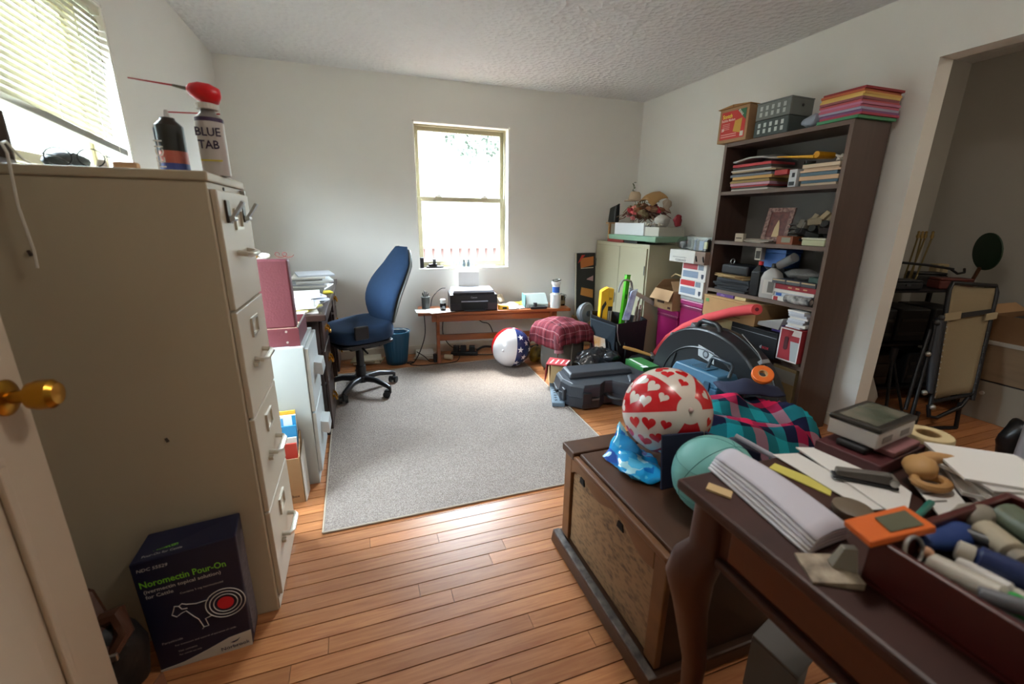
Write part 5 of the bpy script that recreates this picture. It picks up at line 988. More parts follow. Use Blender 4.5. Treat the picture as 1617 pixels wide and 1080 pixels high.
def shirt(u, v):
    x = (u-.5)*.66; y = (v-.5)*.6
    c_, s_ = math.cos(.28), math.sin(.28)
    dx = max(0, abs(x)-.19); dy = max(0, abs(y)-.19); over = math.hypot(dx, dy)
    z = .425 + .055*math.exp(-((x+.02)**2+(y-.02)**2)/.02) + .014*noise.noise(Vector((x*11, y*11, 2)))
    if over > 0:
        z -= over*1.3 + .1*over*noise.noise(Vector((x*9, y*9, 5)))
        k = min(1, over/.08); fx = 1 if x > 0 else -1; fy = 1 if y > 0 else -1
        x = fx*min(abs(x), .208+.022*k+.02*noise.noise(Vector((x*14, y*14, 0)))); y = fy*min(abs(y), .208+.022*k+.02*noise.noise(Vector((x*14, y*14, 7))))
    if u < .5 and v < .45: z += .0
    return (x, y, max(.02, z))
o = tag(uvgrid(put('flannel_shirt', G().grid(shirt, NU, NV), SHIRT, smooth=70, solid=.006, loc=(1.625, 3.32, .016), rot=(0, 0, .28)), NU, NV), 'red plaid flannel shirt draped over the grey pouf', 'shirt'); o.scale = (.86, .86, .96)
put('sleeve', G().tube([(-.12, -.1, .43), (-.17, -.15, .385), (-.2, -.185, .31), (-.205, -.2, .24)], [.03, .05, .048, .042], 12), mat('64282f', .9, color2='4a2026', scale=22), o, smooth=60)
put('cuff', G().tube([(-.205, -.2, .24), (-.206, -.203, .215)], [.043, .045], 12), mat('8a5c62', .9), o, smooth=60)
tag(put('snack_bag', crumple(G().at((1.5, 3.6, .075)).sphere((0, 0, 0), .075, 14, 10, (.8, .8, 1)), .025, 14, 3, .002), mat('b8a02c', .35, color2='26303a', scale=12), smooth=True), 'yellow and black foil bag between the starred ball and pouf', 'bag')
# ---- grey fan behind the tool bag
t = thing('desk_fan', 'small round grey fan behind the tool bag', 'fan', (2.03, 3.66, 0), .4)
put('fan_foot', G().lathe([(.1, 0.0005), (.1, .012), (.05, .025), (.02, .03)], 20), DGREY, t, smooth=40); put('pole', G().cyl((0, 0, .03), (0, 0, .33), .012), DGREY, t)
put('housing', G().at((0, 0, .42), (PI/2, 0, 0)).lathe([(.02, -.05), (.08, -.035), (.1, .0), (.1, .02), (.085, .04), (.05, .045), (.02, .05)], 28), mat('6f7478', .5), t, smooth=40); put('guard_ring', G().tube([(.1*math.cos(2*PI*k/28), -.022, .42+.1*math.sin(2*PI*k/28)) for k in range(28)], .006, 6, True), mat('8d9194', .4), t, smooth=True)
put('hub', G().at((0, -.045, .42), (PI/2, 0, 0)).lathe([(.03, .0), (.03, .012), (.02, .016)], 18), DGREY, t)
# ---- black tool bag with tools
TB = mat('15161a', .6, bump=.3, bscale=20)
t = thing('tool_bag', 'open black tool bag packed with tools before the cupboard', 'tool bag', (0, 0, 0))
R = [(1.88, 3.24), (2.05, 3.09), (2.37, 3.14), (2.37, 3.21), (2.22, 3.44), (1.98, 3.44)]
top = [(1.865, 3.25, .5), (2.03, 3.09, .435), (2.368, 3.13, .44), (2.368, 3.21, .45), (2.22, 3.45, .47), (1.97, 3.45, .49)]
n_ = 6; V = [(x*.96+.085, y*.97+.09, .0) for x, y in R] + [(x, y, .2) for x, y in R] + top + [((x-2.08)*.93+2.08, (y-3.22)*.93+3.22, z) for x, y, z in top] + [((x-2.08)*.9+2.08, (y-3.22)*.9+3.22, .3) for x, y in R]
F = [(i*n_+k, i*n_+(k+1) % n_, (i+1)*n_+(k+1) % n_, (i+1)*n_+k) for i in range(4) for k in range(n_)] + [tuple(range(n_))[::-1], tuple(4*n_+k for k in range(n_))]
g = G(); g._add(V, F); put('bag_shell', crumple(g, .01, 9, 3), TB, t, bev=.008)
put('side_pocket', G().hexa([(1.885, 3.2, .14), (2.02, 3.08, .14), (2.03, 3.09, .14), (1.9, 3.215, .14)], [(1.85, 3.23, .47), (2.01, 3.065, .42), (2.02, 3.08, .42), (1.865, 3.245, .47)]), mat('2c3944', .5), t, bev=.006)
for k in range(3): put('buckle_strap', G().tube([(1.97+.06*k, 3.1-.03*k, .28), (1.975+.06*k, 3.085-.03*k, .2), (1.97+.06*k, 3.09-.03*k, .1)], .008, 6), BLACK, t)
put('wire_hook', G().tube([(2.02, 3.06, .44), (2.015, 3.05, .38), (2.03, 3.045, .3), (2.05, 3.04, .26)], .004, 6), STEEL, t)
t = thing('yellow_drill_box', 'yellow and black power tool carton standing in the tool bag', 'box', (2.03, 3.31, .325), .0, rot=(0, .02, -.3)); t.scale = (.8, .9, .97); put('carton', G().box(-.06, .02, -.05, .05, 0, .37).hexa([(-.06, -.05, .37), (.02, -.05, .37), (.02, .05, .37), (-.06, .05, .37)], [(-.01, -.05, .4), (.02, -.05, .41), (.02, .05, .41), (-.01, .05, .4)]), mat('d9a41c', .5), t, bev=.003)
put('front_panel', G().box(.0205, .075, -.05, .05, .0, .4), mat('d0a024', .5), t, bev=.003); put('black_panel', G().box(.024, .072, -.0515, -.0505, .08, .24), mat('1c1a16', .5), t); put('battery_print', G().box(.03, .045, -.0528, -.052, .1, .2).box(.052, .066, -.0528, -.052, .1, .2), mat('9a9484', .5), t); text('20V', .03, BLACK, t, (.026, -.0515, .3), (1, 0, 0), (0, 0, 1), sx=.7, bold=.02); put('drill_print', G().prism([(-.05, .1), (-.035, .1), (-.03, .2), (.005, .26), (-.01, .29), (-.045, .24)], .001, 'y', -.0515), mat('26221a', .5), t)
t = thing('green_level', 'bright green spirit level standing in the tool bag', 'level', (2.165, 3.23, .325), rot=(0, .07, .2)); put('bar', G().box(-.022, .022, -.014, .014, 0, .5), mat('54c41c', .4), t, bev=.003); put('end_cap', G().box(-.023, .023, -.015, .015, .5005, .51), mat('3f9c14', .4), t); put('vial_window', G().box(-.012, .012, -.0155, -.0142, .3, .34), mat('2a6a10', .3), t); put('seam_line', G().box(.004, .007, -.0152, -.0142, .02, .48), mat('3a8a12', .5), t)
t = thing('pliers', 'steel locking pliers hooked over the green level', 'pliers', (2.16, 3.2, .76)); put('jaw', G().tube([(-.03, 0, .03), (-.045, 0, .01), (-.06, 0, -.03), (-.065, 0, -.07)], [.009, .011, .008, .006], 8), STEEL, t, smooth=True); put('jaw', G().tube([(.05, 0, .02), (.06, 0, .0), (.07, 0, -.04), (.066, 0, -.075)], [.009, .011, .008, .006], 8), STEEL, t, smooth=True); put('pivot', G().tube([(-.03, -.004, .03), (.01, -.006, .036), (.05, -.004, .02)], .008, 8), STEEL, t, smooth=True)
tag(put('red_shovel', crumple(G().at((2.1, 3.4, .47), (.1, .15, 0)).sphere((0, 0, 0), .06, 14, 10, (.7, .35, 2.2)), .008, 16, 2), mat('b8202a', .4), smooth=True), 'red plastic scoop beside the green level in the tool bag', 'scoop')
t = thing('speed_square', 'long aluminium straightedge jutting from the tool bag', 'ruler', (0, 0, 0)); put('blade', G().hexa([(2.2, 3.19, .69), (2.5, 3.197, .535), (2.5, 3.203, .535), (2.2, 3.196, .69)], [(2.2, 3.19, .73), (2.5, 3.197, .58), (2.5, 3.203, .58), (2.2, 3.196, .73)]), mat('c9ccd0', .3, .6), t); put('hole', G().cyl((2.475, 3.1965, .572), (2.475, 3.192, .57), .006), BLACK, t)
put('grip', G().hexa([(2.2, 3.185, .4), (2.23, 3.18, .4), (2.23, 3.2, .4), (2.2, 3.2, .4)], [(2.2, 3.185, .69), (2.225, 3.18, .69), (2.225, 3.2, .69), (2.2, 3.2, .69)]), DGREY, t)
tag(put('blue_packet', crumple(G().hexa([(2.13, 3.15, .45), (2.19, 3.14, .45), (2.19, 3.165, .45), (2.13, 3.175, .45)], [(2.2, 3.16, .7), (2.26, 3.15, .72), (2.26, 3.175, .72), (2.2, 3.18, .7)]), .01, 20, 1), mat('8a8ab4', .3, color2='c8d0dc', scale=18), bev=.008), 'blue and white shrink wrapped packet in the tool bag', 'packet')
t = thing('hacksaw', 'grey metal saw frame standing in the tool bag', 'saw', (2.24, 3.24, .335), rot=(0, .2, .1)); put('frame_bar', G().box(-.02, -.008, -.006, .006, 0, .33).box(.05, .062, -.006, .006, .06, .33).box(-.02, .062, -.006, .006, .3305, .345), mat('9a948c', .4, .7), t, bev=.002)
for k, (x, y, z, L, c, lb) in enumerate(((2.27, 3.14, .44, .14, '8a7a70', 'brown handled chisel in the tool bag'), (2.3, 3.13, .44, .1, '5a4a44', 'dark pry handle in the tool bag'), (2.33, 3.16, .44, .06, 'b9b4ae', 'silver socket handle at the tool bag corner'), (2.24, 3.2, .43, .2, 'a89c94', 'pale rasp standing in the tool bag'))):
    t = thing('hand_tool', lb, 'tool', (x-.02, y+.03, z-.105), rot=(.1*k-.1, .2-.1*k, 0), group='hand tools in the tool bag'); put('tool_handle', G().lathe([(.012, 0.0), (.014, .1), (.012, .14+L*.6), (.006, .14+L*.62)], 10), mat(c, .5), t, smooth=40); put('blade', G().box(-.006, .006, -.002, .002, .14+L*.622, .14+L), STEEL, t)
tag(put('amber_packet', G().hexa([(1.87, 3.15, .2), (1.94, 3.08, .2), (1.945, 3.085, .2), (1.875, 3.155, .2)], [(1.86, 3.17, .33), (1.93, 3.1, .31), (1.935, 3.105, .31), (1.865, 3.175, .33)]), mat('d08c24', .5, color2='d8d4cc', scale=10)), 'amber and white packet tucked against the tool bag front', 'packet')
# ---- dark bag with a hammer
t = thing('dark_duffel', 'low black duffel bag on the floor under a wooden hammer handle', 'bag', (2.24, 2.95, 0), -.15)
put('bag_body', crumple(G().at((0, 0, .1)).sphere((0, 0, 0), .1, 20, 12, (1.55, .8, 1.0)), .025, 10, 6, .001), mat('17161a', .7, bump=.3, bscale=40), t, smooth=True)
put('bag_handle', G().tube([(.1, -.05, .16), (.17, -.06, .18), (.2, -.06, .1), (.16, -.05, .05)], .009, 7), BLACK, t, smooth=True)
t = thing('hammer', 'hammer with a tan wooden handle lying on the black duffel', 'hammer', (0, 0, 0)); put('handle', G().tube([(2.04, 2.985, .262), (2.12, 2.93, .243), (2.22, 2.845, .215)], [.013, .015, .012], 10), mat('a87a3c', .5), t, smooth=50); put('head', G().cyl((2.21, 2.8, .21), (2.25, 2.88, .213), .016), STEEL, t); 
# ---- shiny black rubbish bag
t = thing('rubbish_bag', 'shiny crinkled black rubbish bag behind the moulded case', 'bag', (1.79, 2.99, 0))
def fold(g, seed):
    out = []
    for p_ in g.v:
        v_ = Vector(p_); a = noise.noise(v_*9+Vector((seed, 0, 0))); b_ = noise.noise(v_*23+Vector((0, seed, 0))); rdg = 1-abs(noise.noise(v_*14+Vector((1, seed, 3))))*2
        k = 1+.10*a+.05*b_+.09*rdg; q = Vector((v_.x*k, v_.y*k, .12+(v_.z-.12)*k)); q.z = max(.001, q.z); out.append(tuple(q))
    g.v = out; return g
put('bag_body', fold(G().at((0, 0, .12)).sphere((0, 0, 0), .14, 60, 40, (1.5, .78, 1.05)), 2), mat('1e2023', .16, bump=.6, bscale=34, spec=.9), t, smooth=60)
put('bag_knot', fold(G().at((.1, -.07, .2)).sphere((0, 0, 0), .07, 30, 20, (1.2, .8, .7)), 5), mat('1e2023', .16, bump=.6, bscale=34, spec=.9), t, smooth=60)
# ---- moulded black tool case
GCm = mat('2a2d33', .42, bump=.08, bscale=160); GCd = mat('1c1e22', .5)
t = thing('moulded_case', 'black moulded plastic L shaped tool case on the floor', 'case', (0, 0, .008))
PL = [(1.275, 2.62), (1.30, 2.5), (1.37, 2.435), (1.5, 2.425), (1.57, 2.48), (1.63, 2.47), (1.72, 2.36), (1.9, 2.27), (2.02, 2.3), (2.06, 2.45), (1.98, 2.6), (1.96, 2.76), (1.9, 2.83), (1.42, 2.85), (1.31, 2.78)]
cen = (1.62, 2.58)
def shrink(k): return [(cen[0]+(x-cen[0])*k, cen[1]+(y-cen[1])*k) for x, y in PL]
def loft(levels):
    g = G(); n_ = len(PL); V = []; 
    for k, z in levels: V += [(x, y, z) for x, y in shrink(k)]
    F = [(i*n_+q, i*n_+(q+1) % n_, (i+1)*n_+(q+1) % n_, (i+1)*n_+q) for i in range(len(levels)-1) for q in range(n_)] + [tuple(range(n_))[::-1], tuple((len(levels)-1)*n_+q for q in range(n_))]
    g._add(V, F); return g
put('lower_shell', loft([(.9, .006), (.955, .02), (.985, .09), (1.0, .094)]), GCm, t, bev=.008); put('upper_shell', loft([(1.0, .0965), (.985, .1), (.945, .165), (.9, .185)]), GCm, t, bev=.008)
put('raised_panel', G().hexa([(1.34, 2.58, .1852), (1.86, 2.56, .1852), (1.88, 2.76, .1852), (1.37, 2.79, .1852)], [(1.36, 2.6, .222), (1.85, 2.58, .222), (1.865, 2.745, .222), (1.385, 2.77, .222)]), GCm, t, bev=.012)
put('raised_panel', G().hexa([(1.72, 2.41, .1852), (1.93, 2.34, .1852), (1.96, 2.5, .1852), (1.78, 2.53, .1852)], [(1.74, 2.42, .2), (1.92, 2.36, .2), (1.945, 2.49, .2), (1.79, 2.52, .2)]), GCm, t, bev=.01)
for (x, y, a) in ((1.405, 2.432, -.08), (1.292, 2.57, 1.35)): put('latch', G().at((x, y, .095), (0, 0, a)).box(-.035, .035, -.014, .006, -.045, .04), GCd, t, bev=.005)
put('hinge_tab', G().box(1.262, 1.285, 2.62, 2.65, .085, .105), GCd, t); put('carry_handle', G().tube([(1.585, 2.475, .085), (1.59, 2.43, .08), (1.61, 2.4, .078), (1.67, 2.36, .078), (1.7, 2.355, .08), (1.7, 2.385, .085)], .014, 8), GCd, t, smooth=60)
put('label_strip', G().box(1.44, 1.5, 2.418, 2.424, .078, .09), mat('5a5654', .5), t)
# ---- red card book, slab
t = thing('red_book_box', 'red box with white printed text propped behind the moulded case', 'box', (1.35, 2.895, .0085), .0)
put('inner_block', G().hexa([(.0, .03, .001), (.12, -.0, .001), (.17, .14, .001), (.05, .18, .001)], [(.005, .03, .18), (.12, .0, .185), (.17, .14, .18), (.05, .18, .18)]), mat('c8a878', .7), t, bev=.003)
put('cover', G().hexa([(-.04, .03, .19), (.09, -.06, .19), (.19, .06, .19), (.05, .16, .195)], [(-.04, .03, .197), (.09, -.06, .197), (.19, .06, .197), (.05, .16, .202)]), mat('9c2026', .5), t, bev=.001)
put('side_flap', G().hexa([(-.05, .03, .05), (-.045, .025, .05), (.02, .135, .07), (.015, .14, .07)], [(-.04, .03, .19), (-.035, .025, .19), (.055, .155, .195), (.05, .16, .195)]), mat('8a1a22', .5), t)
for k in range(4):
    o_ = Vector((-.02+.028*k, .035+.0-.016*k, .1765)); 
    for q in range(3): put('text_line', G().at((-.005+.036*k+.03*q*.0, .03-.02*k+.0, .1985), (0, .0, .85)).box(.0+.035*q, .03+.035*q, -.006, .006, .0, .0012), mat('e0c8c0', .6), t)
t = thing('marked_slab', 'blue grey slab with dark stamped marks at the rug edge', 'slab', (1.21, 2.57, .0085), rz=1.2)
put('slab', G().box(0, .62, -.09, .0, 0, .03), mat('5a6a76', .6, var=.06), t, bev=.004)
rq = random.Random(4)
for k in range(12):
    for q in range(2):
        x = .05+.045*k; put('stamp_mark', G().at((x, -.03-.035*q, .0305), (0, 0, rq.uniform(-.8, .8))).box(-.013, .013, -.003, .003, -.0002, .0012).box(-.003, .003, -.012, .012, -.0002, .0012), mat('22282e', .7), t)
t = thing('green_game_box', 'flat green box with white lettering behind the spotted ball', 'box', (1.992, 2.865, 0), 0); 
put('carton', G().box(0, .15, -.24, -.0, .001, .2), mat('2f6a34', .5), t, bev=.003); put('white_edge', G().box(-.0, .05, -.24, -.2, .2005, .2015), mat('d4d8d0', .6), t); put('print_band', G().box(.02, .04, -.19, -.02, .2005, .2015), mat('c8d0c4', .6), t)
# ---- big curved black case leaning at the bookcase
BCm = mat('1b1d1f', .4, bump=.1, bscale=200)
t = thing('bow_case', 'large black arched plastic bow case standing before the bookcase', 'case', (2.24, 2.2, 0), rot=(0, .0, -.02))
def arc(k=1.0, dz=0):
    P = []
    for i in range(25):
        a = PI*i/24; P.append((.57*k*math.cos(a), (.6*k)*math.sin(a)**.8+.002+dz))
    return P
A = arc(); 
g = G(); levels = [(-.09, .95), (-.078, .98), (-.03, .992), (.0, 1.0)]; n_ = 25; V = []
def lift(x, k, dx=0): return [(x, py*k*(-1), .002+(pz-.002)*k) for py, pz in A]
for x, k in levels: V += lift(x, k)
F = [(i*n_+q, i*n_+q+1, (i+1)*n_+q+1, (i+1)*n_+q) for i in range(3) for q in range(n_-1)] + [tuple(range(n_)), tuple(3*n_+q for q in range(n_))[::-1]] + [tuple([i*n_ for i in range(4)] + [i*n_+n_-1 for i in (3, 2, 1, 0)])]
g._add(V, F); put('front_shell', g, BCm, t, bev=.006)
g = G(); V = []
for x, k in ((.003, 1.0), (.03, .992), (.078, .98), (.09, .95)): V += lift(x, k)
g._add(V, [tuple(reversed(f)) for f in F]); put('back_shell', g, BCm, t, bev=.006)
for k in (.74, ): put('moulded_rib', G().tube([(-.088, -py*k, .01+pz*k) for py, pz in arc()][2:23], .008, 6), BCm, t, smooth=True)
for yy in (-.36, .36): put('moulded_rib', G().tube([(-.09, yy, .05), (-.09, yy*.75, .36)], .009, 6), BCm, t, smooth=True)
put('carry_handle', G().tube([(-.04, -.06, .585), (-.04, -.05, .615), (-.04, -.02, .63), (-.04, .1, .628), (-.04, .13, .61), (-.04, .14, .575)][::-1], .017, 8), BCm, t, smooth=60)
put('sticker', G().hexa([(-.0925, .05, .4), (-.0905, .05, .4), (-.0905, -.1, .38), (-.0925, -.1, .38)], [(-.0925, .06, .475), (-.0905, .06, .475), (-.0905, -.09, .455), (-.0925, -.09, .455)]), mat('a8adb0', .5), t); put('sticker_emblem', G().at((-.0935, -.02, .427), (0, PI/2, 0)).lathe([(.028, -.0006), (.028, .001)], 20), mat('3e444a', .6), t); put('sticker_emblem', G().at((-.095, -.02, .427), (0, PI/2, 0)).lathe([(.017, -.0006), (.017, .0008)], 16), mat('8d9498', .6), t)
for a in (.75, 1.2, 2.3): put('latch', G().at((-.0, -.575*math.cos(PI-a)*1.0, .6*math.sin(a)**.8+.002), (PI/2-a if a < PI/2 else PI/2-a, 0, 0)).box(-.03, .03, -.02, .02, -.012, .014), mat('8a8d90', .4, .5), t, bev=.003)
put('rim_stitching', G().tube([(-.002, -.2, .607), (-.004, -.34, .525), (-.004, -.455, .4), (-.002, -.53, .26)], .003, 5), mat('8a8a86', .6), t)
# ---- pool noodle
pts = [(2.425, 3.03, .16), (2.425, 2.9, .33), (2.425, 2.72, .47), (2.42, 2.5, .59), (2.4, 2.25, .69), (2.33, 2.05, .75), (2.3, 1.98, .765)]
P = [Vector(p_) for p_ in pts]
t = thing('pool_noodle', 'coral red foam pool noodle arching over the bow case', 'pool noodle', (0, 0, 0))
put('foam', G().tube(P, .034, 16), mat('d8484c', .75, bump=.2, bscale=200), t, smooth=60); d = (P[-1]-P[-2]).normalized(); put('end_hole', G().cyl(tuple(P[-1]+d*.0002), tuple(P[-1]+d*.0012), .012), mat('6a1a20', .8), t)
# ---- teal toolbox on a carton
tag(put('plain_carton', G().at((1.99, 2.04, 0), (0, 0, -1.5)).box(-.19, .19, -.12, .11, .001, .205), CBN, bev=.004), 'plain brown carton beneath the teal toolbox', 'carton')
t = thing('toolbox', 'teal blue plastic toolbox with a black handle before the bow case', 'toolbox', (1.995, 2.02, .206), -1.5)
TQ = mat('2c5c78', .4)
put('tub', G().hexa([(-.18, -.09, 0), (.18, -.09, 0), (.18, .09, 0), (-.18, .09, 0)], [(-.19, -.1, .13), (.19, -.1, .13), (.19, .1, .13), (-.19, .1, .13)]), TQ, t, bev=.008)
put('lid', G().hexa([(-.19, -.1, .1305), (.19, -.1, .1305), (.19, .1, .1305), (-.19, .1, .1305)], [(-.17, -.075, .2), (.17, -.075, .2), (.17, .075, .2), (-.17, .075, .2)]), TQ, t, bev=.01)
put('lid_recess', G().box(-.06, .06, -.05, .05, .2002, .206), mat('22485e', .5), t, bev=.003); put('handle', G().tube([(.02, .0, .2), (.02, .02, .25), (.03, .02, .27), (.17, .02, .27), (.18, .02, .25), (.18, .0, .19)], .011, 8), mat('26323a', .4), t, smooth=60)
for x in (-.12, .12): put('latch', G().box(x-.02, x+.02, -.108, -.0985, .1, .16), mat('244a60', .5), t, bev=.003)
# ---- plaid blanket heap
BLK = plaid('plaid_blanket', [(0, 'c01c48'), (.25, '171a34'), (.5, '1f9098'), (.75, '171a34')], [(0, '171a34'), (.25, '1f9098'), (.5, '171a34'), (.75, 'd02450')], 4.2, 3.0)
NU, NV = 60, 44
def blanket(u, v):
    a, b_ = (u-.5)*2, (v-.5)*2
    r_ = (abs(a)**3.2+abs(b_)**3.2)**(1/3.2); s_ = min(1.0, r_)
    f = 1-max(0, (s_-.58)/.42)**1.8
    pk = 1-.2*a*a*b_*b_; x, y = a*.5*pk, b_*.33*pk
    rid = 1-abs(noise.noise(Vector((a*1.4+b_*1.2, b_*1.1-a*.3, 4))))*2
    z = (.325+.075*rid+.045*noise.noise(Vector((a*3, b_*3, 1)))+.03*math.sin(6*b_+3*a)) * f + .05*noise.noise(Vector((a*1.2, b_*1.2, 9)))*f
    return (x+.03*noise.noise(Vector((a*3, b_*3, 20))), y+.03*noise.noise(Vector((a*3, b_*3, 30))), max(.006, z+.02))
tag(uvgrid(put('plaid_blanket', G().grid(blanket, NU, NV), BLK, smooth=70, solid=.008, loc=(1.69, 1.505, 0), rot=(0, 0, -.335)), NU, NV), 'teal and magenta plaid blanket heaped on the floor behind the chest', 'blanket')
NVY = mat('1b1e38', .85)
tag(put('navy_cloth', crumple(G().grid(lambda u, v: ((u-.5)*.3, (v-.5)*.18, .04*math.sin(PI*u)*math.sin(PI*v)), 16, 10), .02, 10, 3), NVY, smooth=60, solid=.01, loc=(1.93, 1.63, .42), rot=(0, 0, -.3)), 'dark navy cloth crumpled on the far side of the blanket', 'cloth')
t = thing('tape_roll', 'orange roll of tape resting on the navy cloth', 'tape', (2.0, 1.62, .495), rot=(.5, -.5, 0)); put('tape', G().lathe([(.024, -.014), (.05, -.014), (.054, -.01), (.054, .01), (.05, .014), (.024, .014), (.024, -.014)], 28, cap=False), mat('e0681c', .45), t, smooth=40); put('core', G().lathe([(.019, -.013), (.0238, -.013), (.0238, .013), (.019, .013), (.019, -.013)], 24, cap=False), mat('c89a68', .8), t)
# ================================================================ wooden chest
CW = mat('4a2e1c', .42, var=.25, scale=4, stretch=(3, .6, 3)); CWD = mat('33200f', .5); CWL = mat('6b4526', .45, var=.2, scale=5, stretch=(3, .6, 3))
def burl():
    m = bpy.data.materials.new('burl_veneer'); m.use_nodes = True; nt = m.node_tree; b = nt.nodes['Principled BSDF']; b.inputs['Roughness'].default_value = .5
    tc = nt.nodes.new('ShaderNodeTexCoord'); mp = nt.nodes.new('ShaderNodeMapping'); mp.inputs['Rotation'].default_value = (.6, .0, .0); mp.inputs['Scale'].default_value = (1, 1, 2.2)
    v = nt.nodes.new('ShaderNodeTexVoronoi'); v.inputs['Scale'].default_value = 42; n = nt.nodes.new('ShaderNodeTexNoise'); n.inputs['Scale'].default_value = 16; n.inputs['Detail'].default_value = 8; n.inputs['Distortion'].default_value = 1.2
    nt.links.new(tc.outputs['Object'], mp.inputs[0]); nt.links.new(mp.outputs[0], v.inputs['Vector']); nt.links.new(mp.outputs[0], n.inputs['Vector'])
    mx = nt.nodes.new('ShaderNodeMath'); mx.operation = 'MULTIPLY_ADD'; mx.inputs[1].default_value = .45; nt.links.new(v.outputs['Distance'], mx.inputs[0]); nt.links.new(n.outputs['Fac'], mx.inputs[2])
    r = nt.nodes.new('ShaderNodeValToRGB'); r.color_ramp.elements[0].position = .42; r.color_ramp.elements[1].position = .8; r.color_ramp.elements[0].color = (*lin('4a3420'), 1); r.color_ramp.elements[1].color = (*lin('8a6c4c'), 1)
    nt.links.new(mx.outputs[0], r.inputs[0]); nt.links.new(r.outputs[0], b.inputs['Base Color'])
    return m
t = thing('wooden_chest', 'old dark wooden chest with a burl veneer front beside the rug', 'chest', (0, 0, 0))
x0, x1, y0, y1 = .695, 1.13, .735, 1.338
put('carcass', G().box(x0+.02, x1, y0+.004, y1-.004, .03, .43), CWD, t, bev=.003)
put('front_veneer', G().box(x0+.012, x0+.0195, y0+.05, y1-.05, .06, .42), burl(), t)
for a in ((y0, y0+.052), (y1-.052, y1)): put('corner_post', G().box(x0, x0+.0195, a[0], a[1], .06, .43), CWL, t, bev=.003)
put('side_panel', G().box(x0+.03, x1-.03, y1-.0035, y1+.004, .08, .41), CW, t)
sc_ = [(y0+.053, .43), (y1-.053, .43), (y1-.053, .36)] + [(y1-.053-(y1-y0-.106)*k/24, .385+.018*math.sin(k*.52)*(-1)**0 - .02*(abs(math.cos(PI*k/24))**6)) for k in range(1, 24)] + [(y0+.053, .36)]
put('scalloped_rail', G().prism([(y, z) for y, z in sc_], .0115, 'x', x0), CWL, t, bev=.002)
for y in (1.215, .965): put('pull_hole', G().prism([(y-.018, .352), (y+.018, .352), (y+.012, .376), (y-.012, .376)], .004, 'x', x0+.008), mat('0c0705', .9), t)
put('base_moulding', G().hexa([(x0-.036, y0-.02, 0), (x1+.02, y0-.02, 0), (x1+.02, y1+.03, 0), (x0-.036, y1+.03, 0)], [(x0-.03, y0-.02, .052), (x1+.015, y0-.02, .052), (x1+.015, y1+.026, .052), (x0-.03, y1+.026, .052)]), CW, t, bev=.008)
put('worn_edge', G().box(x0-.03, x0-.002, y0-.018, y1+.02, .0525, .059), mat('7a7068', .4, color2='3a3230', scale=30), t, bev=.003)
put('end_board', G().box(x0-.012, x1, y1-.085, y1+.008, .4305, .462), CW, t, bev=.005)
put('lid', G().box(x0+.012, x1, y0-.005, y1-.088, .4305, .458), CW, t, bev=.006)
put('front_rail', G().box(x0-.014, x0+.01, y0-.008, y1-.088, .4305, .452), CWL, t, bev=.006)
put('paint_chip', G().at((.81, 1.06, .4582), (0, 0, .6)).box(-.004, .004, -.02, .02, 0, .0008), mat('6a9aa0', .6), t)
# ---- spotted beach ball
hc = Vector((.985, 1.146, .638)); hr = .152
t = thing('heart_ball', 'red and white beach ball with heart print on the wooden chest', 'ball', (0, 0, 0))
RED, CRM = mat('c01820', .22, spec=.6), mat('d0c4b8', .25, spec=.6)
vd = -(hc - Vector((0, 0, 1.2815))).normalized(); rt = Vector((0.94451, -0.32829, 0.01093)); up_ = rt.cross(vd) * -1
up_ = Vector((0.0794, 0.26046, 0.96222))
ax = (vd*math.cos(.46) + rt*math.sin(.46)).normalized(); ref = up_
RO = -.5
for k in range(6):
    gore(t, hc, hr, ax, ref, RO+k*PI/3, RO+(k+1)*PI/3, RED if k in (1, 3, 5) else CRM, .2, PI-.2)
gore(t, hc, hr*1.001, ax, ref, 0, 2*PI, CRM, 0.0, .3, 'pole_cap'); gore(t, hc, hr*1.001, ax, ref, 0, 2*PI, CRM, PI-.3, PI, 'pole_cap')
put('valve', G().sphere(tuple(hc+ax*hr), .009, 10, 6), mat('b89a94', .4), t, smooth=True)
rq = random.Random(2)
for k in range(6):
    for th, dp, s_ in ((.62, .5, .018), (.95, .3, .025), (.98, .72, .023), (1.3, .22, .024), (1.32, .68, .027), (1.68, .45, .026), (1.75, .85, .022), (2.0, .2, .024), (2.25, .6, .022)):
        decal(t, hc, hr*1.003, ax, ref, RO+(k+dp)*PI/3, th, HEART, s_*1.05, rq.uniform(-.6, .6)+.2, CRM if k in (1, 3, 5) else RED, 'heart')
# ---- under the ball: blue foil bag, navy folder, teal ball
def foil():
    m = bpy.data.materials.new('printed_foil'); m.use_nodes = True; nt = m.node_tree; b = nt.nodes['Principled BSDF']; b.inputs['Roughness'].default_value = .16; b.inputs['Specular IOR Level'].default_value = .8
    tc = nt.nodes.new('ShaderNodeTexCoord'); v = nt.nodes.new('ShaderNodeTexVoronoi'); v.inputs['Scale'].default_value = 26; v.distance = 'MANHATTAN'; nt.links.new(tc.outputs['Object'], v.inputs['Vector'])
    sp = nt.nodes.new('ShaderNodeSeparateColor'); nt.links.new(v.outputs['Color'], sp.inputs[0]); r = nt.nodes.new('ShaderNodeValToRGB'); r.color_ramp.interpolation = 'CONSTANT'
    for p_, c_ in ((.3, '0f6ab8'), (.5, '48b0d8'), (.7, '9ed4e0'), (.85, '1c4ea0')): r.color_ramp.elements.new(p_).color = (*lin(c_), 1)
    r.color_ramp.elements[0].color = (*lin('1a94d0'), 1); nt.links.new(sp.outputs[0], r.inputs[0]); nt.links.new(r.outputs[0], b.inputs['Base Color'])
    return m
FOIL = foil()
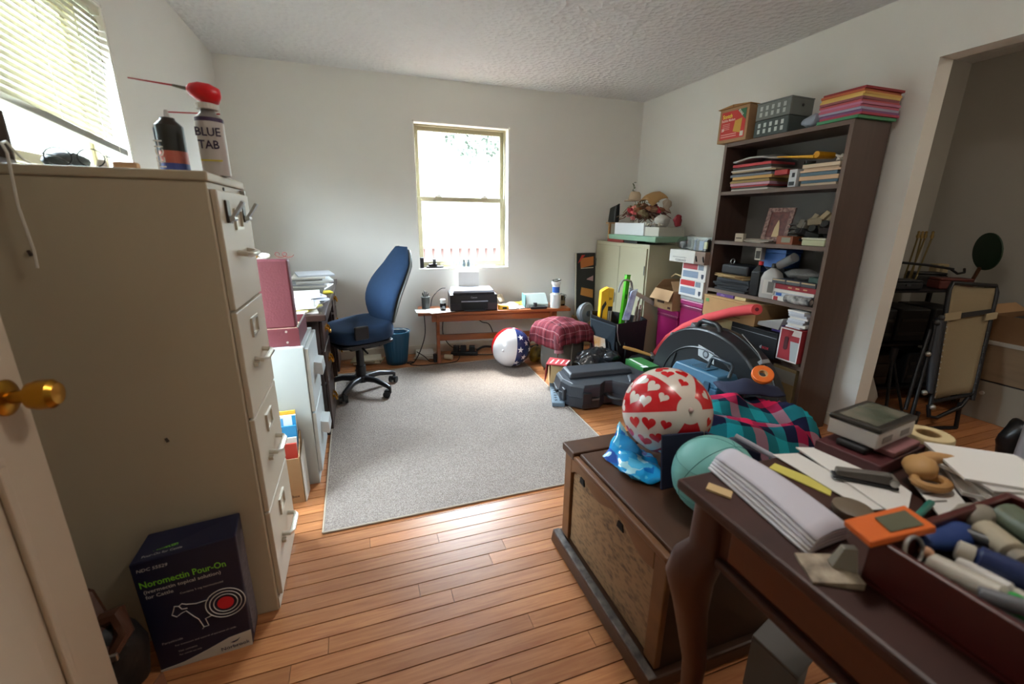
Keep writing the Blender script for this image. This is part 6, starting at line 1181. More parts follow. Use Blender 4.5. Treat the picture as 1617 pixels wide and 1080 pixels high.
tag(put('blue_foil_bag', crumple(crumple(G().at((.862, 1.105, .474), (0, 0, 1.2)).sphere((0, 0, 0), .1, 40, 22, (1.15, .8, .13)), .02, 12, 3, .4595), .008, 40, 5, .4595), FOIL, smooth=25), 'shiny blue and white foil bag under the heart ball', 'bag')
tag(put('foil_corner', crumple(G().grid(lambda u, v: (.765+.1*u+.03*v, 1.2+.04*u-.1*v, .463+.1*u*u*(1-v*.7)), 12, 9), .014, 24, 5, .4605), FOIL, solid=.002, smooth=25), 'upturned corner of blue foil wrapping by the heart ball', 'wrapping')
t = thing('teal_ball', 'pale teal volleyball on the chest against the desk corner', 'ball', (0, 0, 0)); tc_ = Vector((.92, .842, .575)); tr = .116
put('ball_skin', G().sphere(tuple(tc_), tr, 36, 24), mat('6fb0aa', .5), t, smooth=80)
for k in range(3):
    a0 = k*PI/3
    put('panel_seam', G().tube([tuple(tc_+tr*1.0005*(Vector((math.cos(a0), math.sin(a0), 0))*math.cos(q*2*PI/48)+Vector((.2, -.3, .93)).normalized()*math.sin(q*2*PI/48)).normalized()) for q in range(48)], .0012, 4, True), mat('4f8a86', .6), t)
for dz in (-.045, .045): put('panel_seam', G().tube([tuple(tc_+Vector((math.sqrt(tr**2-dz**2)*1.001*math.cos(q*2*PI/48), math.sqrt(tr**2-dz**2)*1.001*math.sin(q*2*PI/48), dz))) for q in range(48)], .0012, 4, True), mat('4f8a86', .6), t)
t = thing('navy_folder', 'dark navy fabric folder standing between the two balls', 'folder', (0, 0, 0)); put('board', G().hexa([(.85, .968, .459), (1.02, .968, .459), (1.02, .976, .459), (.85, .976, .459)], [(.838, .978, .648), (1.0, .978, .634), (1.0, .986, .634), (.838, .986, .648)]), NVY, t, bev=.002); put('flap', G().hexa([(1.0205, .968, .459), (1.12, .85, .459), (1.13, .855, .459), (1.03, .976, .459)], [(1.0005, .978, .634), (1.11, .86, .6), (1.12, .865, .6), (1.01, .986, .634)]), NVY, t, bev=.002)
tag(put('sports_bag', crumple(G().at((1.36, 1.17, .23)).sphere((0, 0, 0), .15, 24, 14, (1, .75, 1.5)), .02, 9, 2, .001), mat('2a2836', .85), smooth=True), 'dark slate sports bag top between the chest and blanket', 'bag')
tag(put('paper_tube', G().cyl((1.08, .93, .632), (1.14, .76, .6), .008), mat('9a96a0', .5)), 'thin grey rod lying across the navy folder', 'rod')
# ================================================================ foreground desk
MH = mat('3c1d14', .48, var=.2, scale=3, stretch=(.6, 5, 5)); MH2 = mat('4a2415', .4); 
dx0, dx1, dyb, dyf, dz = .597, 1.3, .64, -.55, .76
t = thing('mahogany_desk', 'dark mahogany desk with cabriole legs covered in papers', 'desk', (0, 0, 0))
put('desk_top', G().box(dx0, dx1, dyf, dyb, dz-.024, dz), MH, t, bev=.007)
put('apron', G().box(dx0+.05, dx0+.07, dyf+.08, dyb-.08, .615, dz-.0245).box(dx1-.07, dx1-.05, dyf+.08, dyb-.08, .615, dz-.0245).box(dx0+.08, dx1-.08, dyb-.055, dyb-.035, .615, dz-.0245).box(dx0+.08, dx1-.08, dyf+.035, dyf+.055, .615, dz-.0245), MH2, t)
put('lower_bead', G().box(dx0+.034, dx0+.0495, dyf+.08, dyb-.095, .608, .628), MH, t, bev=.005)
put('drawer_front', G().box(dx0+.038, dx0+.0498, dyf+.12, dyb-.12, .64, .728), mat('5a2c18', .4, var=.2, scale=3, stretch=(1, .5, 5)), t, bev=.003)
for cx, cy, sx_, sy_ in ((dx0+.058, dyb-.055, -1, 1), (dx1-.058, dyb-.055, 1, 1), (dx0+.058, dyf+.055, -1, -1), (dx1-.058, dyf+.055, 1, -1)):
    def leg(u, v):
        prof = [(.735, .034, 0), (.62, .036, .0), (.585, .046, .012), (.53, .046, .02), (.45, .034, .012), (.3, .024, -.006), (.15, .018, -.008), (.05, .02, .008), (.018, .028, .018), (.0005, .026, .018)]
        z, r_, o_ = prof[int(round(v*9))]; a = 2*PI*u; n = 2.8; c_, s_ = math.cos(a), math.sin(a)
        return (cx+sx_*o_+r_*abs(c_)**(2/n)*(1 if c_ > 0 else -1), cy+sy_*o_+r_*abs(s_)**(2/n)*(1 if s_ > 0 else -1), z)
    put('leg', G().grid(leg, 20, 9), MH2, t, smooth=60)
# ---- things on the desk
DZ = dz + .0008
def leaf(name, label, cat, pts, th, m, z=DZ, bend=0.0):
    return tag(put(name, G().hexa([(x, y, z) for x, y in pts], [(x, y, z+th) for x, y in pts]), m), label, cat)
t = thing('paper_pad', 'thick curled pad of white paper at the desk edge', 'paper pad', (.0, 0, 0))
for k in range(5):
    zz = DZ+.0052*k
    def sheet(u, v, k=k): 
        a = Vector((.685+.004*k, .645)); b_ = Vector((.772, .655)); c_ = Vector((.752, .395)); d_ = Vector((.648+.004*k, .39)); p_ = a.lerp(b_, u).lerp(d_.lerp(c_, u), v)
        return (p_.x, p_.y, zz+.003+.011*math.sin(PI*u)*(.2+.2*k)*(1-.4*v)+.002*k*math.sin(PI*v))
    put('sheet', G().grid(sheet, 10, 10), mat(('d9d6dc', 'e2dfe2', 'd2cfd8', 'dcd9de', 'c6c2cc')[k], .7), t, solid=.0045, smooth=60)
leaf('wood_chip', 'small cream card tab sticking out beside the paper pad', 'card', [(.624, .585), (.645, .6), (.668, .56), (.648, .545)], .004, mat('c8a878', .7))
leaf('yellow_envelope', 'yellow envelope under the white letters on the mahogany desk', 'envelope', [(.815, .605), (.845, .615), (.88, .51), (.845, .49)], .002, mat('c9bc58', .7))
leaf('white_letter', 'large white letter lying flat across the desk', 'letter', [(.87, .642), (.93, .628), (.92, .42), (.86, .435)], .002, mat('d6d2cc', .7), DZ+.0025)
leaf('white_envelope', 'big white envelope fanned on top of the letter', 'envelope', [(.945, .645), (1.06, .6), (1.0, .44), (.885, .385)], .003, mat('dcd8d2', .7), DZ+.0055)
leaf('index_card', 'white card with ruled print near the orange pack', 'card', [(1.05, .475), (1.13, .455), (1.03, .36), (.96, .375)], .002, mat('d0ccc6', .7), DZ+.009)
for k in range(3): put('ruled_line', G().hexa([(1.03-.02*k, .45-.02*k, DZ+.0112), (1.07-.02*k, .44-.02*k, DZ+.0112), (1.065-.02*k, .436-.02*k, DZ+.0112), (1.025-.02*k, .446-.02*k, DZ+.0112)], [(1.03-.02*k, .45-.02*k, DZ+.0117), (1.07-.02*k, .44-.02*k, DZ+.0117), (1.065-.02*k, .436-.02*k, DZ+.0117), (1.025-.02*k, .446-.02*k, DZ+.0117)]), mat('6a6660', .7), bpy.data.objects['index_card'])
rnd = random.Random(21)
pile('receipt', 'paper sheet', 'in the loose desk corner heap', 'paper', 'loose paper heap on the mahogany desk', 1.19, .4, DZ, 7, .17, .15, .007, [('d8d4cf', 'white'), ('c9c5c0', 'greyish'), ('e2dfda', 'bright white'), ('cfc8be', 'cream')], .02, .5, -.4)
t = thing('stapler', 'grey and black stapler on the white envelope', 'stapler', (.945, .495, DZ+.0095), -.75); put('base', G().box(-.055, .055, -.013, .013, 0, .007), BLACK, t, bev=.003); put('arm', G().hexa([(-.05, -.011, .0075), (.05, -.011, .0075), (.05, .011, .0075), (-.05, .011, .0075)], [(-.05, -.009, .02), (.04, -.009, .028), (.04, .009, .028), (-.05, .009, .02)]), mat('5a544e', .4), t, bev=.003); put('hinge', G().cyl((.045, -.014, .015), (.045, .014, .015), .008), STEEL, t)
# disc box
t = thing('portable_drive_box', 'white boxed gadget with a dark glossy top on the maroon book', 'box', (1.03, .532, DZ+.0465), rot=(.0, .0, .14))
put('carton', G().box(0, .165, -.0, .1, 0, .036), mat('c9c4c0', .6), t, bev=.003); put('dark_lid', G().box(-.002, .167, -.002, .102, .0365, .048), mat('26231f', .3), t, bev=.004); put('lid_window', G().box(.012, .153, .012, .088, .0482, .0492), mat('6a665a', .2, color2='3f4a3c', scale=14), t); 
for k in range(2): put('label_print', G().box(.02+.08*k, .06+.08*k, -.0012, -.0002, .01, .024), mat('8e8b88', .6), t)
tag(put('maroon_book', G().at((1.0, .5, DZ), (0, 0, .14)).box(.0, .21, .0, .13, 0, .03), mat('4a1a1e', .5), bev=.003), 'maroon hardback lying under the boxed gadget', 'book')
tag(put('pink_label_case', G().at((1.06, .512, DZ+.031), (0, 0, .14)).box(.0, .12, -.0, .06, 0, .014), mat('8a5a5c', .5), bev=.003), 'dusty pink case on the maroon book', 'case')
tag(put('black_charger', G().at((1.0, .57, DZ+.031), (0, 0, .14)).box(.01, .05, -.03, .03, 0, .014), BLACK, bev=.004), 'black charger under the boxed gadget corner', 'charger')
t = thing('masking_tape', 'roll of cream masking tape on the mahogany desk', 'tape', (1.245, .55, DZ+.012)); put('tape', G().lathe([(.024, 0), (.046, 0), (.048, .003), (.048, .029), (.046, .032), (.024, .032), (.024, 0)], 30, cap=False), mat('cbb68a', .6), t, smooth=40); put('core', G().lathe([(.0215, .001), (.0238, .001), (.0238, .031), (.0215, .031), (.0215, .001)], 24, cap=False), mat('a8885c', .8), t)
tag(put('grey_sleeve', G().at((1.245, .55, DZ), (0, 0, .1)).box(-.028, .05, -.07, .07, 0, .0115), mat('4a4642', .5), bev=.003), 'dark grey flat case under the masking tape', 'case')
t = thing('wooden_hand', 'carved tan wooden nutcracker shaped piece on the desk', 'ornament', (1.06, .465, DZ+.012), -.1); put('knot', crumple(G().at((0, 0, .025)).sphere((0, 0, 0), .03, 14, 10, (1, 1, .8)), .008, 24, 2, .0), mat('b58a54', .6), t, smooth=True); put('arm', G().tube([(.0, .01, .03), (.05, .015, .032), (.1, .005, .026)], [.016, .015, .012], 10), mat('b98c58', .6), t, smooth=True); put('loop', G().tube([(.03*math.cos(a)-.01, -.03+.022*math.sin(a), .012) for a in [2*PI*q/14 for q in range(14)]], .009, 8, True), mat('a87c48', .6), t, smooth=True)
t = thing('sunglasses', 'black folded sunglasses near the masking tape', 'glasses', (1.2, .5, DZ+.002), -.2)
for s_ in (-.03, .03): put('lens', G().at((s_, 0, .012), (.25, 0, 0)).lathe([(.02, -.002), (.022, 0), (.02, .002)], 18), BLACKG, t, smooth=40)
put('temple', G().tube([(-.055, .0, .015), (-.03, .03, .01), (.05, .03, .006)], .003, 6), BLACK, t)
# orange pack, photo card
t = thing('orange_pack', 'orange cardboard battery pack lying on the maroon tray corner', 'pack', (0, 0, 0)); put('card', G().hexa([(.672, .362, .8335), (.652, .312, .8385), (.78, .302, .8395), (.795, .352, .8385)], [(.672, .364, .8435), (.652, .314, .8485), (.78, .304, .8495), (.795, .354, .8485)]), mat('d8641c', .5), t, bev=.002)
put('picture_print', G().hexa([(.715, .348, .8478), (.7, .318, .8492), (.765, .312, .8496), (.778, .344, .8488)], [(.715, .348, .8488), (.7, .318, .8502), (.765, .312, .8506), (.778, .344, .8498)]), mat('5a5a44', .5), t)
t = thing('photo_card', 'small framed photo card at the desk edge beside the tray', 'photo', (.635, .362, DZ), -.5); put('card', G().hexa([(-.02, -.03, 0), (.05, -.03, 0), (.05, .03, 0), (-.02, .03, 0)], [(-.02, -.03, .004), (.05, -.03, .012), (.05, .03, .012), (-.02, .03, .004)]), mat('b8a890', .5, color2='5a4a3c', scale=40), t); put('stand', G().hexa([(.02, .0, .01), (.05, -.01, .012), (.05, .012, .012), (.02, .015, .01)], [(.03, .0, .045), (.045, -.005, .05), (.045, .005, .05), (.03, .01, .045)]), mat('8a8478', .5), t)
tag(put('coin_roll', G().lathe([(.03, DZ), (.032, DZ+.004), (.032, DZ+.014), (.02, DZ+.018)], 20, .83, .44), mat('6a5c4a', .4), smooth=40), 'small dark round tin between the pad and orange pack', 'tin')
# maroon tray with odds and ends
TR = mat('4a1410', .4); tx0, tx1, ty0, ty1 = .682, 1.03, -.12, .33
t = thing('desk_tray', 'maroon wooden tray full of pens and bottles on the desk', 'tray', (0, 0, 0)); put('tray_floor', G().box(tx0, tx1, ty0, ty1, DZ, DZ+.006), TR, t)
for a in ((tx0, tx0+.012, ty0, ty1), (tx1-.012, tx1, ty0, ty1), (tx0+.0122, tx1-.0122, ty0, ty0+.012), (tx0+.0122, tx1-.0122, ty1-.012, ty1)): put('tray_wall', G().box(*a, DZ+.0062, .838), TR, t, bev=.003)
put('filler_card', G().box(tx0+.014, tx1-.014, ty0+.014, ty1-.014, DZ+.0062, .79), mat('2a2220', .8), t)
TZ2 = .791
def bottle(name, label, a, b_, r_, m1, m2, cat='bottle', capf=.22):
    a, b_ = Vector(a), Vector(b_); d = b_-a; t = thing(name, label, cat, (0, 0, 0)); c_ = a+d*(1-capf)
    put('bottle_body', G().tube([a, a+d*.03, a+d*(1-capf-.06), c_], [r_*.85, r_, r_, r_*.6], 14), m1, t, smooth=40); put('cap', G().tube([c_+d*.004, c_+d*.03, b_-d*.02, b_], [r_*.75, r_*.8, r_*.78, r_*.6], 14), m2, t, smooth=40); return t
IV = mat('b9b2a4', .45); GRN = mat('149a3a', .4)
bottle('glue_bottle', 'white glue bottle with a bright green cap in the maroon tray', (.745, .285, .809), (.75, .185, .822), .0175, IV, GRN)
bottle('white_marker', 'white marker lying behind the green capped bottle', (.79, .275, .806), (.792, .2, .808), .012, mat('c8c4be', .4), IV, 'marker')
bottle('navy_bottle', 'navy and yellow bottle with a white cap in the maroon tray', (.835, .205, .815), (.8, .285, .82), .019, mat('1c2c5a', .4), IV)
bottle('pill_bottle', 'cream plastic bottle across the tray back', (.89, .295, .822), (.85, .23, .824), .019, mat('a89c84', .5), mat('8a8070', .5))
bottle('pink_tube', 'pink and white tube leaning over the tray', (.83, .175, .82), (.79, .11, .835), .016, mat('b09a98', .4), mat('9a7a7c', .4), 'tube')
bottle('olive_bottle', 'greyish green bottle with a yellow spot in the tray', (.96, .3, .825), (.9, .2, .84), .025, mat('5c6450', .4), mat('3a9a3c', .4))
tag(put('blue_cloth', crumple(G().at((.83, .31, .812)).sphere((0, 0, 0), .05, 16, 10, (1.1, .5, .36)), .012, 20, 4, TZ2), mat('1c3a78', .6), smooth=True), 'royal blue cloth wad in the maroon tray', 'cloth')
t = thing('key_ring', 'silver key ring hanging on the tray edge', 'key ring', (.72, .3, .83)); put('ring', G().tube([(.02*math.cos(a), .006*math.sin(a)-.004, .018*math.sin(a)) for a in [2*PI*q/20 for q in range(20)]], .003, 6, True), STEEL, t, smooth=True); put('fob', G().sphere((.026, -.008, -.008), .009, 10, 7), mat('c89878', .4), t, smooth=True)
t = thing('white_disc', 'round white lid at the tray rear corner', 'lid', (.95, .215, .86)); put('disc', G().lathe([(.02, -.008), (.024, -.006), (.024, .006), (.02, .008)], 18), mat('b8b4ae', .4), t, smooth=40)
for k, (xx, yy) in enumerate(((.93, .32), (.99, .27), (.9, .15), (.97, .13))):
    tag(put('marble_box', crumple(G().at((xx, yy, .815)).sphere((0, 0, 0), .03, 12, 8, (1.1, .9, .75)), .008, 30, k, TZ2), mat(('8a8274', '6f7468', 'a09890', '54504a')[k], .5), smooth=True), ('drab putty lump at the tray far corner', 'grey green wad beside the olive bottle', 'pale wad near the pink tube', 'dark wad at the tray outer side')[k], 'wad')
for k, (xx, yy, c1, c2, lb) in enumerate(((.73, .15, 'c9b22c', 'e0d8c8', 'yellow glue stick in the maroon tray'), (.86, .3, '3a3a3c', '8a8a8c', 'black capped pen case in the maroon tray'), (.77, .13, 'd0c8bc', 'b03a3a', 'white stick with a red cap in the maroon tray'), (.9, .23, '2a5a8a', 'd8d4cc', 'blue stick with a white cap in the maroon tray'), (.94, .18, '8a6a4c', '3a2a20', 'brown wooden peg in the maroon tray'), (.71, .22, '6a6a6e', 'c4c4c8', 'grey metal lighter in the maroon tray'))):
    bottle('glue_stick', lb, (xx, yy, .806+.012*(k % 3)), (xx+.03*math.cos(k*1.3), yy-.05, .81+.014*(k % 3)), .0105, mat(c1, .4), mat(c2, .4), 'stick')
bottle('blue_spray', 'white and blue spray bottle on the desk past the papers', (1.17, .33, DZ+.075), (1.13, .24, DZ+.085), .04, mat('d4d4d6', .4), mat('24408a', .4))
tag(put('notebook_stack', G().box(1.06, 1.27, .17, .33, DZ, DZ+.034), mat('8a8680', .6), bev=.003), 'grey box under the blue and white spray bottle', 'box')
tag(put('green_pen', G().cyl((.98, .4, DZ+.017), (.88, .375, DZ+.016), .006), mat('1c6a5c', .4)), 'dark green pen lying by the index card', 'pen')
# ---- under the desk
t = thing('grey_shoe_box', 'grey cardboard box lid tossed under the mahogany desk', 'box', (1.02, .62, .1), .4); put('lid_panel', G().hexa([(-.08, -.06, .06), (.06, -.08, .07), (.08, .04, .09), (-.06, .06, .08)], [(-.08, -.06, .07), (.06, -.08, .08), (.08, .04, .1), (-.06, .06, .09)]), mat('6f6c68', .7), t, bev=.003); put('lid_side', G().hexa([(-.08, -.06, -.09), (-.07, -.06, -.09), (-.05, .06, -.09), (-.06, .06, -.09)], [(-.08, -.06, .06), (-.07, -.06, .06), (-.05, .06, .08), (-.06, .06, .08)]), mat('6f6c68', .7), t); put('lid_side', G().box(-.06, .06, -.06, -.05, -.099, .06), mat('6f6c68', .7), t)
for k, (xx, yy, s_) in enumerate(((1.14, .49, .065), (1.27, .38, .07), (1.0, .42, .055))):
    tag(put('crumpled_paper', crumple(G().at((xx, yy, s_*.62)).sphere((0, 0, 0), s_, 14, 10, (1.2, .9, .65)), .03, 14, k+3, .001), mat(('d0c8ba', 'bdb4a6', '26221f')[k], .8)), ('cream crumpled paper wad under the desk', 'tan crumpled paper wad farthest under the desk', 'black crumpled bag under the desk')[k], 'paper')
# ================================================================ through the doorway
FB = mat('8a7a5e', .8, bump=.2, bscale=300); FR = mat('1d1d20', .35, .3)
ch2 = thing('folding_recliner', 'folded tan mesh recliner chair leaning in the hallway', 'folding chair', (0, 0, 0))
S = .955
def hv(x, y, z): return Vector((x*S, y*S, 1.2815+(z-1.2815)*S))
BL_, BR_, TR_, TL_ = hv(3.552, 1.603, .134), hv(3.826, 1.524, .191), hv(4.035, 1.656, .876), hv(3.735, 1.766, .893)
def q4(u, v): return BL_.lerp(BR_, u).lerp(TL_.lerp(TR_, u), v)
nrm = (BR_-BL_).cross(TL_-BL_).normalized()
put('mesh_panel', G().grid(lambda u, v: tuple(q4(.04+.92*u, .02+.98*v) - nrm*(.012*math.sin(PI*u))), 10, 14), FB, ch2, solid=.006, smooth=60)
put('frame_tube', G().tube([tuple(q4(0, -.06)), tuple(q4(0, .5)), tuple(q4(0, .96)), tuple(q4(.05, 1.02)), tuple(q4(.95, 1.02)), tuple(q4(1, .96)), tuple(q4(1, .5)), tuple(q4(1, -.06))], .014, 8), FR, ch2, smooth=60)
for v in (0, ): put('frame_tube', G().tube([tuple(q4(0, v)), tuple(q4(1, v))], .012, 8), FR, ch2)
put('dark_band', G().hexa(*[[tuple(q4(u, v)+nrm*d) for u, v, d in ((0.02, .7, .004), (.98, .76, .004), (.98, .76, .01), (.02, .7, .01))], [tuple(q4(u, v)+nrm*d) for u, v, d in ((0.02, .745, .004), (.98, .805, .004), (.98, .805, .01), (.02, .745, .01))]]), BLACK, ch2)
for u0, u1 in ((-.06, .28), (.82, 1.06)): put('arm_tab', G().hexa(*[[tuple(q4(u, v)+nrm*d) for u, v, d in ((u0, .69, .011), (u1, .71, .011), (u1, .71, .02), (u0, .69, .02))], [tuple(q4(u, v)+nrm*d) for u, v, d in ((u0, .755, .011), (u1, .775, .011), (u1, .775, .02), (u0, .755, .02))]]), mat('9a8a6c', .8), ch2)
for k in range(14): put('lace_eyelet', G().sphere(tuple(q4(.035, .04+.05*k)+nrm*.008), .007, 8, 5), STEEL, ch2)
for k in range(10): put('lace_eyelet', G().sphere(tuple(q4(.965, .04+.06*k)+nrm*.008), .006, 8, 5), DGREY, ch2)
bk_ = -(BR_-BL_).normalized()
put('arm_rest', G().tube([tuple(q4(-.08, .08)), tuple(q4(-.13, .4)), tuple(q4(-.1, .72))], [.018, .03, .022], 8), mat('2c2f36', .5), ch2, smooth=60)
put('leg_tube', G().tube([tuple(q4(-.45, -.14)), tuple(q4(-.3, .25)), tuple(q4(-.18, .6)), tuple(q4(-.2, .7))], .011, 8), FR, ch2, smooth=60); put('leg_tube', G().tube([tuple(q4(-.6, -.02)), tuple(q4(-.45, .3)), tuple(q4(-.28, .62))], .011, 8), FR, ch2, smooth=60); put('leg_tube', G().tube([tuple(q4(-.05, -.02)), tuple(q4(0, -.12)), tuple(q4(.2, -.15)), tuple(q4(.75, -.1)), tuple(q4(.9, -.02))], .012, 8), FR, ch2, smooth=60)
put('base_bar', G().tube([tuple(Vector((*q4(-.3, -.1).xy, .012))), tuple(Vector((*q4(.8, -.1).xy, .012)))], .012, 8), FR, ch2); 
for u in (-.3, .8): put('foot_tube', G().tube([tuple(Vector((*q4(u, -.1).xy, .012))), tuple(q4(u*.9, -.06))], .012, 8), FR, ch2)
for u, v in ((-.12, .72), (-.2, .68), (-.3, .42), (-.25, .1), (0, -.04)): put('pivot_knob', G().sphere(tuple(q4(u, v)+nrm*.015), .018, 10, 7), STEEL if v < .5 else DGREY, ch2, smooth=True)
# ---- cluttered low shelf behind the chair
t = thing('metal_rack', 'dark metal shelf rack crowded with clutter in the hallway', 'rack', (3.72, 2.04, 0), -.2)
for x in (-.4, .5): 
    for y in (-.18, .18): put('post', G().box(x-.012, x+.012, y-.012, y+.012, .0, .86), FR, t)
for z in (.12, .45, .83): put('rack_shelf', G().box(-.412, .512, -.192, .192, z, z+.015), FR, t)
def rk(x, y, z=.846): 
    c_, s_ = math.cos(-.2), math.sin(-.2); return (3.72+x*c_-y*s_, 2.04+x*s_+y*c_, z)
t = thing('fire_tools', 'bundle of brass fireplace pokers standing on the rack', 'fire tools', rk(.06, .0), .2)
put('stand_foot', G().lathe([(.07, 0), (.07, .012), (.02, .02)], 18), BLACK, t, smooth=40)
for k in range(4): a = k*1.6; put('poker', G().tube([(.03*math.cos(a), .03*math.sin(a), .02), (.03+.05*k*.6, .03*math.sin(a), .34)], .006, 6), mat('7a6a44', .4, .6), t); put('poker_handle', G().lathe([(.008, .34), (.012, .355), (.007, .375), (.01, .385), (.003, .392)], 10, .03+.03*k, .03*math.sin(a)), mat('a8905c', .3, .8), t, smooth=40)
rq = random.Random(9)
CL = [('wire_basket', 'rusty wire basket on the hallway rack', '5a4234', (-.32, .03, .06), 'basket'), ('black_tray', 'black metal tray on the hallway rack', '17171a', (-.12, -.1, .05), 'tray'), ('red_toolkit', 'dull red wooden case on the hallway rack', '5a241c', (.26, -.12, .06), 'case'), ('brown_parcel', 'brown paper parcel on the hallway rack', '6a5440', (-.1, .11, .09), 'parcel'), ('dark_satchel', 'dark satchel on the hallway rack', '22201f', (.28, .07, .08), 'satchel'), ('tan_block', 'beige foam block at the rack end', '9a8a68', (.455, .13, .13), 'block')]
for k, (nm, lb, cc, (x, y, h_), ct) in enumerate(CL):
    t = thing(nm, lb, ct, rk(x, y), -.25+rq.uniform(-.3, .3)); w_ = .11
    if k == 0:
        for q in range(3): put('hoop', G().tube([(w_*math.cos(2*PI*j/20)*(.8+.1*q), .07*math.sin(2*PI*j/20)*(.8+.1*q), .005+.04*q) for j in range(20)], .005, 5, True), mat(cc, .6, .4), t)
        for q in range(14): a = 2*PI*q/14; put('rib_wire', G().tube([(w_*.8*math.cos(a), .056*math.sin(a), .005), (w_*1.0*math.cos(a), .07*math.sin(a), .09)], .004, 5), mat(cc, .6, .4), t)
    elif k == 5: put('block', G().box(-.05, .05, -.03, .03, 0, .15), mat(cc, .8), t, bev=.006); put('groove', G().box(-.02, .0, -.032, -.0302, .01, .14), mat('7a6c50', .8), t)
    else: put('body', G().box(-w_, w_, -.06, .06, 0, h_), mat(cc, .7), t, bev=.012); put('lid', G().box(-w_*.95, w_*.95, -.055, .055, h_+.0005, h_+.016), mat(cc, .5), t, bev=.006); put('clasp', G().box(-.015, .015, -.068, -.0605, h_*.5, h_*.8), STEEL if k == 2 else DGREY, t)
tag(put('rake_bundle', G().tube([(*rk(-.3, -.08, 0)[:2], 1.04), (*rk(.05, -.1, 0)[:2], 1.01), (*rk(.28, -.1, 0)[:2], .98)], .009, 7).tube([(*rk(.26, -.1, 0)[:2], .98), (*rk(.3, -.12, 0)[:2], .95), (*rk(.38, -.1, 0)[:2], .955), (*rk(.4, -.08, 0)[:2], .98)], .008, 7), BLACK, smooth=60), 'black bent iron rod lying over the rack clutter', 'rod')
for k, (x, z, lb) in enumerate(((-.25, .466, 'black storage case on the rack middle shelf, doorway end'), (.02, .466, 'black storage case in the centre of the rack middle shelf'), (.3, .466, 'black storage case on the rack middle shelf, far end'), (-.2, .136, 'dark crate on the rack bottom shelf, doorway end'), (.18, .136, 'dark crate on the rack bottom shelf, far end'))):
    t = thing('storage_case', lb, 'case', rk(x, 0, z), -.25, group='dark cases on the hallway rack'); put('case_shell', G().box(-.115, .115, -.15, .15, 0, .24), mat(('1a1a1c', '242220', '1d1b1a', '2a2622', '1c1d20')[k], .5), t, bev=.012); put('ridge', G().box(-.1, .1, -.157, -.1505, .05, .07).box(-.1, .1, -.157, -.1505, .15, .17), mat('35322e', .5), t)
t = thing('green_paddle', 'dark green round paddle on a wooden stick above the recliner', 'paddle', (0, 0, 0)); put('disc', G().at((4.03, 1.76, 1.11), (PI/2-.1, 0, 1.0)).lathe([(.11, -.008), (.125, -.004), (.125, .004), (.11, .008)], 30), mat('15301c', .6), t, smooth=40); put('stick', G().cyl((4.035, 1.775, 1.0), (4.09, 1.83, .847), .011), mat('5a3a24', .6), t); 
# white bag near jamb
tag(put('white_sack', crumple(G().at((3.12, 1.82, .17)).sphere((0, 0, 0), .15, 18, 12, (.8, .7, 1.13)), .03, 9, 7, .001), mat('9a938a', .8), smooth=True), 'pale cloth sack slumped just inside the doorway', 'sack')
tag(put('tripod', G().tube([(3.3, 1.7, .001), (3.36, 1.78, .42)], .009, 6).tube([(3.42, 1.66, .001), (3.36, 1.78, .42)], .009, 6).tube([(3.47, 1.8, .001), (3.36, 1.78, .42)], .009, 6).cyl((3.36, 1.78, .4), (3.36, 1.78, .48), .02), BLACK), 'small black tripod beside the pale sack', 'tripod')
# boxes along the far wall
WBX = mat('9a9284', .6); 
t = thing('white_cabinet', 'pale low cabinet drawer unit in the hallway', 'cabinet', (0, 0, 0)); put('case', G().box(3.92, 4.4, 1.1, 1.62, .0, .27), WBX, t, bev=.003); put('knob', G().cyl((3.9195, 1.52, .19), (3.905, 1.52, .19), .012), mat('d0ccc4', .3, .4), t); put('top_gap', G().box(3.93, 4.4, 1.11, 1.61, .2705, .281), BLACK, t)
t = thing('plywood_box', 'brown veneered box stacked on the pale cabinet', 'box', (0, 0, .282)); put('case', G().box(3.91, 4.4, 1.12, 1.62, .0, .24), mat('8a7358', .6, var=.15, scale=4, stretch=(4, .5, 4)), t, bev=.003); put('white_trim', G().box(3.905, 4.4, 1.1, 1.63, .2405, .265), mat('b0aba2', .6), t, bev=.003)
t = thing('hall_carton', 'open brown carton on top of the hallway boxes', 'carton', (0, 0, .548)); put('carton_side', G().box(3.92, 3.924, 1.15, 1.6, 0, .17).box(4.36, 4.364, 1.15, 1.6, 0, .17).box(3.9242, 4.36, 1.15, 1.154, 0, .17).box(3.9242, 4.36, 1.596, 1.6, 0, .17), mat('7a5a3c', .85), t); put('bottom', G().box(3.9245, 4.3595, 1.1545, 1.5955, 0, .004), CBN, t); put('flap', G().hexa([(3.92, 1.6, .17), (4.36, 1.6, .17), (4.36, 1.604, .17), (3.92, 1.604, .17)], [(3.9, 1.68, .21), (4.38, 1.68, .21), (4.38, 1.684, .21), (3.9, 1.684, .21)]), CBN, t); put('dark_contents', G().box(3.95, 4.33, 1.2, 1.56, .01, .15), BLACK, t, bev=.01)
t = thing('laundry_jug', 'white jug beside a dark bag at the hallway edge', 'jug', (3.2, .98, 0)); put('jug_body', G().lathe([(.06, 0.0), (.07, .01), (.07, .38), (.04, .45), (.025, .47)], 18), mat('a8a6ac', .4), t, smooth=40); put('cap', G().lathe([(.028, .4705), (.028, .5)], 14), mat('8a8a90', .4), t); put('handle', G().tube([(-.06, 0, .38), (-.11, 0, .36), (-.11, 0, .24), (-.066, 0, .22)], .012, 7), mat('a8a6ac', .4), t, smooth=60)
tag(put('dark_sack', crumple(G().at((3.38, 1.12, .13)).sphere((0, 0, 0), .1, 18, 12, (.7, .7, 1.25)), .03, 9, 3, .001), mat('1a1a1c', .3), smooth=True), 'shiny dark plastic sack beside the white jug', 'sack')
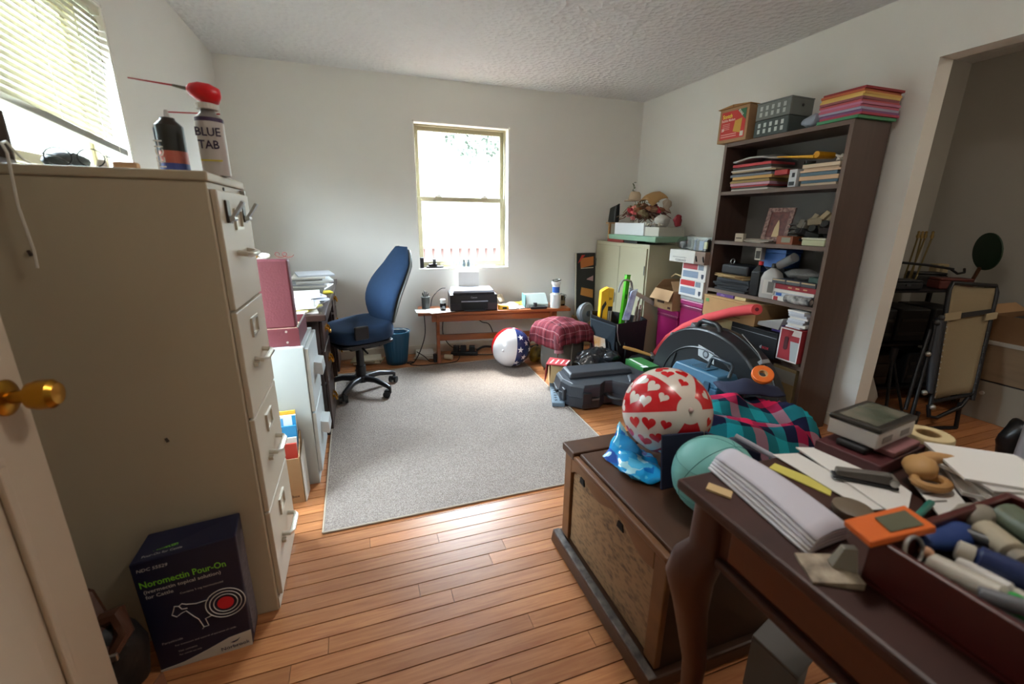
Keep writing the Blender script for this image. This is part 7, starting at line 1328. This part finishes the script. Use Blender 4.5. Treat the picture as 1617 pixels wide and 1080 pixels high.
# ================================================================ outside: deck rail, slope and trees
def ground_h(x, y): 
    d = max(0, y-7); e = max(0, -x-3)
    return -.6 + .34*d + .3*e + .25*noise.noise(Vector((x*.2, y*.2, 0)))
GRASS = mat('45473e', .95, color2='171a14', scale=2.6)
struct('ground_hillside', G().grid(lambda u, v: (-28+66*u, 4.6+34*v, ground_h(-28+66*u, 4.6+34*v)), 66, 34), GRASS, smooth=True)
struct('ground_side_yard', G().grid(lambda u, v: (-28+26.6*u, -14+18.6*v, ground_h(-28+26.6*u, 4.6)), 26, 18), GRASS, smooth=True)
dk = thing('deck_railing', 'sunlit reddish wooden deck railing beyond the window', 'railing', (0, 0, 0))
WOODR = mat('452c26', .8, var=.15, scale=4)
put('top_rail', G().box(-2, 7, 6.2, 6.34, .88, .92), WOODR, dk); put('bottom_rail', G().box(-2, 7, 6.25, 6.29, .02, .06), WOODR, dk)
bm_ = G().box(-.018, .018, 6.252, 6.288, .06, .88).mesh('baluster'); bm_.materials.append(WOODR)
for i in range(46): put('baluster', bm_, None, dk, loc=(-1.6+i*.13, 0, 0))
for i in range(5): put('post', G().box(-1.9+i*2, -1.81+i*2, 6.34, 6.43, -.6, .95), WOODR, dk)
struct('ground_deck', G().box(-2, 7, 4.33, 6.45, -.16, -.08), WOODR)
put_w = tag(put('overhead_wire', G().tube([(-6+1.2*i, 9.2, 1.82-.075*i*1.2) for i in range(14)], .018, 5), DGREY), 'grey cable sagging across the garden outside the window', 'cable')
LEAF = [mat('343a2e', .8, var=.3, scale=3), mat('3c4236', .8, var=.3, scale=3)]
BARK = mat('6b6058', .9)
for i, (x, y, h) in enumerate([(-4.5, 15, 5), (-1.2, 17.5, 6), (.6, 14, 4.2), (2.4, 18, 6.5), (3.6, 13.5, 4), (6.4, 21.5, 6), (8.5, 14.5, 5), (10.5, 19, 6), (-9, 9, 5), (-10.5, 4, 5), (-8.5, 1, 4)]):
    z = ground_h(x, y) - .1 if y > 4.6 else ground_h(x, 4.6) - .1
    t = thing('tree', ['pale leafy tree by the garden cable, far slope', 'tall pale tree high on the slope', 'small bushy tree seen in mid window', 'tallest tree on the hill behind the railing', 'short young tree low on the slope', 'broad tree at the hill top', 'round tree toward the garden edge', 'outermost tall tree on the hill', 'tree on the side yard slope', 'tree beyond the slatted blind', 'low tree near the house corner'][i], 'tree', (x, y, z), group='trees on the hillside')
    put('trunk', G().tube([(0, 0, 0), (.05, 0, h*.4), (-.05, .05, h*.8)], [.13, .09, .03], 7), BARK, t)
    g = G(); rnd = random.Random(i)
    for k in range(1500):
        a = rnd.uniform(0, 2*PI); u = rnd.uniform(-1, 1); rr = rnd.uniform(.4, 1) ** .5
        c = Vector((math.cos(a)*math.sqrt(1-u*u)*h*.3*rr, math.sin(a)*math.sqrt(1-u*u)*h*.3*rr, h*.68+u*h*.36*rr))
        g.at(c, (rnd.uniform(0, 3), rnd.uniform(0, 3), rnd.uniform(0, 3)))
        s = rnd.uniform(.035, .085); g._add([(-s, -s*.5, 0), (s, -s*.5, 0), (s*.8, s*.5, 0), (-s*.6, s*.6, 0)], [(0, 1, 2, 3)])
    put('foliage', g, LEAF[i % 2], t, kind='stuff')

# ================================================================ small pieces hang on the part they belong to
def _stem(o): return o.name.split('.')[0]
NEST = {'can_body': ('label_band', 'shoulder_band', 'yellow_rule', 'side_stripe', 'lettering', 'nozzle', 'collar'),
        'carton': ('lettering', 'target_ring', 'target_spot', 'cow_outline', 'white_swoosh', 'bird_mark', 'printed_line', 'red_panel', 'blue_panel', 'stripe_panel', 'crest', 'red_label', 'green_corner', 'envelope_print', 'bar_code', 'small_print', 'flap', 'code_print', 'dark_label', 'label_patch', 'white_border', 'grey_wedge', 'finger_slot', 'white_patch', 'lid_seam', 'lid_edge', 'green_stain', 'grey_tape', 'label_print', 'white_edge', 'print_band', 'black_panel', 'battery_print', 'drill_print'),
        'printer_body': ('output_slot', 'paper_tray', 'slot_lip', 'corner_panel', 'lettering'), 'scanner_lid': ('lid_side',), 'dark_lid': ('lid_window',),
        'bottle_body': ('cap', 'label', 'label_print'), 'vial_body': ('cap', 'band'), 'cards': ('printed_card',), 'housing': ('guard_ring', 'hub', 'side_plate'), 'upper_tube': ('blue_label', 'lid_rim'),
        'sticker': ('sticker_emblem',), 'tub': ('latch', 'rim_groove'), 'upper_shell': ('raised_panel',), 'lower_shell': ('latch', 'label_strip'), 'cover': ('text_line',), 'slab': ('stamp_mark',), 'bag_shell': ('side_pocket', 'buckle_strap', 'wire_hook'),
        'front_shell': ('moulded_rib', 'carry_handle', 'sticker_base'), 'picture': ('figure_print',), 'seat': ('arm_stub',), 'bag_body': ('buckle', 'bag_knot', 'bag_handle'), 'sleeve': ('title_strip',), 'case_shell': ('ridge',), 'mesh_panel': ('lace_eyelet', 'dark_band'), 'board': ('print_shape', 'white_edge'), 'lid_x': ()}
for o in [q for q in SC.objects if q.parent is None and q.get('category')]:
    kids = list(o.children); hosts = {}
    for k in kids: hosts.setdefault(_stem(k), k)
    for h, parts in NEST.items():
        hk = hosts.get(h)
        if hk is None or hk.location.length > 1e-9 or Vector(hk.rotation_euler).length > 1e-9: continue
        for k in kids:
            if k is not hk and k.parent is o and _stem(k) in parts and not k.children and len([1 for q in k.children]) == 0: k.parent = hk
_sp = [q for q in ch.children if _stem(q) == 'spoke']; _cs = [q for q in ch.children if _stem(q) == 'caster']
for a, b_ in zip(_sp, _cs): b_.parent = a
